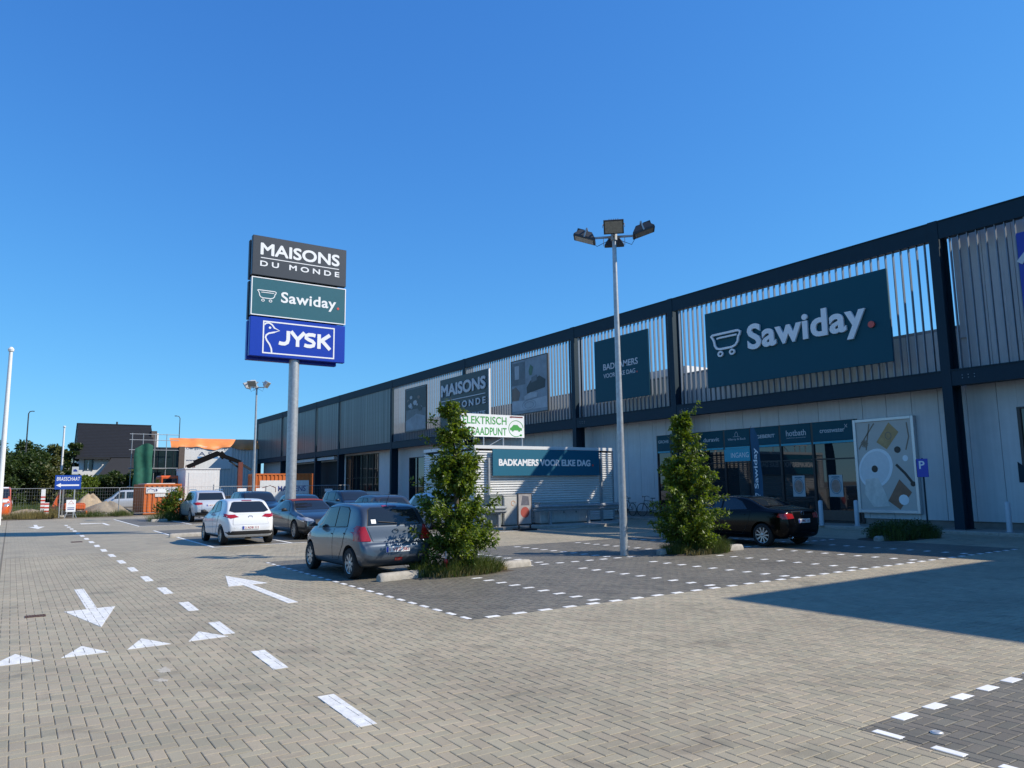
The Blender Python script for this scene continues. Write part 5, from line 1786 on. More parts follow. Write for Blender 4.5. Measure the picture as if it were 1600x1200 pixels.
# raised island with kerb in front of the enclosure
isl = MB().prism([(16.2, 26.2), (18.2, 25.7), (20.9, 24.75), (22.4, 25.1), (23.6, 26.2), (24.6, 27.4), (24.6, 32.3), (16.0, 32.3)], -0.02, 0.11)
setp(isl.build('raised_island', M_conc), kind='structure')

def guard_rail(name, label, p0, p1, posts, z=0.72):
    e = empty(name, (p0[0], p0[1], 0.1), label, 'guard rail', 'guard rails before the enclosure')
    dx, dy = p1[0] - p0[0], p1[1] - p0[1]
    L = math.hypot(dx, dy)
    e.rotation_euler = (0, 0, math.atan2(dy, dx))
    prof = [(-0.02, -0.155), (-0.02, -0.12), (-0.085, -0.09), (-0.085, -0.04), (-0.02, -0.015), (-0.02, 0.015), (-0.085, 0.04), (-0.085, 0.09), (-0.02, 0.12), (-0.02, 0.155)]
    vs, fs = [], []
    for x in (0, L):
        for off in (0, 0.008):
            for (a, b) in prof:
                vs.append((x, a + off, z + b))
    n = len(prof)
    for k in range(n - 1):
        fs.append((k, k + 1, 2 * n + k + 1, 2 * n + k)); fs.append((n + k, 3 * n + k, 3 * n + k + 1, n + k + 1))
    MB().add(vs, fs).build('rail', M_galv, e)
    for t in posts:
        MB().box(t - 0.05, t + 0.05, 0.0, 0.12, -0.1, z + 0.13).build('post', M_galv, e)
    return e
guard_rail('guard_rail', 'long galvanised guard rail in front of the corrugated enclosure, mostly in shadow', (18.6, 26.25), (23.4, 25.95), (0.95, 3.0))
guard_rail('guard_rail', 'short galvanised guard rail end just right of the near tree', (15.3, 26.35), (17.25, 26.25), (0.9, 1.65))

# utility cabinets
M_cab = mat('pale_cabinet', (0.52, 0.51, 0.47), 0.55, var=0.12, streak=0.12)
M_cabg = mat('grey_green_cabinet', (0.25, 0.27, 0.25), 0.5, var=0.1, streak=0.1)
def cabinet(label, x0, x1, y0, y1, h, m, doors=1):
    e = empty('utility_cabinet', ((x0 + x1) / 2, (y0 + y1) / 2, 0.11), label, 'cabinet', 'utility cabinets before the enclosure')
    w, d = (x1 - x0) / 2, (y1 - y0) / 2
    MB().box(-w, w, -d, d, 0.06, h, 0.012).build('housing', m, e)
    MB().box(-w + 0.03, w - 0.03, -d + 0.03, d - 0.03, 0, 0.06).build('base', M_plinth, e)
    MB().box(-w - 0.02, w + 0.02, -d - 0.02, d + 0.02, h + 0.001, h + 0.04, 0.008).build('lid', m, e)
    for k in range(doors):
        a, b = -w + 2 * w * k / doors, -w + 2 * w * (k + 1) / doors
        dr = MB().box(a + 0.03, b - 0.03, -d - 0.014, -d - 0.001, 0.12, h - 0.06, 0.004).build('door', m, e)
        MB().box(b - 0.10, b - 0.07, -d - 0.03, -d - 0.015, h * 0.5, h * 0.62).build('handle', M_black, dr)
    return e, w, d
e, w, d = cabinet('pale utility cabinet with a faded orange mark left of the advertising board', 17.25, 18.2, 26.42, 26.95, 1.26, M_cab)
MB(frame((0, -d - 0.016, 0.95))).ribbon([(0.1 * math.cos(t * PI / 7), 0.1 * math.sin(t * PI / 7)) for t in range(12)], 0.03, 0, 0.002).build('mark', mat('faded_orange', (0.48, 0.26, 0.14), 0.6, var=0.3), e)
cabinet('small grey-green cabinet beside the pale cabinet', 16.6, 17.18, 26.45, 26.95, 1.28, M_cabg)
cabinet('wide pale cabinet with several doors in the shadow behind the guard rail', 19.2, 21.95, 26.5, 26.95, 0.92, M_cab, 4)

# advertising board
e = empty('advertising_board', (17.5, 25.25, 0), 'narrow pavement advertising board on a black base, before the cabinets', 'advertising board')
MB().box(-0.42, 0.42, -0.32, 0.32, 0, 0.07, 0.02).build('base', M_black, e)
MB().box(-0.30, -0.26, -0.03, 0.03, 0.07, 0.20).box(0.26, 0.30, -0.03, 0.03, 0.07, 0.20).build('bracket', M_black, e)
MB().box(-0.36, 0.36, -0.035, 0.035, 0.20, 1.50, 0.008).build('frame', mat('dark_frame', (0.05, 0.05, 0.055), 0.4, var=0), e)
M_adv = mat('advert_print', (0.36, 0.33, 0.31), 0.5, var=0.3, scale=3)
MB().box(-0.31, 0.31, -0.040, -0.0355, 0.26, 1.45).build('print', M_adv, e)
F_ = frame((0, -0.0405, 0))
MB(F_).prism([(0.22 * math.cos(t * PI / 8), 0.72 + 0.22 * math.sin(t * PI / 8)) for t in range(16)], 0, 0.002).build('print', mat('advert_red', (0.36, 0.07, 0.05), 0.5, var=0.3), e)
MB(F_).prism([(-0.2, 1.0), (0.22, 1.0), (0.18, 1.36), (-0.12, 1.40)], 0, 0.002).build('print', mat('advert_grey', (0.12, 0.12, 0.14), 0.5, var=0.4, scale=8), e)

# ================================================================ bollards, posts, flag, parking sign
M_bol = mat('pale_blue_bollard', (0.48, 0.50, 0.52), 0.5, var=0.08)
for (x, y, lab) in ((27.2, 11.42, 'pale bollard at the right picture edge beside the wide column'), (27.25, 16.75, 'pale bollard standing before the left edge of the framed poster'), (26.6, 17.85, 'pale bollard just behind the boot of the black sedan')):
    e = empty('bollard', (x, y, 0.095), lab, 'bollard', 'pale bollards before the shop')
    MB().lathe([(0.085, 0), (0.085, 0.93), (0.07, 0.965), (0.03, 0.985), (0.001, 0.985)], 20).build('post', M_bol, e, 40)
    MB().lathe([(0.13, 0.0), (0.13, 0.012), (0.085, 0.014)], 20).build('foot_plate', M_galv, e)
e = empty('parking_sign', (26.95, 13.92, 0.095), 'blue parking sign with white P on a thin dark post before the wall', 'sign')
MB().tube([(0, 0, 0), (0, 0, 2.5)], 0.03, 10).build('post', M_navy, e)
MB().box(-0.05, -0.035, -0.21, 0.19, 1.83, 2.48, 0.004).build('plate', mat('sign_blue', (0.012, 0.045, 0.40), 0.4, var=0.03), e)
text_parts('lettering', 'P', frame((-0.051, 0, 0), (0, -1, 0)), -0.10, 0.10, 2.12, 2.40, M_let, e, 0.003, 0.02)
MB().box(-0.045, 0.12, 0.195, 0.21, 1.83, 2.46, 0.003).build('side_plate', M_navy, e)
# beach flag
e = empty('beach_flag', (26.0, 20.08, 0), 'dark blue feather flag reading Sawiday between the entrance and the black sedan', 'flag')
MB().box(-0.25, 0.25, -0.25, 0.25, 0, 0.04, 0.01).build('base', M_black, e)
pole = [(0, 0.42, 0.04), (0, 0.43, 1.6), (0, 0.47, 3.0), (0, 0.50, 3.7), (0, 0.47, 4.08), (0, 0.40, 4.2)]
MB().tube(pole, [0.02, 0.018, 0.014, 0.01, 0.008, 0.006], 8).build('mast', M_black, e)
out = [(0.42, 0.5), (0.43, 1.6), (0.47, 3.0), (0.495, 3.7), (0.47, 4.08), (0.40, 4.19), (0.25, 4.05), (0.13, 3.8), (0.05, 3.3), (0.0, 2.4), (-0.03, 1.4), (-0.04, 0.5)]
mb = MB()
rows = 26
vs, fs = [], []
for k in range(rows + 1):
    z = 0.5 + 3.6 * k / rows
    hi = lerp_list([(z_, y_) for y_, z_ in out[:6]], z)
    lo = lerp_list([(z_, y_) for y_, z_ in out[:5:-1]], z)
    for j in range(6):
        y = lo + (hi - lo) * j / 5
        vs.append((0.02 * math.sin(z * 4 + j) * (1 - j / 5), y, z))
for k in range(rows):
    for j in range(5):
        fs.append((k * 6 + j, k * 6 + j + 1, (k + 1) * 6 + j + 1, (k + 1) * 6 + j))
mb.add(vs, fs)
mb.build('cloth', mat('flag_petrol', (0.012, 0.075, 0.14), 0.7, var=0.08), e, 60)
text_parts('lettering', 'Sawiday', frame((-0.035, 0, 0), (0, 0, 1), (0, 1, 0)), 1.55, 3.25, 0.10, 0.36, M_let, e, 0.004, 0.015)
mb = MB(frame((-0.035, 0, 0), (0, 0, 1), (0, 1, 0))); cart(mb, 1.0, 0.10, 0.36, 0.24, 0.025, 0, 0.004); mb.build('tub_logo', M_let, e)
# red marker post
e = empty('marker_post', (7.47, 13.62, 0), 'small red marker post with pale tip at the foot of the near tree', 'marker')
MB().lathe([(0.035, 0), (0.035, 0.10), (0.028, 0.12), (0.028, 0.26), (0.036, 0.27), (0.036, 0.33), (0.02, 0.35), (0.001, 0.35)], 14).build('post', mat('red_plastic', (0.50, 0.035, 0.03), 0.4, var=0.1), e, 40)
MB().lathe([(0.012, 0.35), (0.012, 0.50), (0.001, 0.51)], 10).build('tip', mat('pale_tip', (0.4, 0.38, 0.36), 0.5, var=0), e)

# ================================================================ bicycles
M_bike = mat('bicycle_black', (0.012, 0.012, 0.014), 0.4, var=0)
def bicycle(label, x, y, rz, m=M_bike, group='bicycles against the shop wall'):
    e = empty('bicycle', (x, y, 0.095), label, 'bicycle', group, rz)
    def whl(cx):
        w_ = MB()
        for k in range(14):
            a = 2 * PI * k / 14
            w_.tube([(cx, 0, 0.34), (cx + 0.32 * math.cos(a), 0, 0.34 + 0.32 * math.sin(a))], 0.003, 4, False)
        w_.lathe([(0.03, -0.03), (0.03, 0.03)], 8, 'y', (cx, 0, 0.34))
        wo_ = w_.build('wheel', M_rim, e)
        t = MB()
        n, mm = 32, 6
        vs, fs = [], []
        for k in range(n):
            a = 2 * PI * k / n
            for j in range(mm):
                b = 2 * PI * j / mm
                r_ = 0.335 + 0.018 * math.cos(b)
                vs.append((cx + r_ * math.cos(a), 0.018 * math.sin(b), 0.353 + r_ * math.sin(a) - 0.013))
        for k in range(n):
            for j in range(mm):
                fs.append((k * mm + j, k * mm + (j + 1) % mm, ((k + 1) % n) * mm + (j + 1) % mm, ((k + 1) % n) * mm + j))
        t.add(vs, fs); t.build('tyre', M_tyre, wo_)
    whl(-0.52); whl(0.53)
    f = MB()
    bb, st, ht, hb, ra, fa = (0, 0, 0.30), (-0.17, 0, 0.80), (0.36, 0, 0.82), (0.39, 0, 0.70), (-0.52, 0, 0.34), (0.53, 0, 0.34)
    for a, b in ((bb, st), (bb, hb), (st, ht), (ht, hb), (hb, fa), (bb, ra), (st, ra)): f.tube([a, b], 0.017, 8)
    f.build('frame', m, e)
    MB().tube([(-0.17, 0, 0.80), (-0.20, 0, 0.93)], 0.013, 6).box(-0.34, -0.08, -0.06, 0.06, 0.93, 0.97, 0.015).build('saddle', M_black, e)
    MB().tube([ht, (0.34, 0, 1.02)], 0.013, 6).tube([(0.22, -0.28, 1.0), (0.33, -0.2, 1.06), (0.36, 0, 1.03), (0.33, 0.2, 1.06), (0.22, 0.28, 1.0)], 0.013, 6).build('handlebar', m, e)
    MB().tube([(-0.30, 0, 0.72), (-0.80, 0, 0.72)], 0.012, 6).box(-0.80, -0.32, -0.07, 0.07, 0.715, 0.73).tube([(-0.72, 0.05, 0.72), (-0.52, 0.05, 0.34)], 0.008, 5).tube([(-0.72, -0.05, 0.72), (-0.52, -0.05, 0.34)], 0.008, 5).build('rack', m, e)
    MB().lathe([(0.001, -0.05), (0.085, -0.05), (0.085, -0.04), (0.001, -0.04)], 18, 'y', (0, 0, 0.30)).tube([(0, -0.06, 0.30), (0.1, -0.06, 0.17)], 0.01, 5).box(0.06, 0.14, -0.16, -0.06, 0.155, 0.175).build('crank', M_black, e)
bicycle('black bicycle standing left of the shop front near the GROHE panel', 28.15, 28.95, R(98))
bicycle('dark bicycle behind the lamp post, left of the other bicycle', 28.1, 30.7, R(84))
# ================================================================ plants
def leaf_mat(name, a, b, trans=0.35):
    m = bpy.data.materials.new(name); m.use_nodes = True
    n, l = m.node_tree.nodes, m.node_tree.links
    p = n['Principled BSDF']
    ge = n.new('ShaderNodeNewGeometry')
    mx = n.new('ShaderNodeMix'); mx.data_type = 'RGBA'
    mx.inputs['A'].default_value = (*a, 1); mx.inputs['B'].default_value = (*b, 1)
    l.new(ge.outputs['Random Per Island'], mx.inputs['Factor'])
    l.new(mx.outputs['Result'], p.inputs['Base Color'])
    p.inputs['Roughness'].default_value = 0.42
    p.inputs['Specular IOR Level'].default_value = 0.4
    tr = n.new('ShaderNodeBsdfTranslucent')
    hs = n.new('ShaderNodeHueSaturation'); hs.inputs['Saturation'].default_value = 1.15; hs.inputs['Value'].default_value = 1.5
    l.new(mx.outputs['Result'], hs.inputs['Color']); l.new(hs.outputs[0], tr.inputs['Color'])
    ms = n.new('ShaderNodeMixShader'); ms.inputs[0].default_value = trans
    out = n['Material Output']
    l.new(p.outputs[0], ms.inputs[1]); l.new(tr.outputs[0], ms.inputs[2]); l.new(ms.outputs[0], out.inputs[0])
    return m
M_leaf = leaf_mat('hornbeam_leaf', (0.046, 0.090, 0.011), (0.190, 0.240, 0.036))
M_leaf2 = leaf_mat('dark_leaf', (0.028, 0.050, 0.014), (0.065, 0.095, 0.024))
M_leaf3 = leaf_mat('olive_leaf', (0.060, 0.070, 0.018), (0.120, 0.125, 0.035))
M_grass = leaf_mat('grass_blade', (0.045, 0.080, 0.015), (0.120, 0.140, 0.040), 0.3)
M_drygr = leaf_mat('dry_grass', (0.16, 0.14, 0.055), (0.30, 0.25, 0.11), 0.3)
M_bark = mat('bark', (0.085, 0.070, 0.052), 0.9, var=0.3, scale=12, bump=0.5, bscale=30)


def add_leaf(V, F, p, d, up, ln, wd):
    """folded pointed leaf, 4 triangles"""
    d = d.normalized()
    s = d.cross(up)
    if s.length < 1e-4: s = Vector((1, 0, 0))
    s.normalize()
    n = s.cross(d)
    k = len(V)
    m = p + d * ln * 0.45
    V.extend([p, m + s * wd * 0.5 + n * wd * 0.16, p + d * ln - n * wd * 0.12, m - s * wd * 0.5 + n * wd * 0.16, m])
    F.extend([(k, k + 1, k + 4), (k + 1, k + 2, k + 4), (k, k + 4, k + 3), (k + 4, k + 2, k + 3)])


def rv():
    while True:
        v = Vector((random.uniform(-1, 1), random.uniform(-1, 1), random.uniform(-1, 1)))
        if 0.05 < v.length < 1: return v.normalized()


def mesh_raw(name, V, F, m, parent=None):
    me = bpy.data.meshes.new(name)
    me.from_pydata([tuple(v) for v in V], [], F)
    me.update()
    return link(name, me, m, parent)


def hornbeam(label, x, y, H, prof, seed, nb=150, leaf=0.085, per=46, lean=(0, 0), whips=()):
    """upright hedge-like tree; prof = radius against relative height"""
    random.seed(seed)
    e = empty('hornbeam_tree', (x, y, 0), label, 'tree')
    tr = MB()
    P = [Vector((lean[0] * t * t + 0.03 * math.sin(5 * t), lean[1] * t * t, H * 0.93 * t)) for t in (0, .15, .3, .5, .7, .85, 1)]
    tr.tube(P, [0.075, .065, .055, .042, .028, .016, .006], 9)
    tr.build('trunk', M_bark, e, 60)
    br = MB()
    V, F = [], []
    tiers = [random.uniform(0.05, 0.97) for _ in range(13)]
    for b in range(nb):
        t = random.random() ** 1.05 * 0.93 + 0.03
        if random.random() < 0.68:
            t = min(0.96, max(0.03, random.choice(tiers) + random.gauss(0, 0.013)))
        az = random.uniform(0, 2 * PI)
        base = Vector((lean[0] * t * t + 0.03 * math.sin(5 * t), lean[1] * t * t, H * 0.93 * t))
        r = lerp_list(prof, t) * random.choice((0.45, 0.75, 0.9, 1.0, 1.12, 1.3)) * random.uniform(0.85, 1.1)
        rise = random.uniform(0.05, 0.55) * r
        tip = base + Vector((math.cos(az) * r, math.sin(az) * r, rise))
        mid = base.lerp(tip, 0.5) + Vector((0, 0, -0.04 * r))
        br.tube([base, mid, tip], [0.012, 0.008, 0.003], 4, False)
        n = int(per * (0.5 + r))
        for k in range(n):
            q = random.random() ** 0.6
            c = base.lerp(mid, q * 2) if q < 0.5 else mid.lerp(tip, q * 2 - 1)
            sp = 0.05 + 0.16 * r * math.sin(PI * min(0.9, q))
            p = c + rv() * sp * random.random() + Vector((0, 0, random.uniform(-0.03, 0.02)))
            d = Vector((math.cos(az), math.sin(az), 0.1)) * 0.7 + rv() * 0.9
            add_leaf(V, F, p, d, (Vector((0, 0, 1)) + rv() * 0.7), leaf * random.uniform(0.45, 1.35), leaf * random.uniform(0.35, 0.7))
    for (az, t, ln, up) in whips:
        base = Vector((0, 0, H * t))
        tip = base + Vector((math.cos(az) * ln, math.sin(az) * ln, up))
        br.tube([base, base.lerp(tip, .5) + Vector((0, 0, .05)), tip], [0.01, 0.007, 0.003], 4, False)
        for k in range(46):
            q = 0.35 + 0.65 * random.random()
            p = base.lerp(tip, q) + rv() * 0.07
            add_leaf(V, F, p, rv() + Vector((0, 0, .3)), rv(), leaf * random.uniform(0.6, 1.1), leaf * 0.5)
    br.build('branches', M_bark, e)
    mesh_raw('crown', V, F, M_leaf, e)
    return e


hornbeam('near upright hornbeam beside the grey-blue hatchback', 7.9, 13.95, 4.0,
         [(0, .55), (.06, .64), (.14, .78), (.24, .82), (.34, .74), (.42, .56), (.5, .45), (.6, .43), (.7, .37), (.8, .29), (.9, .22), (1, .10)], 11,
         nb=285, per=72, leaf=0.10, lean=(-0.10, 0), whips=((PI * 0.85, .60, .75, .45), (PI * 0.9, .42, 1.0, .25), (PI * .75, .70, .6, .5), (-.4, .42, .75, .1)))
hornbeam('upright hornbeam right of the lamp post, next to the black sedan', 15.0, 14.0, 4.05,
         [(0, .6), (.08, .74), (.2, .80), (.35, .76), (.5, .62), (.62, .50), (.75, .38), (.86, .28), (1, .10)], 23,
         nb=280, per=70, leaf=0.10, lean=(-0.12, 0), whips=((-.7, .84, .42, .55), (-.4, .62, .62, .15), (2.4, .5, .7, .1)))


def grass(name, label, pts, n, h, m, seed, kind='stuff', cat='grass', spread=0.10):
    random.seed(seed)
    V, F = [], []
    for _ in range(n):
        cx, cy, rx, ry = random.choice(pts)
        a, r = random.uniform(0, 2 * PI), math.sqrt(random.random())
        p = Vector((cx + rx * r * math.cos(a), cy + ry * r * math.sin(a), 0))
        hh = h * random.uniform(0.5, 1.15) * (1.1 - 0.45 * r)
        d = Vector((math.cos(a) * r, math.sin(a) * r, 0)) * random.uniform(0.2, 0.75) * hh + Vector((random.gauss(0, .06), random.gauss(0, .06), 0))
        w = random.uniform(0.004, 0.008)
        s = Vector((-math.sin(a + random.uniform(-1, 1)), math.cos(a + random.uniform(-1, 1)), 0)) * w
        m1, t1 = p + d * 0.35 + Vector((0, 0, hh * 0.62)), p + d + Vector((0, 0, hh * random.uniform(0.75, 1.0)))
        k = len(V)
        V.extend([p - s, p + s, m1 + s * .8, m1 - s * .8, t1])
        F.extend([(k, k + 1, k + 2, k + 3), (k + 3, k + 2, k + 4)])
    o = mesh_raw(name, V, F, m)
    setp(o, label, cat, kind=kind)
    return o


grass('grass', 'tall green grass around the foot of the near hornbeam', [(7.7, 13.75, .55, .40), (8.5, 13.95, .5, .45), (7.2, 14.0, .35, .35), (8.1, 13.65, .7, .28)], 3600, 0.46, M_grass, 3)
grass('grass', 'dry grass fringe at the foot of the near hornbeam', [(7.8, 13.52, .75, .16), (8.7, 13.75, .35, .2)], 700, 0.26, M_drygr, 4)
grass('grass', 'bright grass tussock at the foot of the right hornbeam', [(15.35, 13.7, .62, .45), (15.7, 13.8, .45, .4)], 3000, 0.50, M_grass, 5)
grass('grass', 'dark grass left of the right hornbeam trunk', [(14.6, 14.0, .5, .4)], 1200, 0.42, M_grass, 6)
grass('grass', 'dry grass fringe under the right hornbeam', [(15.0, 13.45, .75, .16)], 500, 0.24, M_drygr, 9)


def bush(name, label, blobs, n, leaf, m, seed, cat='shrub', stems=True):
    random.seed(seed)
    cx = sum(b[0] for b in blobs) / len(blobs); cy = sum(b[1] for b in blobs) / len(blobs)
    e = empty(name, (cx, cy, 0), label, cat)
    V, F = [], []
    tot = sum(b[3] * b[4] * b[5] for b in blobs)
    st = MB()
    for (x, y, z, rx, ry, rz) in blobs:
        x -= cx; y -= cy
        if stems:
            st.tube([(x * 0.6, y * 0.6, 0), (x * .8, y * .8, z * .6), (x, y, z + rz * .4)], [0.03 * (rz + .3), 0.02 * (rz + .3), 0.006], 6, False)
        for _ in range(int(n * (rx * ry * rz) / tot)):
            v = rv() * (random.random() ** 0.4)
            k = 1.0 + 0.25 * math.sin(7 * v.x + 3 * seed) * math.cos(6 * v.y) + random.uniform(-.1, .1)
            p = Vector((x + v.x * rx * k, y + v.y * ry * k, max(0.02, z + v.z * rz * k)))
            add_leaf(V, F, p, v + rv(), Vector((0, 0, 1)) + rv() * .8, leaf * random.uniform(.6, 1.3), leaf * random.uniform(.4, .7))
    if stems: st.build('stems', M_bark, e)
    mesh_raw('foliage', V, F, m, e)
    return e


bush('hedge', 'low dark hedge in the shade before the framed poster', [(22.9, 13.0, .20, .8, .7, .26), (23.6, 13.3, .22, .9, .8, .30), (24.2, 13.0, .22, .7, .8, .30)], 9000, .07, M_leaf2, 31, 'hedge')
grass('grass', 'dark tufts of grass growing through the low hedge', [(22.9, 12.9, .8, .6), (23.6, 13.2, .9, .7), (24.2, 12.9, .7, .7)], 3500, 0.62, M_grass, 12)
bush('shrub', 'young shrub in the far parking island left of the silver off-roader', [(8.0, 48.4, 1.0, .55, .5, .75), (7.7, 48.6, .7, .6, .5, .55), (8.3, 48.3, 1.5, .35, .35, .45)], 2600, .14, M_leaf, 33)
grass('grass', 'dark grass under the young far shrub', [(7.6, 47.9, 1.0, .6), (8.4, 48.4, .7, .6)], 1500, 0.7, M_grass, 10)

# soil under the planted trees
M_bedsoil = mat('planting_soil', (0.070, 0.052, 0.034), 0.95, var=0.4, scale=9, bump=0.7, bscale=25)
for (cx, cy, rx, ry) in ((8.05, 13.95, 1.15, 0.55), (15.2, 13.95, 1.2, 0.6), (23.5, 13.1, 1.6, 0.8)):
    mb = MB()
    n_ = 28
    ring = [(cx + rx * (1 + random.uniform(-.07, .07)) * math.copysign(abs(math.cos(2 * PI * k / n_)) ** .6, math.cos(2 * PI * k / n_)), cy + ry * (1 + random.uniform(-.1, .1)) * math.copysign(abs(math.sin(2 * PI * k / n_)) ** .6, math.sin(2 * PI * k / n_))) for k in range(n_)]
    inner = [(cx + (x - cx) * .6, cy + (y - cy) * .6) for x, y in ring]
    vs = [(x, y, -0.005) for x, y in ring] + [(x, y, 0.045 + random.uniform(-.012, .012)) for x, y in inner] + [(cx, cy, 0.06)]
    fs = [(k, (k + 1) % n_, n_ + (k + 1) % n_, n_ + k) for k in range(n_)] + [(n_ + k, n_ + (k + 1) % n_, 2 * n_) for k in range(n_)]
    mb.add(vs, fs)
    setp(mb.build('planting_bed', M_bedsoil, None, 60), kind='structure')
# ================================================================ building site and far background
M_orange = mat('orange_container', (0.56, 0.135, 0.022), 0.55, var=0.12, streak=0.15)
M_oran2 = mat('orange_machine', (0.55, 0.10, 0.02), 0.4, var=0.1)
M_whitepan = mat('white_site_panel', (0.68, 0.68, 0.66), 0.5, var=0.08, streak=0.08)
M_bluelet = mat('blue_print', (0.012, 0.035, 0.22), 0.5, var=0)
M_rustp = mat('rust_red_paint', (0.13, 0.03, 0.02), 0.6, var=0.2)


def corr_v(mb, a, b, z0, z1, pitch, amp):
    """vertical corrugation along a->b, outward to the right"""
    dx, dy = b[0] - a[0], b[1] - a[1]
    l = math.hypot(dx, dy)
    ux, uy = dx / l, dy / l
    nx, ny = uy, -ux
    n = max(1, int(l / pitch))
    p = l / n
    pr = []
    for k in range(n):
        pr += [(k * p, -amp), (k * p + p * .4, -amp), (k * p + p * .5, amp), (k * p + p * .9, amp)]
    pr.append((l, -amp))
    vs, fs = [], []
    for t, o_ in pr:
        x, y = a[0] + ux * t + nx * o_, a[1] + uy * t + ny * o_
        vs += [(x, y, z0), (x, y, z1)]
    for k in range(len(pr) - 1):
        fs.append((2 * k, 2 * k + 2, 2 * k + 3, 2 * k + 1))
    mb.add(vs, fs)


def container(label, x0, x1, y0, y1, z0, z1, m, group=None):
    e = empty('site_container', ((x0 + x1) / 2, (y0 + y1) / 2, 0), label, 'container', group)
    w, d = (x1 - x0) / 2, (y1 - y0) / 2
    fr = MB()
    for sx in (-1, 1):
        for sy in (-1, 1):
            fr.box(sx * w - 0.08 * (sx > 0), sx * w + 0.08 * (sx < 0), sy * d - 0.08 * (sy > 0), sy * d + 0.08 * (sy < 0), z0, z1)
    for zz in (z0, z1 - 0.12):
        fr.box(-w + .08, w - .08, -d, -d + .08, zz, zz + .12).box(-w + .08, w - .08, d - .08, d, zz, zz + .12).box(-w, -w + .08, -d + .08, d - .08, zz, zz + .12).box(w - .08, w, -d + .08, d - .08, zz, zz + .12)
    fr.build('frame', m, e)
    for nm, a, b in (('front_wall', (-w + .08, -d + .04), (w - .08, -d + .04)), ('side_wall', (-w + .04, d - .08), (-w + .04, -d + .08)), ('side_wall', (w - .04, -d + .08), (w - .04, d - .08)), ('rear_wall', (w - .08, d - .04), (-w + .08, d - .04))):
        mb = MB(); corr_v(mb, a, b, z0 + .12, z1 - .12, 0.32, 0.025); mb.build(nm, m, e)
    MB().box(-w + .08, w - .08, -d + .08, d - .08, z1 - 0.08, z1 - 0.02).build('roof', m, e)
    if z0 > 0.1:
        for sx in (-1, 1): MB().box(sx * w * .7 - .15, sx * w * .7 + .15, -d, d, 0, z0).build('support', M_plinth, e)
    return e, w, d


e, w, d = container('orange site container with MARTENS sign left of the young shrub, behind the fence', 8.3, 10.9, 62.0, 68.0, 0.0, 2.25, M_orange, 'orange site containers')
F_ = frame((0, -d - 0.012, 0))
pl = MB().box(-w + .12, w - .3, -d - 0.01, -d + .01, 1.56, 2.02).build('sign_plate', M_whitepan, e)
text_parts('lettering', 'MARTENS', F_, -w + .78, w - .36, 1.68, 1.90, M_bluelet, pl, 0.006, 0.006, 1.05)
MB(F_).ribbon([(-w + .2, 1.66), (-w + .2, 1.82), (-w + .42, 1.90), (-w + .68, 1.82), (-w + .68, 1.66)], 0.04, 0, 0.006).build('logo', M_bluelet, pl)
MB().box(-.55, .35, -d - 0.01, -d + .01, 1.28, 1.52).build('sign_plate', M_whitepan, e)
MB().box(-w + .2, w - .4, -d + .5, d - 1.0, 2.25, 2.31).build('roof_sheet', M_whitepan, e)
e, w, d = container('orange site container with a wide white MARTENS panel behind the sign pole', 16.45, 21.2, 62.0, 64.4, 0.45, 3.02, M_orange, 'orange site containers')
F_ = frame((0, -d - 0.022, 0))
pl = MB().box(-w + .35, w - .35, -d - 0.02, -d + .01, .75, 2.45).build('sign_plate', M_whitepan, e)
text_parts('lettering', 'MARTENS', F_, -.55, 1.75, 1.55, 2.0, M_bluelet, pl, 0.006, 0.008, 1.05)
MB(F_).ribbon([(-1.85, 1.5), (-1.85, 1.85), (-1.2, 2.05), (-.75, 1.85), (-.75, 1.5)], 0.06, 0, 0.006).build('logo', M_rustp, pl)

e = empty('site_cabin', (13.2, 67.5, 0), 'white box-shaped site cabin behind the silver off-roader', 'cabin')
MB().box(-1.38, 1.32, -1.5, 2.5, 0.1, 3.45, 0.03).build('body', M_whitepan, e)
MB().box(-1.43, 1.37, -1.55, 2.55, 3.451, 3.55).build('roof', M_whitepan, e)
MB().box(-1.1, 1.0, -1.53, -1.505, 0.3, 3.2).build('door', M_whitepan, e)
MB().box(.86, .92, -1.56, -1.535, 1.6, 2.2).build('door_bar', M_galv, e)

M_craneb = mat('crane_black', (0.006, 0.006, 0.007), 0.9, var=0, spec=0.1)
# orange truck with loader crane
e = empty('crane_truck', (11.6, 70.2, 0), 'orange truck with dark loader crane raised behind the white cabin', 'truck')
MB().box(-1.2, .4, -1.1, 1.1, 1.2, 3.0, 0.12).build('cab', M_oran2, e)
MB().box(-.95, .15, -1.115, -1.101, 2.05, 2.75).build('windscreen', M_cglass, e)
MB().box(-1.205, -1.2, -.8, .8, 2.05, 2.7).build('window', M_cglass, e)
MB().box(-1.2, 6.6, -1.0, 1.0, 0.85, 1.19).build('chassis', M_black, e)
for x in (-.6, 4.2, 5.5):
    for sy in (-1, 1): MB().lathe([(0.001, -.13), (.5, -.13), (.52, 0), (.5, .13), (.001, .13)], 20, 'y', (x, sy * .95, .52)).build('wheel', M_tyre, e)
MB().box(5.4, 5.8, -.2, .2, 1.2, 4.2).build('crane_column', M_rustp, e)
mb = MB().bar((5.6, 0, 4.2), (4.1, 0, 4.75), .28, .32).bar((4.2, 0, 4.6), (3.8, 0, 5.05), .3, .45)
mb.build('main_boom', M_craneb, e)
mb = MB().bar((3.8, 0, 5.0), (1.1, 0, 3.75), .22, .36).bar((3.6, 0, 5.15), (1.6, 0, 4.25), .14, .14)
mb.build('jib', M_craneb, e)
MB().bar((5.6, 0, 3.6), (4.6, 0, 4.35), .12, .12).bar((5.6, 0, 4.1), (6.6, 0, 3.5), .14, .2).build('cylinder', M_black, e)

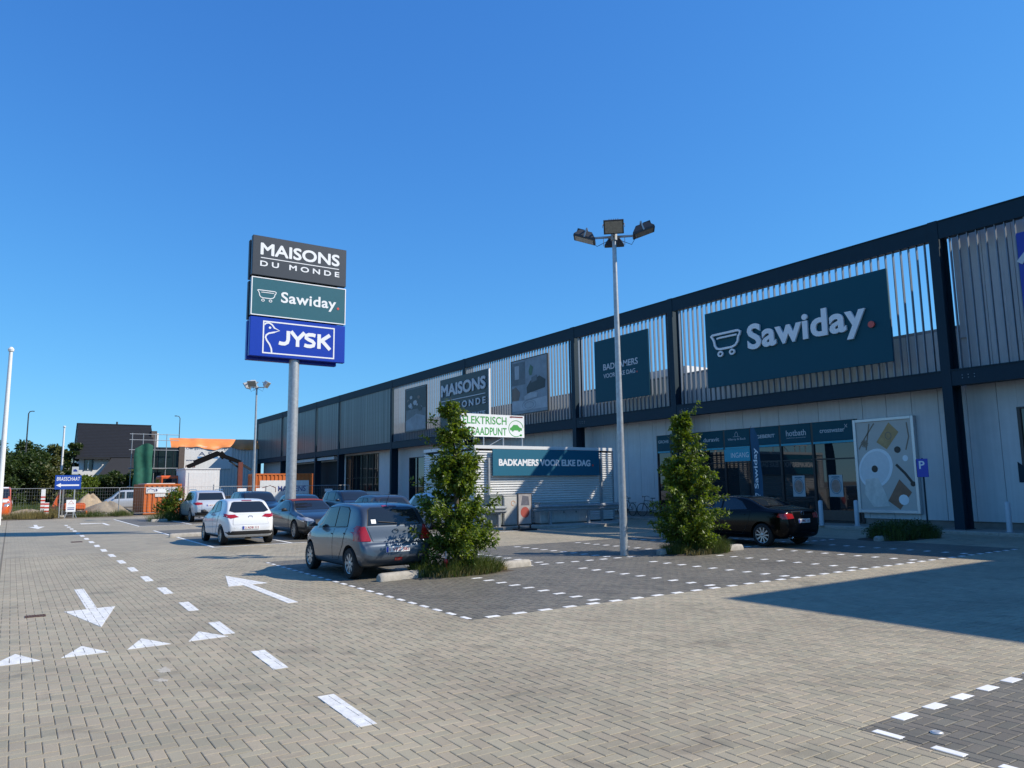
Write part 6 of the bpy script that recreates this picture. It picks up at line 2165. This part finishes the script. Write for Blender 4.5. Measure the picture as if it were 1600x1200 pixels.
# hall under construction with banner and tarpaulin
e = empty('hall_shell', (22.6, 103, 0), 'pale corrugated hall wall under orange tarpaulin at the end of the retail building', 'building')
mb = MB(); corr_v(mb, (-4.8, 0), (4.9, 0), 0, 7.35, 0.42, 0.05); mb.build('wall', mat('pale_hall_sheet', (0.60, 0.59, 0.56), 0.5, var=0.05), e)
MB().box(-4.7, 4.9, .1, 14, 0, 7.3).build('core', M_inside, e)
V, F = [], []
nx, nz = 60, 8
random.seed(5)
for j in range(nz + 1):
    for i in range(nx + 1):
        x = -6.0 + 11.0 * i / nx
        t = j / nz
        sag = 0.16 * math.sin(x * 1.9) + 0.10 * math.sin(x * 4.3 + 1) - (0.55 * max(0, (-4.9 - x)))
        V.append(Vector((x, -0.14 - 0.10 * t + 0.06 * math.sin(x * 3.1 + t * 2) + 1.6 * (1 - t) * (1 - t), 8.45 - t * (1.35 - 0.16 * math.sin(x * 1.3)) + 0.35 * sag * t + 0.05 * sag)))
for j in range(nz):
    for i in range(nx):
        k = j * (nx + 1) + i
        F.append((k, k + 1, k + nx + 2, k + nx + 1))
tp = mesh_raw('tarpaulin', V, F, mat('orange_tarpaulin', (0.74, 0.24, 0.06), 0.5, var=0.15, scale=1), None)
tp.data.shade_smooth()
tp.location = (22.6, 103, 0)
setp(tp, 'crumpled orange tarpaulin over the top of the hall wall', 'tarpaulin')
e = empty('site_banner', (21.0, 102.9, 4.4), 'white advertising banner with blue ASP lettering on the hall wall', 'banner')
MB().box(-3.1, 3.1, -0.03, 0, 0, 2.9).build('sheet', M_whitepan, e)
F_ = frame((0, -0.032, 0))
M_bl2 = mat('banner_blue', (0.06, 0.09, 0.17), 0.6, var=0)
text_parts('lettering', 'Uw gevel, onze zorg!', F_, -2.6, 2.4, 2.42, 2.78, M_bl2, e, 0.004, 0.01)
text_parts('lettering', 'ASP', F_, -1.1, 1.5, 1.72, 2.22, M_bl2, e, 0.004, 0.02, 1.5)
MB(F_).box(-1.2, 1.4, 1.36, 1.62, 0, 0.004).build('print', mat('banner_blue_bar', (0.10, 0.24, 0.45), 0.6, var=0), e)
text_parts('lettering', 'www.', F_, -2.6, -1.3, 1.0, 1.18, M_bl2, e, 0.004, 0.03)
text_parts('lettering', 'Parijs', F_, -2.6, -1.4, 0.1, 0.45, M_rustp, e, 0.004, 0.03)

# glazed building with net and scaffold
e = empty('glazed_building', (15.5, 100, 0), 'dark glazed building shell between the green net and the banner', 'building')
MB().box(-1.75, 1.85, .1, 8, 0, 6.95).build('core', M_inside, e)
M_glz = mat('dark_green_glass', (0.015, 0.028, 0.030), 0.03, var=0, spec=0.8)
for k in range(4):
    a = -1.75 + k * .9
    MB().box(a + .03, a + .87, 0.02, 0.06, 0.3, 6.7).build('pane', M_glz, e)
    MB().box(a - .03, a + .03, -0.02, .08, 0.0, 6.95).build('mullion', M_frame, e)
MB().box(-1.95, -1.82, -.12, .0, 3.2, 6.7).build('white_post', M_let, e)
MB().box(-1.8, 1.9, -0.06, .1, 6.7, 6.98).build('roof_edge', M_frame, e)
MB().box(1.55, 2.2, -0.2, .5, 0, 7.1).build('pier', mat('brown_pier', (0.10, 0.075, 0.06), 0.8, var=0.2), e)
e = empty('safety_net', (12.9, 98.5, 0), 'green safety net hanging on the scaffold left of the glazed building', 'net')
V, F = [], []
for j in range(13):
    for i in range(15):
        x = -1.0 + 2.0 * i / 14
        z = 0.2 + 6.8 * j / 12 + (0.35 * math.sin(x * 2.0 + 1) if j == 12 else 0)
        V.append(Vector((x + 0.05 * math.sin(z * 2), 0.12 * math.sin(x * 5 + z * .4) + 0.08 * math.sin(z * 1.7), z)))
for j in range(12):
    for i in range(14):
        k = j * 15 + i
        F.append((k, k + 1, k + 16, k + 15))
o = mesh_raw('net', V, F, mat('green_net', (0.006, 0.085, 0.055), 0.8, var=0.3, scale=2), e); o.data.shade_smooth()
e = empty('scaffold', (13.3, 99.4, 0), 'grey scaffold of tubes above the green net', 'scaffold')
for x in (-1.6, -.4, .9, 2.2): MB().tube([(x, 0, 0), (x, 0, 8.6)], 0.045, 6).build('standard', M_galv, e)
for z in (2.2, 4.4, 6.6, 7.8, 8.5): MB().tube([(-1.9, 0, z), (3.6, 0, z)], 0.04, 6).build('ledger', M_galv, e)
for z in (2.1, 4.3): MB().box(-1.8, 2.3, -.4, .3, z, z + .05).build('deck', M_plinth, e)

# house with the steep dark roof
M_tile = mat('dark_roof_tile', (0.014, 0.015, 0.019), 0.6, var=0.15, scale=2, spec=0.3)
M_wallw = mat('white_render', (0.62, 0.61, 0.58), 0.8, var=0.06)
e = empty('house', (12.3, 120, 0), 'house with a large steep dark tiled roof behind the building site', 'house')
MB().box(-4.6, 4.7, .9, 8.6, 0, 6.6).build('wall', M_wallw, e)
mb = MB()
# tiled roof slope as courses
n = 22
for k in range(n):
    t0, t1 = k / n, (k + 1) / n
    y0, y1 = 0.2 + 4.5 * t0, 0.2 + 4.5 * t1
    z0, z1 = 6.45 + 5.0 * t0, 6.45 + 5.0 * t1
    x0, x1 = -5.0 + .12 * t0, 5.1 - .25 * t0
    mb.add([(x0, y0 - .02, z0 + .10), (x1, y0 - .02, z0 + .10), (x1, y1, z1 + .04), (x0, y1, z1 + .04), (x0, y0 - .02, z0), (x1, y0 - .02, z0)], [(0, 1, 2, 3), (4, 5, 1, 0)])
mb.build('roof', M_tile, e)
MB().add([(-5, 4.7, 11.45), (4.85, 4.7, 11.45), (5.1, 9.3, 6.45), (-5, 9.3, 6.45)], [(0, 1, 2, 3)]).build('rear_roof', M_tile, e)
MB().add([(-4.95, .25, 6.4), (-4.95, 9.2, 6.4), (-4.88, 4.7, 11.4)], [(0, 1, 2)]).add([(5.0, .25, 6.4), (5.0, 9.2, 6.4), (4.8, 4.7, 11.4)], [(0, 1, 2)]).build('gable', M_tile, e)
MB().box(-5.0, 4.9, 4.6, 4.8, 11.46, 11.6).build('ridge', M_tile, e)
MB().tube([(.2, 4.7, 11.5), (.2, 4.7, 11.95)], .12, 8).build('vent', M_black, e)
MB().box(-5.2, -.9, -.25, .2, 6.2, 6.45).build('eave_board', M_black, e)
# lower lean roof to the right
MB().add([(-3.2, -2.2, 2.6), (5.3, -2.2, 2.6), (5.3, .3, 6.5), (-.6, .3, 6.5)], [(0, 1, 2, 3)]).add([(-3.2, -2.2, 2.6), (5.3, -2.2, 2.6), (5.3, -2.2, 0), (-3.2, -2.2, 0)], [(0, 1, 2, 3)]).build('lower_roof', M_tile, e)
wn_ = MB().box(-3.9, -3.0, .80, .88, 4.7, 6.1).build('window', M_cglass, e)
MB().box(-4.0, -3.9, .78, .89, 4.6, 6.2).box(-3.0, -2.9, .78, .89, 4.6, 6.2).build('frame', M_frame, wn_)
MB().box(-3.55, -3.45, .78, .80, 4.7, 6.1).build('frame', M_let, wn_)
MB().box(4.75, 5.5, 3.0, 4.0, 8.0, 10.6).build('chimney', mat('brown_chimney', (0.09, 0.07, 0.06), 0.8, var=0.2), e)
MB().box(5.5, 5.75, 3.2, 3.6, 7.8, 10.3).build('flue', M_let, e)

# viaduct with railing far left
e = empty('viaduct', (5.5, 150, 0), 'pale concrete viaduct edge with green railing among the trees', 'bridge')
MB().box(-9, 5.0, 0, 8, 5.3, 6.7).build('deck', mat('pale_concrete', (0.36, 0.35, 0.32), 0.85, var=0.15), e)
for x in (-6, -1.5, 3): MB().box(x - .5, x + .5, 1, 7, 0, 5.3).build('pier', M_conc, e)
for k in range(15): MB().box(-9 + k, -8.94 + k, 0, .06, 6.7, 8.0).build('railing_post', M_galv, e)
MB().box(-9, 5, 0.0, .05, 7.95, 8.03).box(-9, 5, .01, .04, 6.8, 7.9).build('railing', mat('pale_green_rail', (0.22, 0.34, 0.28), 0.6, var=0.3, scale=2), e)


# ================================================================ site fence
M_wire = mat('fence_wire', (0.36, 0.37, 0.37), 0.45, metal=0.5, var=0.1)
fp = bpy.data.objects.new('site_fence', None); C.objects.link(fp)
mb = MB()
mb.tube([(0, 0, .12), (0, 0, 2.0)], 0.022, 6).tube([(3.44, 0, .12), (3.44, 0, 2.0)], 0.022, 6).tube([(0, 0, .15), (3.44, 0, .15)], 0.018, 6).tube([(0, 0, 2.0), (3.44, 0, 2.0)], 0.020, 6)
mb.build('frame', M_wire, fp)
mb = MB()
for k in range(1, 23): mb.box(k * .15 - .0025, k * .15 + .0025, -.0025, .0025, .15, 2.0)
for k in range(1, 8): mb.box(0, 3.44, -.0035, .0035, .15 + k * .23 - .002, .15 + k * .23 + .002)
mb.build('wire_mesh', M_wire, fp)
for x in (0, 3.44): MB().box(x - .11, x + .11, -.32, .32, 0, .13, .02).build('foot', M_conc, fp)
spots = [(-0.45, 60.6), (3.05, 60.7), (6.5, 60.5), (9.98, 60.6), (13.45, 60.6), (16.9, 60.55), (20.4, 60.6)]
fl = ['leftmost mesh fence panel, beside the orange vans', 'mesh fence panel behind the blue direction sign', 'mesh fence panel in front of the left orange container', 'mesh fence panel behind the silver off-roader', 'mesh fence panel in front of the white site cabin and slim lamp post', 'mesh fence panel before the wide orange container', 'rightmost mesh fence panel, right of the sign pole']
for k, (x, y) in enumerate(spots):
    o = fp if k == 0 else copy_tree(fp)
    o.location = (x, y, 0); o.rotation_euler = (0, 0, R(random.uniform(-1.5, 1.5)))
    setp(o, fl[k], 'fence', 'mesh fence panels around the building site')
for (x, z, lab) in ((15.0, 1.72, 'small white notice hung on the fence left of the slim lamp post'), (16.4, 1.72, 'small white notice hung on the fence right of the slim lamp post'), (22.0, 1.6, 'small white notice hung on the fence right of the sign pole'), (9.3, 1.75, 'small white notice hung on the fence before the left orange container')):
    setp(MB().box(x - .33, x + .33, 60.38, 60.40, z - .12, z + .12).build('fence_notice', M_let), lab, 'notice', 'white notices on the fence')

# ================================================================ direction sign, warning board, beacons
e = empty('direction_sign', (3.2, 59.4, 0), 'blue BRASSCHAAT direction sign with white left arrow on two posts', 'sign')
MB().box(-.77, .77, -.05, -.02, 1.92, 2.88, .005).build('panel', mat('direction_blue', (0.010, 0.060, 0.34), 0.4, var=0.04), e)
F_ = frame((0, -.052, 0))
text_parts('lettering', 'BRASSCHAAT', F_, -.68, .70, 2.50, 2.76, M_let, e, 0.004, 0.006, 1.06, shear=0.15)
MB(F_).prism([(-.70, 2.20), (-.42, 2.06), (-.42, 2.15), (.66, 2.15), (.66, 2.25), (-.42, 2.25), (-.42, 2.34)], 0, 0.004).build('arrow', M_let, e)
for x in (-.42, .42): MB().tube([(x, 0, 0), (x, 0, 2.85)], .04, 8).build('post', M_galv, e)
MB().box(.18, .58, -.04, -.02, 2.93, 3.46).build('upper_plate', mat('grey_plate', (0.42, 0.45, 0.47), 0.5, var=0.1), e)
MB(frame((.38, -.041, 3.2))).prism([(-.12, -.08), (.12, -.08), (.12, .0), (.02, .1), (-.12, .06)], 0, .003).build('pictogram', M_bluelet, e)
e = empty('warning_board', (3.4, 58.4, 0), 'white site warning board leaning on a trestle below the blue direction sign', 'sign')
MB().box(-.28, .28, -.03, 0, .42, 1.22).build('panel', M_let, e)
for x in (-.35, .35): MB().bar((x, -.1, 0), (x * .5, 0, .5), .04, .04).build('leg', M_galv, e)
F_ = frame((0, -.031, 0))
MB(F_).ribbon([(-.16, .95), (.16, .95), (0, 1.16)], .035, 0, .003, True).build('print', mat('warning_red', (0.45, 0.04, 0.03), 0.5, var=0), e)
MB(F_).box(-.2, .2, .55, .60, 0, .003).box(-.2, .2, .66, .71, 0, .003).build('print', M_bluelet, e)
for k, (x, y, lab) in enumerate(((2.05, 59.3, 'white and red beacon left of the orange mini excavator'), (1.9, 62.2, 'red and white beacon behind the dry weeds'))):
    e = empty('traffic_beacon', (x, y, 0), lab, 'beacon', 'traffic beacons at the building site')
    MB().box(-.13, .13, -.02, .02, .08, 1.05 + .9 * k).build('panel', M_let, e)
    for j in range(4): MB().box(-.131, .131, -.024, -.0205, .18 + j * .24 + .45 * k, .29 + j * .24 + .45 * k).build('stripe', mat('beacon_red', (0.5, 0.05, 0.03), 0.5, var=0), e)
    MB().box(-.3, .3, -.2, .2, 0, .08, .02).build('base', M_black, e)

# mini excavator
e = empty('mini_excavator', (3.5, 61.9, 0), 'orange mini excavator parked behind the fence under the blue sign', 'excavator', None, R(8))
MB().box(-.7, .7, -.55, -.30, .02, .42, .1).build('track', M_black, e)
MB().box(-.7, .7, .30, .55, .02, .42, .1).build('track', M_black, e)
MB().box(-.45, .95, -.5, .5, .45, .95, .1).build('body', M_oran2, e)
MB().box(-.35, .25, -.42, .42, .95, 1.35, .05).build('seat_console', M_black, e)
for sx in (-.4, .35):
    for sy in (-.42, .42): MB().tube([(sx, sy, .9), (sx, sy, 2.0)], .03, 6).build('canopy_post', M_black, e)
MB().box(-.5, .5, -.5, .5, 2.0, 2.06, .02).build('canopy', M_oran2, e)
MB().bar((-.5, 0, .7), (-.95, 0, 1.0), .16, .2).bar((-.9, 0, .95), (-.55, 0, 1.85), .14, .18).build('boom', M_oran2, e)
MB().bar((-.55, 0, 1.85), (-1.0, 0, .75), .11, .14).build('stick', M_oran2, e)
MB().add([(-1.2, -.22, .75), (-.85, -.22, .75), (-.8, -.22, .35), (-1.0, -.22, .22), (-1.2, .22, .75), (-.85, .22, .75), (-.8, .22, .35), (-1.0, .22, .22)], [(0, 1, 2, 3), (4, 7, 6, 5), (0, 3, 7, 4), (1, 5, 6, 2), (2, 6, 7, 3), (0, 4, 5, 1)]).build('bucket', M_rustp, e)
MB().box(.95, 1.05, -.55, .55, .1, .4).build('blade', M_oran2, e)


def heap(label, x, y, rx, ry, h, m, seed):
    random.seed(seed)
    V, F = [], []
    n, k_ = 36, 12
    V.append(Vector((0, 0, h)))
    ph = [random.uniform(0, 6) for _ in range(6)]
    for j in range(1, k_ + 1):
        t = j / k_
        for i in range(n):
            a = 2 * PI * i / n
            rr_ = t * (1 + .16 * math.sin(2 * a + ph[0]) + .09 * math.sin(5 * a + ph[1]) + .04 * math.sin(11 * a + ph[2]))
            z = h * (1 - t ** 1.7) * (1 + .12 * math.sin(3 * a + ph[3] + 4 * t)) + random.gauss(0, .025 * h) * (1 - t)
            V.append(Vector((rx * rr_ * math.cos(a), ry * rr_ * math.sin(a), max(-.02, z) if j < k_ else -.05)))
    for i in range(n): F.append((0, 1 + i, 1 + (i + 1) % n))
    for j in range(k_ - 1):
        for i in range(n):
            F.append((1 + j * n + i, 1 + (j + 1) * n + i, 1 + (j + 1) * n + (i + 1) % n, 1 + j * n + (i + 1) % n))
    o = mesh_raw('soil_heap', V, F, m)
    o.data.shade_smooth()
    o.location = (x, y, 0)
    setp(o, label, 'soil heap', 'soil heaps on the building site')
M_sand = mat('sandy_soil', (0.34, 0.26, 0.17), 0.95, var=0.25, scale=3, bump=0.8, bscale=9)
M_earth = mat('grey_earth', (0.24, 0.20, 0.15), 0.95, var=0.3, scale=3, bump=0.8, bscale=9)
heap('low grey-brown soil heap before the left orange container', 6.0, 63.0, 1.75, 1.5, .95, M_earth, 1)
heap('yellowish sand heap behind the blue direction sign', 5.1, 67.0, 1.6, 1.5, 1.45, M_sand, 2)
heap('low flat soil heap left of the mini excavator', 1.2, 65.0, 1.7, 1.5, .5, M_earth, 3)
grass('weeds', 'dry yellow weeds along the fence left of the blue sign', [(.8, 59.2, 1.2, .5), (1.8, 59.4, .8, .5)], 2600, .75, M_drygr, 41)
grass('weeds', 'green weeds at the foot of the soil heaps', [(4.8, 59.7, 1.2, .4), (6.6, 60.0, .8, .4), (1.2, 59.6, 1.2, .4)], 2400, .6, M_grass, 42)
grass('weeds', 'brown dead weeds beside the mini excavator', [(2.3, 60.2, .5, .4)], 900, 1.0, M_drygr, 43)

# ================================================================ vehicles on the site
VAN = dict(L=5.0, W=1.98, ro=0.95, wb=3.1, wr=0.34, spokes=8, wide=.05, tum=0.86, cat='van',
    top=[(0, .7), (.02, 1.2), (.05, 1.8), (.12, 2.1), (.5, 2.16), (3.0, 2.16), (3.5, 2.10), (3.9, 1.75), (4.2, 1.42), (4.35, 1.30), (4.75, 1.12), (4.95, .85), (5.0, .55)],
    belt=[(0, 1.22), (3.9, 1.18), (5.0, .95)],
    side_win=[[(3.05, 1.25), (4.02, 1.22), (3.72, 1.66), (3.45, 1.92), (3.05, 1.95)]],
    doors=[([(3.0, .45), (4.0, .45), (4.1, 1.18), (3.0, 1.20)], 3.05, 1.05), ([(1.5, .45), (2.97, .45), (2.97, 1.9), (1.5, 1.9)], 2.7, 1.05)],
    tail=[[(.78, .9), (.92, .9), (.92, 1.4), (.80, 1.4)]], head=[[(.5, .82), (.85, .88), (.82, 1.05), (.55, 1.0)]],
    rear_win=[(-.75, 1.3), (.75, 1.3), (.7, 1.9), (-.7, 1.9)], wind=[(-.82, 1.38), (.82, 1.38), (.76, 2.02), (-.76, 2.02)],
    plate=None, fplate=.5, mirror=(3.85, 1.35), mirror_mat=M_black, grille=[(-.45, .65), (.45, .65), (.42, .85), (-.42, .85)])
P_vor = paint('signal_orange_paint', (0.55, 0.10, 0.02), 0.0, 0.35)
v, cv, part = build_car('van', 'orange and white van cut by the left picture edge', VAN, P_vor, (-.85, 63.0), PI, False, 'site vehicles')
for sg, ax in ((1, '+x'), (-1, '-x')): part('white_stripe', cv.decal([(-2.2, .95), (1.4, .95), (1.4, 1.2), (-2.2, 1.2)], ax, 0.010, 14), M_plate)
part('white_bonnet', cv.decal([(-.8, 1.1), (.8, 1.1), (.75, 1.32), (-.75, 1.32)], '+y', 0.010, 10), M_plate)
part('roof_board', cv.decal([(-.7, 2.04), (.7, 2.04), (.7, 2.12), (-.7, 2.12)], '+y', 0.014, 10), M_plate)
MPV = dict(VAN); MPV.update(L=4.4, W=1.82, wb=2.75, plate=None)
MPV['top'] = [(s * .88, z * .85) for s, z in VAN['top']]; MPV['belt'] = [(s * .88, z * .85) for s, z in VAN['belt']]
MPV['side_win'] = [[(s * .88, z * .85) for s, z in VAN['side_win'][0]], [(.5, 1.1), (2.5, 1.06), (2.5, 1.64), (.6, 1.62)]]
MPV['wind'] = [(x * .9, z * .85) for x, z in VAN['wind']]; MPV['rear_win'] = [(x * .9, z * .85) for x, z in VAN['rear_win']]
MPV['tail'] = [[(x * .9, z * .85) for x, z in VAN['tail'][0]]]; MPV['head'] = [[(x * .9, z * .85) for x, z in VAN['head'][0]]]
MPV['mirror'] = (3.4, 1.15); MPV['grille'] = None; MPV['fplate'] = None; MPV['bot'] = [(0, .42), (.1, .26), (.5, .22), (3.9, .2), (4.4, .36)]
build_car('van', 'silver van with sloping nose behind the left orange container', MPV, paint('silver_paint_far', (0.48, 0.50, 0.53), 0.3, 0.3), (9.2, 78.0), PI / 2, False, 'site vehicles')

# ================================================================ far poles
def simple_pole(name, label, x, y, h, r0, r1, m, arm=None, cat='pole'):
    e = empty(name, (x, y, 0), label, cat)
    MB().lathe([(r0, 0), (r0 + (r1 - r0) * .5, h * .5), (r1, h), (.001, h)], 12).build('pole', m, e, 40)
    if arm:
        MB().tube([(0, 0, h - .02), (arm * .35, 0, h + .28), (arm, 0, h + .35)], [r1, r1, r1 * .8], 6).build('arm', m, e)
        MB().box(min(arm, arm * 1.6), max(arm, arm * 1.6), -.12, .12, h + .28, h + .40).build('lamp_head', M_lampb, e)
    else:
        MB().lathe([(r1 * 1.5, h - .12), (r1 * 1.8, h), (r1 * .8, h + .12), (.001, h + .14)], 12).build('cap', m, e)
    return e
M_wpole = mat('white_pole', (0.66, 0.67, 0.66), 0.4, var=0.06)
simple_pole('flag_pole', 'tall white flag pole at the left picture edge', -.52, 50, 9.8, .16, .09, M_wpole)
simple_pole('street_lamp', 'dark bent street lamp rising over the left trees', 1.4, 130, 13.2, .13, .08, M_lampb, .45, 'street lamp')
simple_pole('street_lamp', 'white far street lamp just left of the dark-roofed house', 6.05, 130, 11.4, .16, .12, M_wpole, None, 'street lamp')
simple_pole('street_lamp', 'thin dark street lamp behind the orange tarpaulin', 22.1, 130, 13.3, .10, .06, M_lampb, -.5, 'street lamp')


# ================================================================ far trees
def far_tree(label, x, y, h, r, m, seed, n=5200, leaf=.34, z0=0.12, name='broadleaf_tree'):
    random.seed(seed)
    e = empty(name, (x, y, 0), label, 'tree', 'trees beyond the building site')
    MB().tube([(0, 0, 0), (.05, 0, h * .4), (0, .05, h * .8)], [.05 * h * .5, .04 * h * .5, .02], 8).build('trunk', M_bark, e, 60)
    V, F = [], []
    cl = []
    for k in range(34):
        t = random.random()
        a = random.uniform(0, 2 * PI)
        zz = h * (z0 + (1 - z0) * t)
        rad = r * math.sin(PI * min(.97, .16 + .78 * t)) ** .7
        q = math.sqrt(random.random())
        cl.append((Vector((math.cos(a) * rad * q, math.sin(a) * rad * q, zz - .08 * h)), r * random.uniform(.22, .42)))
    for _ in range(n):
        c, s_ = random.choice(cl)
        v = rv() * (random.random() ** .45)
        p = c + Vector((v.x, v.y, v.z * .8)) * s_
        if p.z < .05: p.z = random.uniform(.05, .4)
        add_leaf(V, F, p, v + rv(), Vector((0, 0, 1)) + rv() * .8, leaf * random.uniform(.6, 1.3), leaf * random.uniform(.45, .8))
    mesh_raw('crown', V, F, m, e)
far_tree('dense green tree at the left picture edge beyond the vans', -2.2, 92, 5.8, 2.6, M_leaf2, 51, 8000)
far_tree('broad green tree behind the orange vans, left of the blue sign', .9, 94, 5.9, 2.6, M_leaf2, 52, 8000)
far_tree('lower olive green tree directly behind the blue sign', 3.4, 93, 4.3, 1.8, M_leaf3, 53, 6500)
far_tree('rounded green bush left of the dark-roofed house', 5.2, 100, 3.4, 1.9, M_leaf, 54, 5000, .3, .05)
far_tree('far green tree in the left background', -1.5, 135, 9.2, 3.4, M_leaf2, 55, 7000, .5)
far_tree('far green tree behind the dark bent street lamp', 2.2, 138, 9.8, 3.4, M_leaf2, 56, 7000, .5)
far_tree('far green tree beside the white street lamp', 5.4, 142, 9.3, 3.0, M_leaf3, 57, 7000, .5)
far_tree('narrow dark evergreen against the left gable of the house', 7.0, 121, 10.0, 1.1, M_leaf2, 58, 6000, .36, .05, 'evergreen_tree')
far_tree('dark hedge-like tree in front of the house', 10.6, 113, 4.3, 2.4, M_leaf2, 59, 7000, .36, .02)
far_tree('dark bushy tree right of the house front', 13.6, 112, 4.4, 2.2, M_leaf2, 60, 7000, .36, .02)
far_tree('dark bush before the left corner of the house', 8.2, 112, 3.8, 1.8, M_leaf, 61, 5500, .32, .02)
grass('meadow', 'rough grass beyond the building site fence', [(0, 75, 4, 6), (3, 82, 5, 6), (0, 88, 6, 5)], 5000, .9, M_grass, 44)
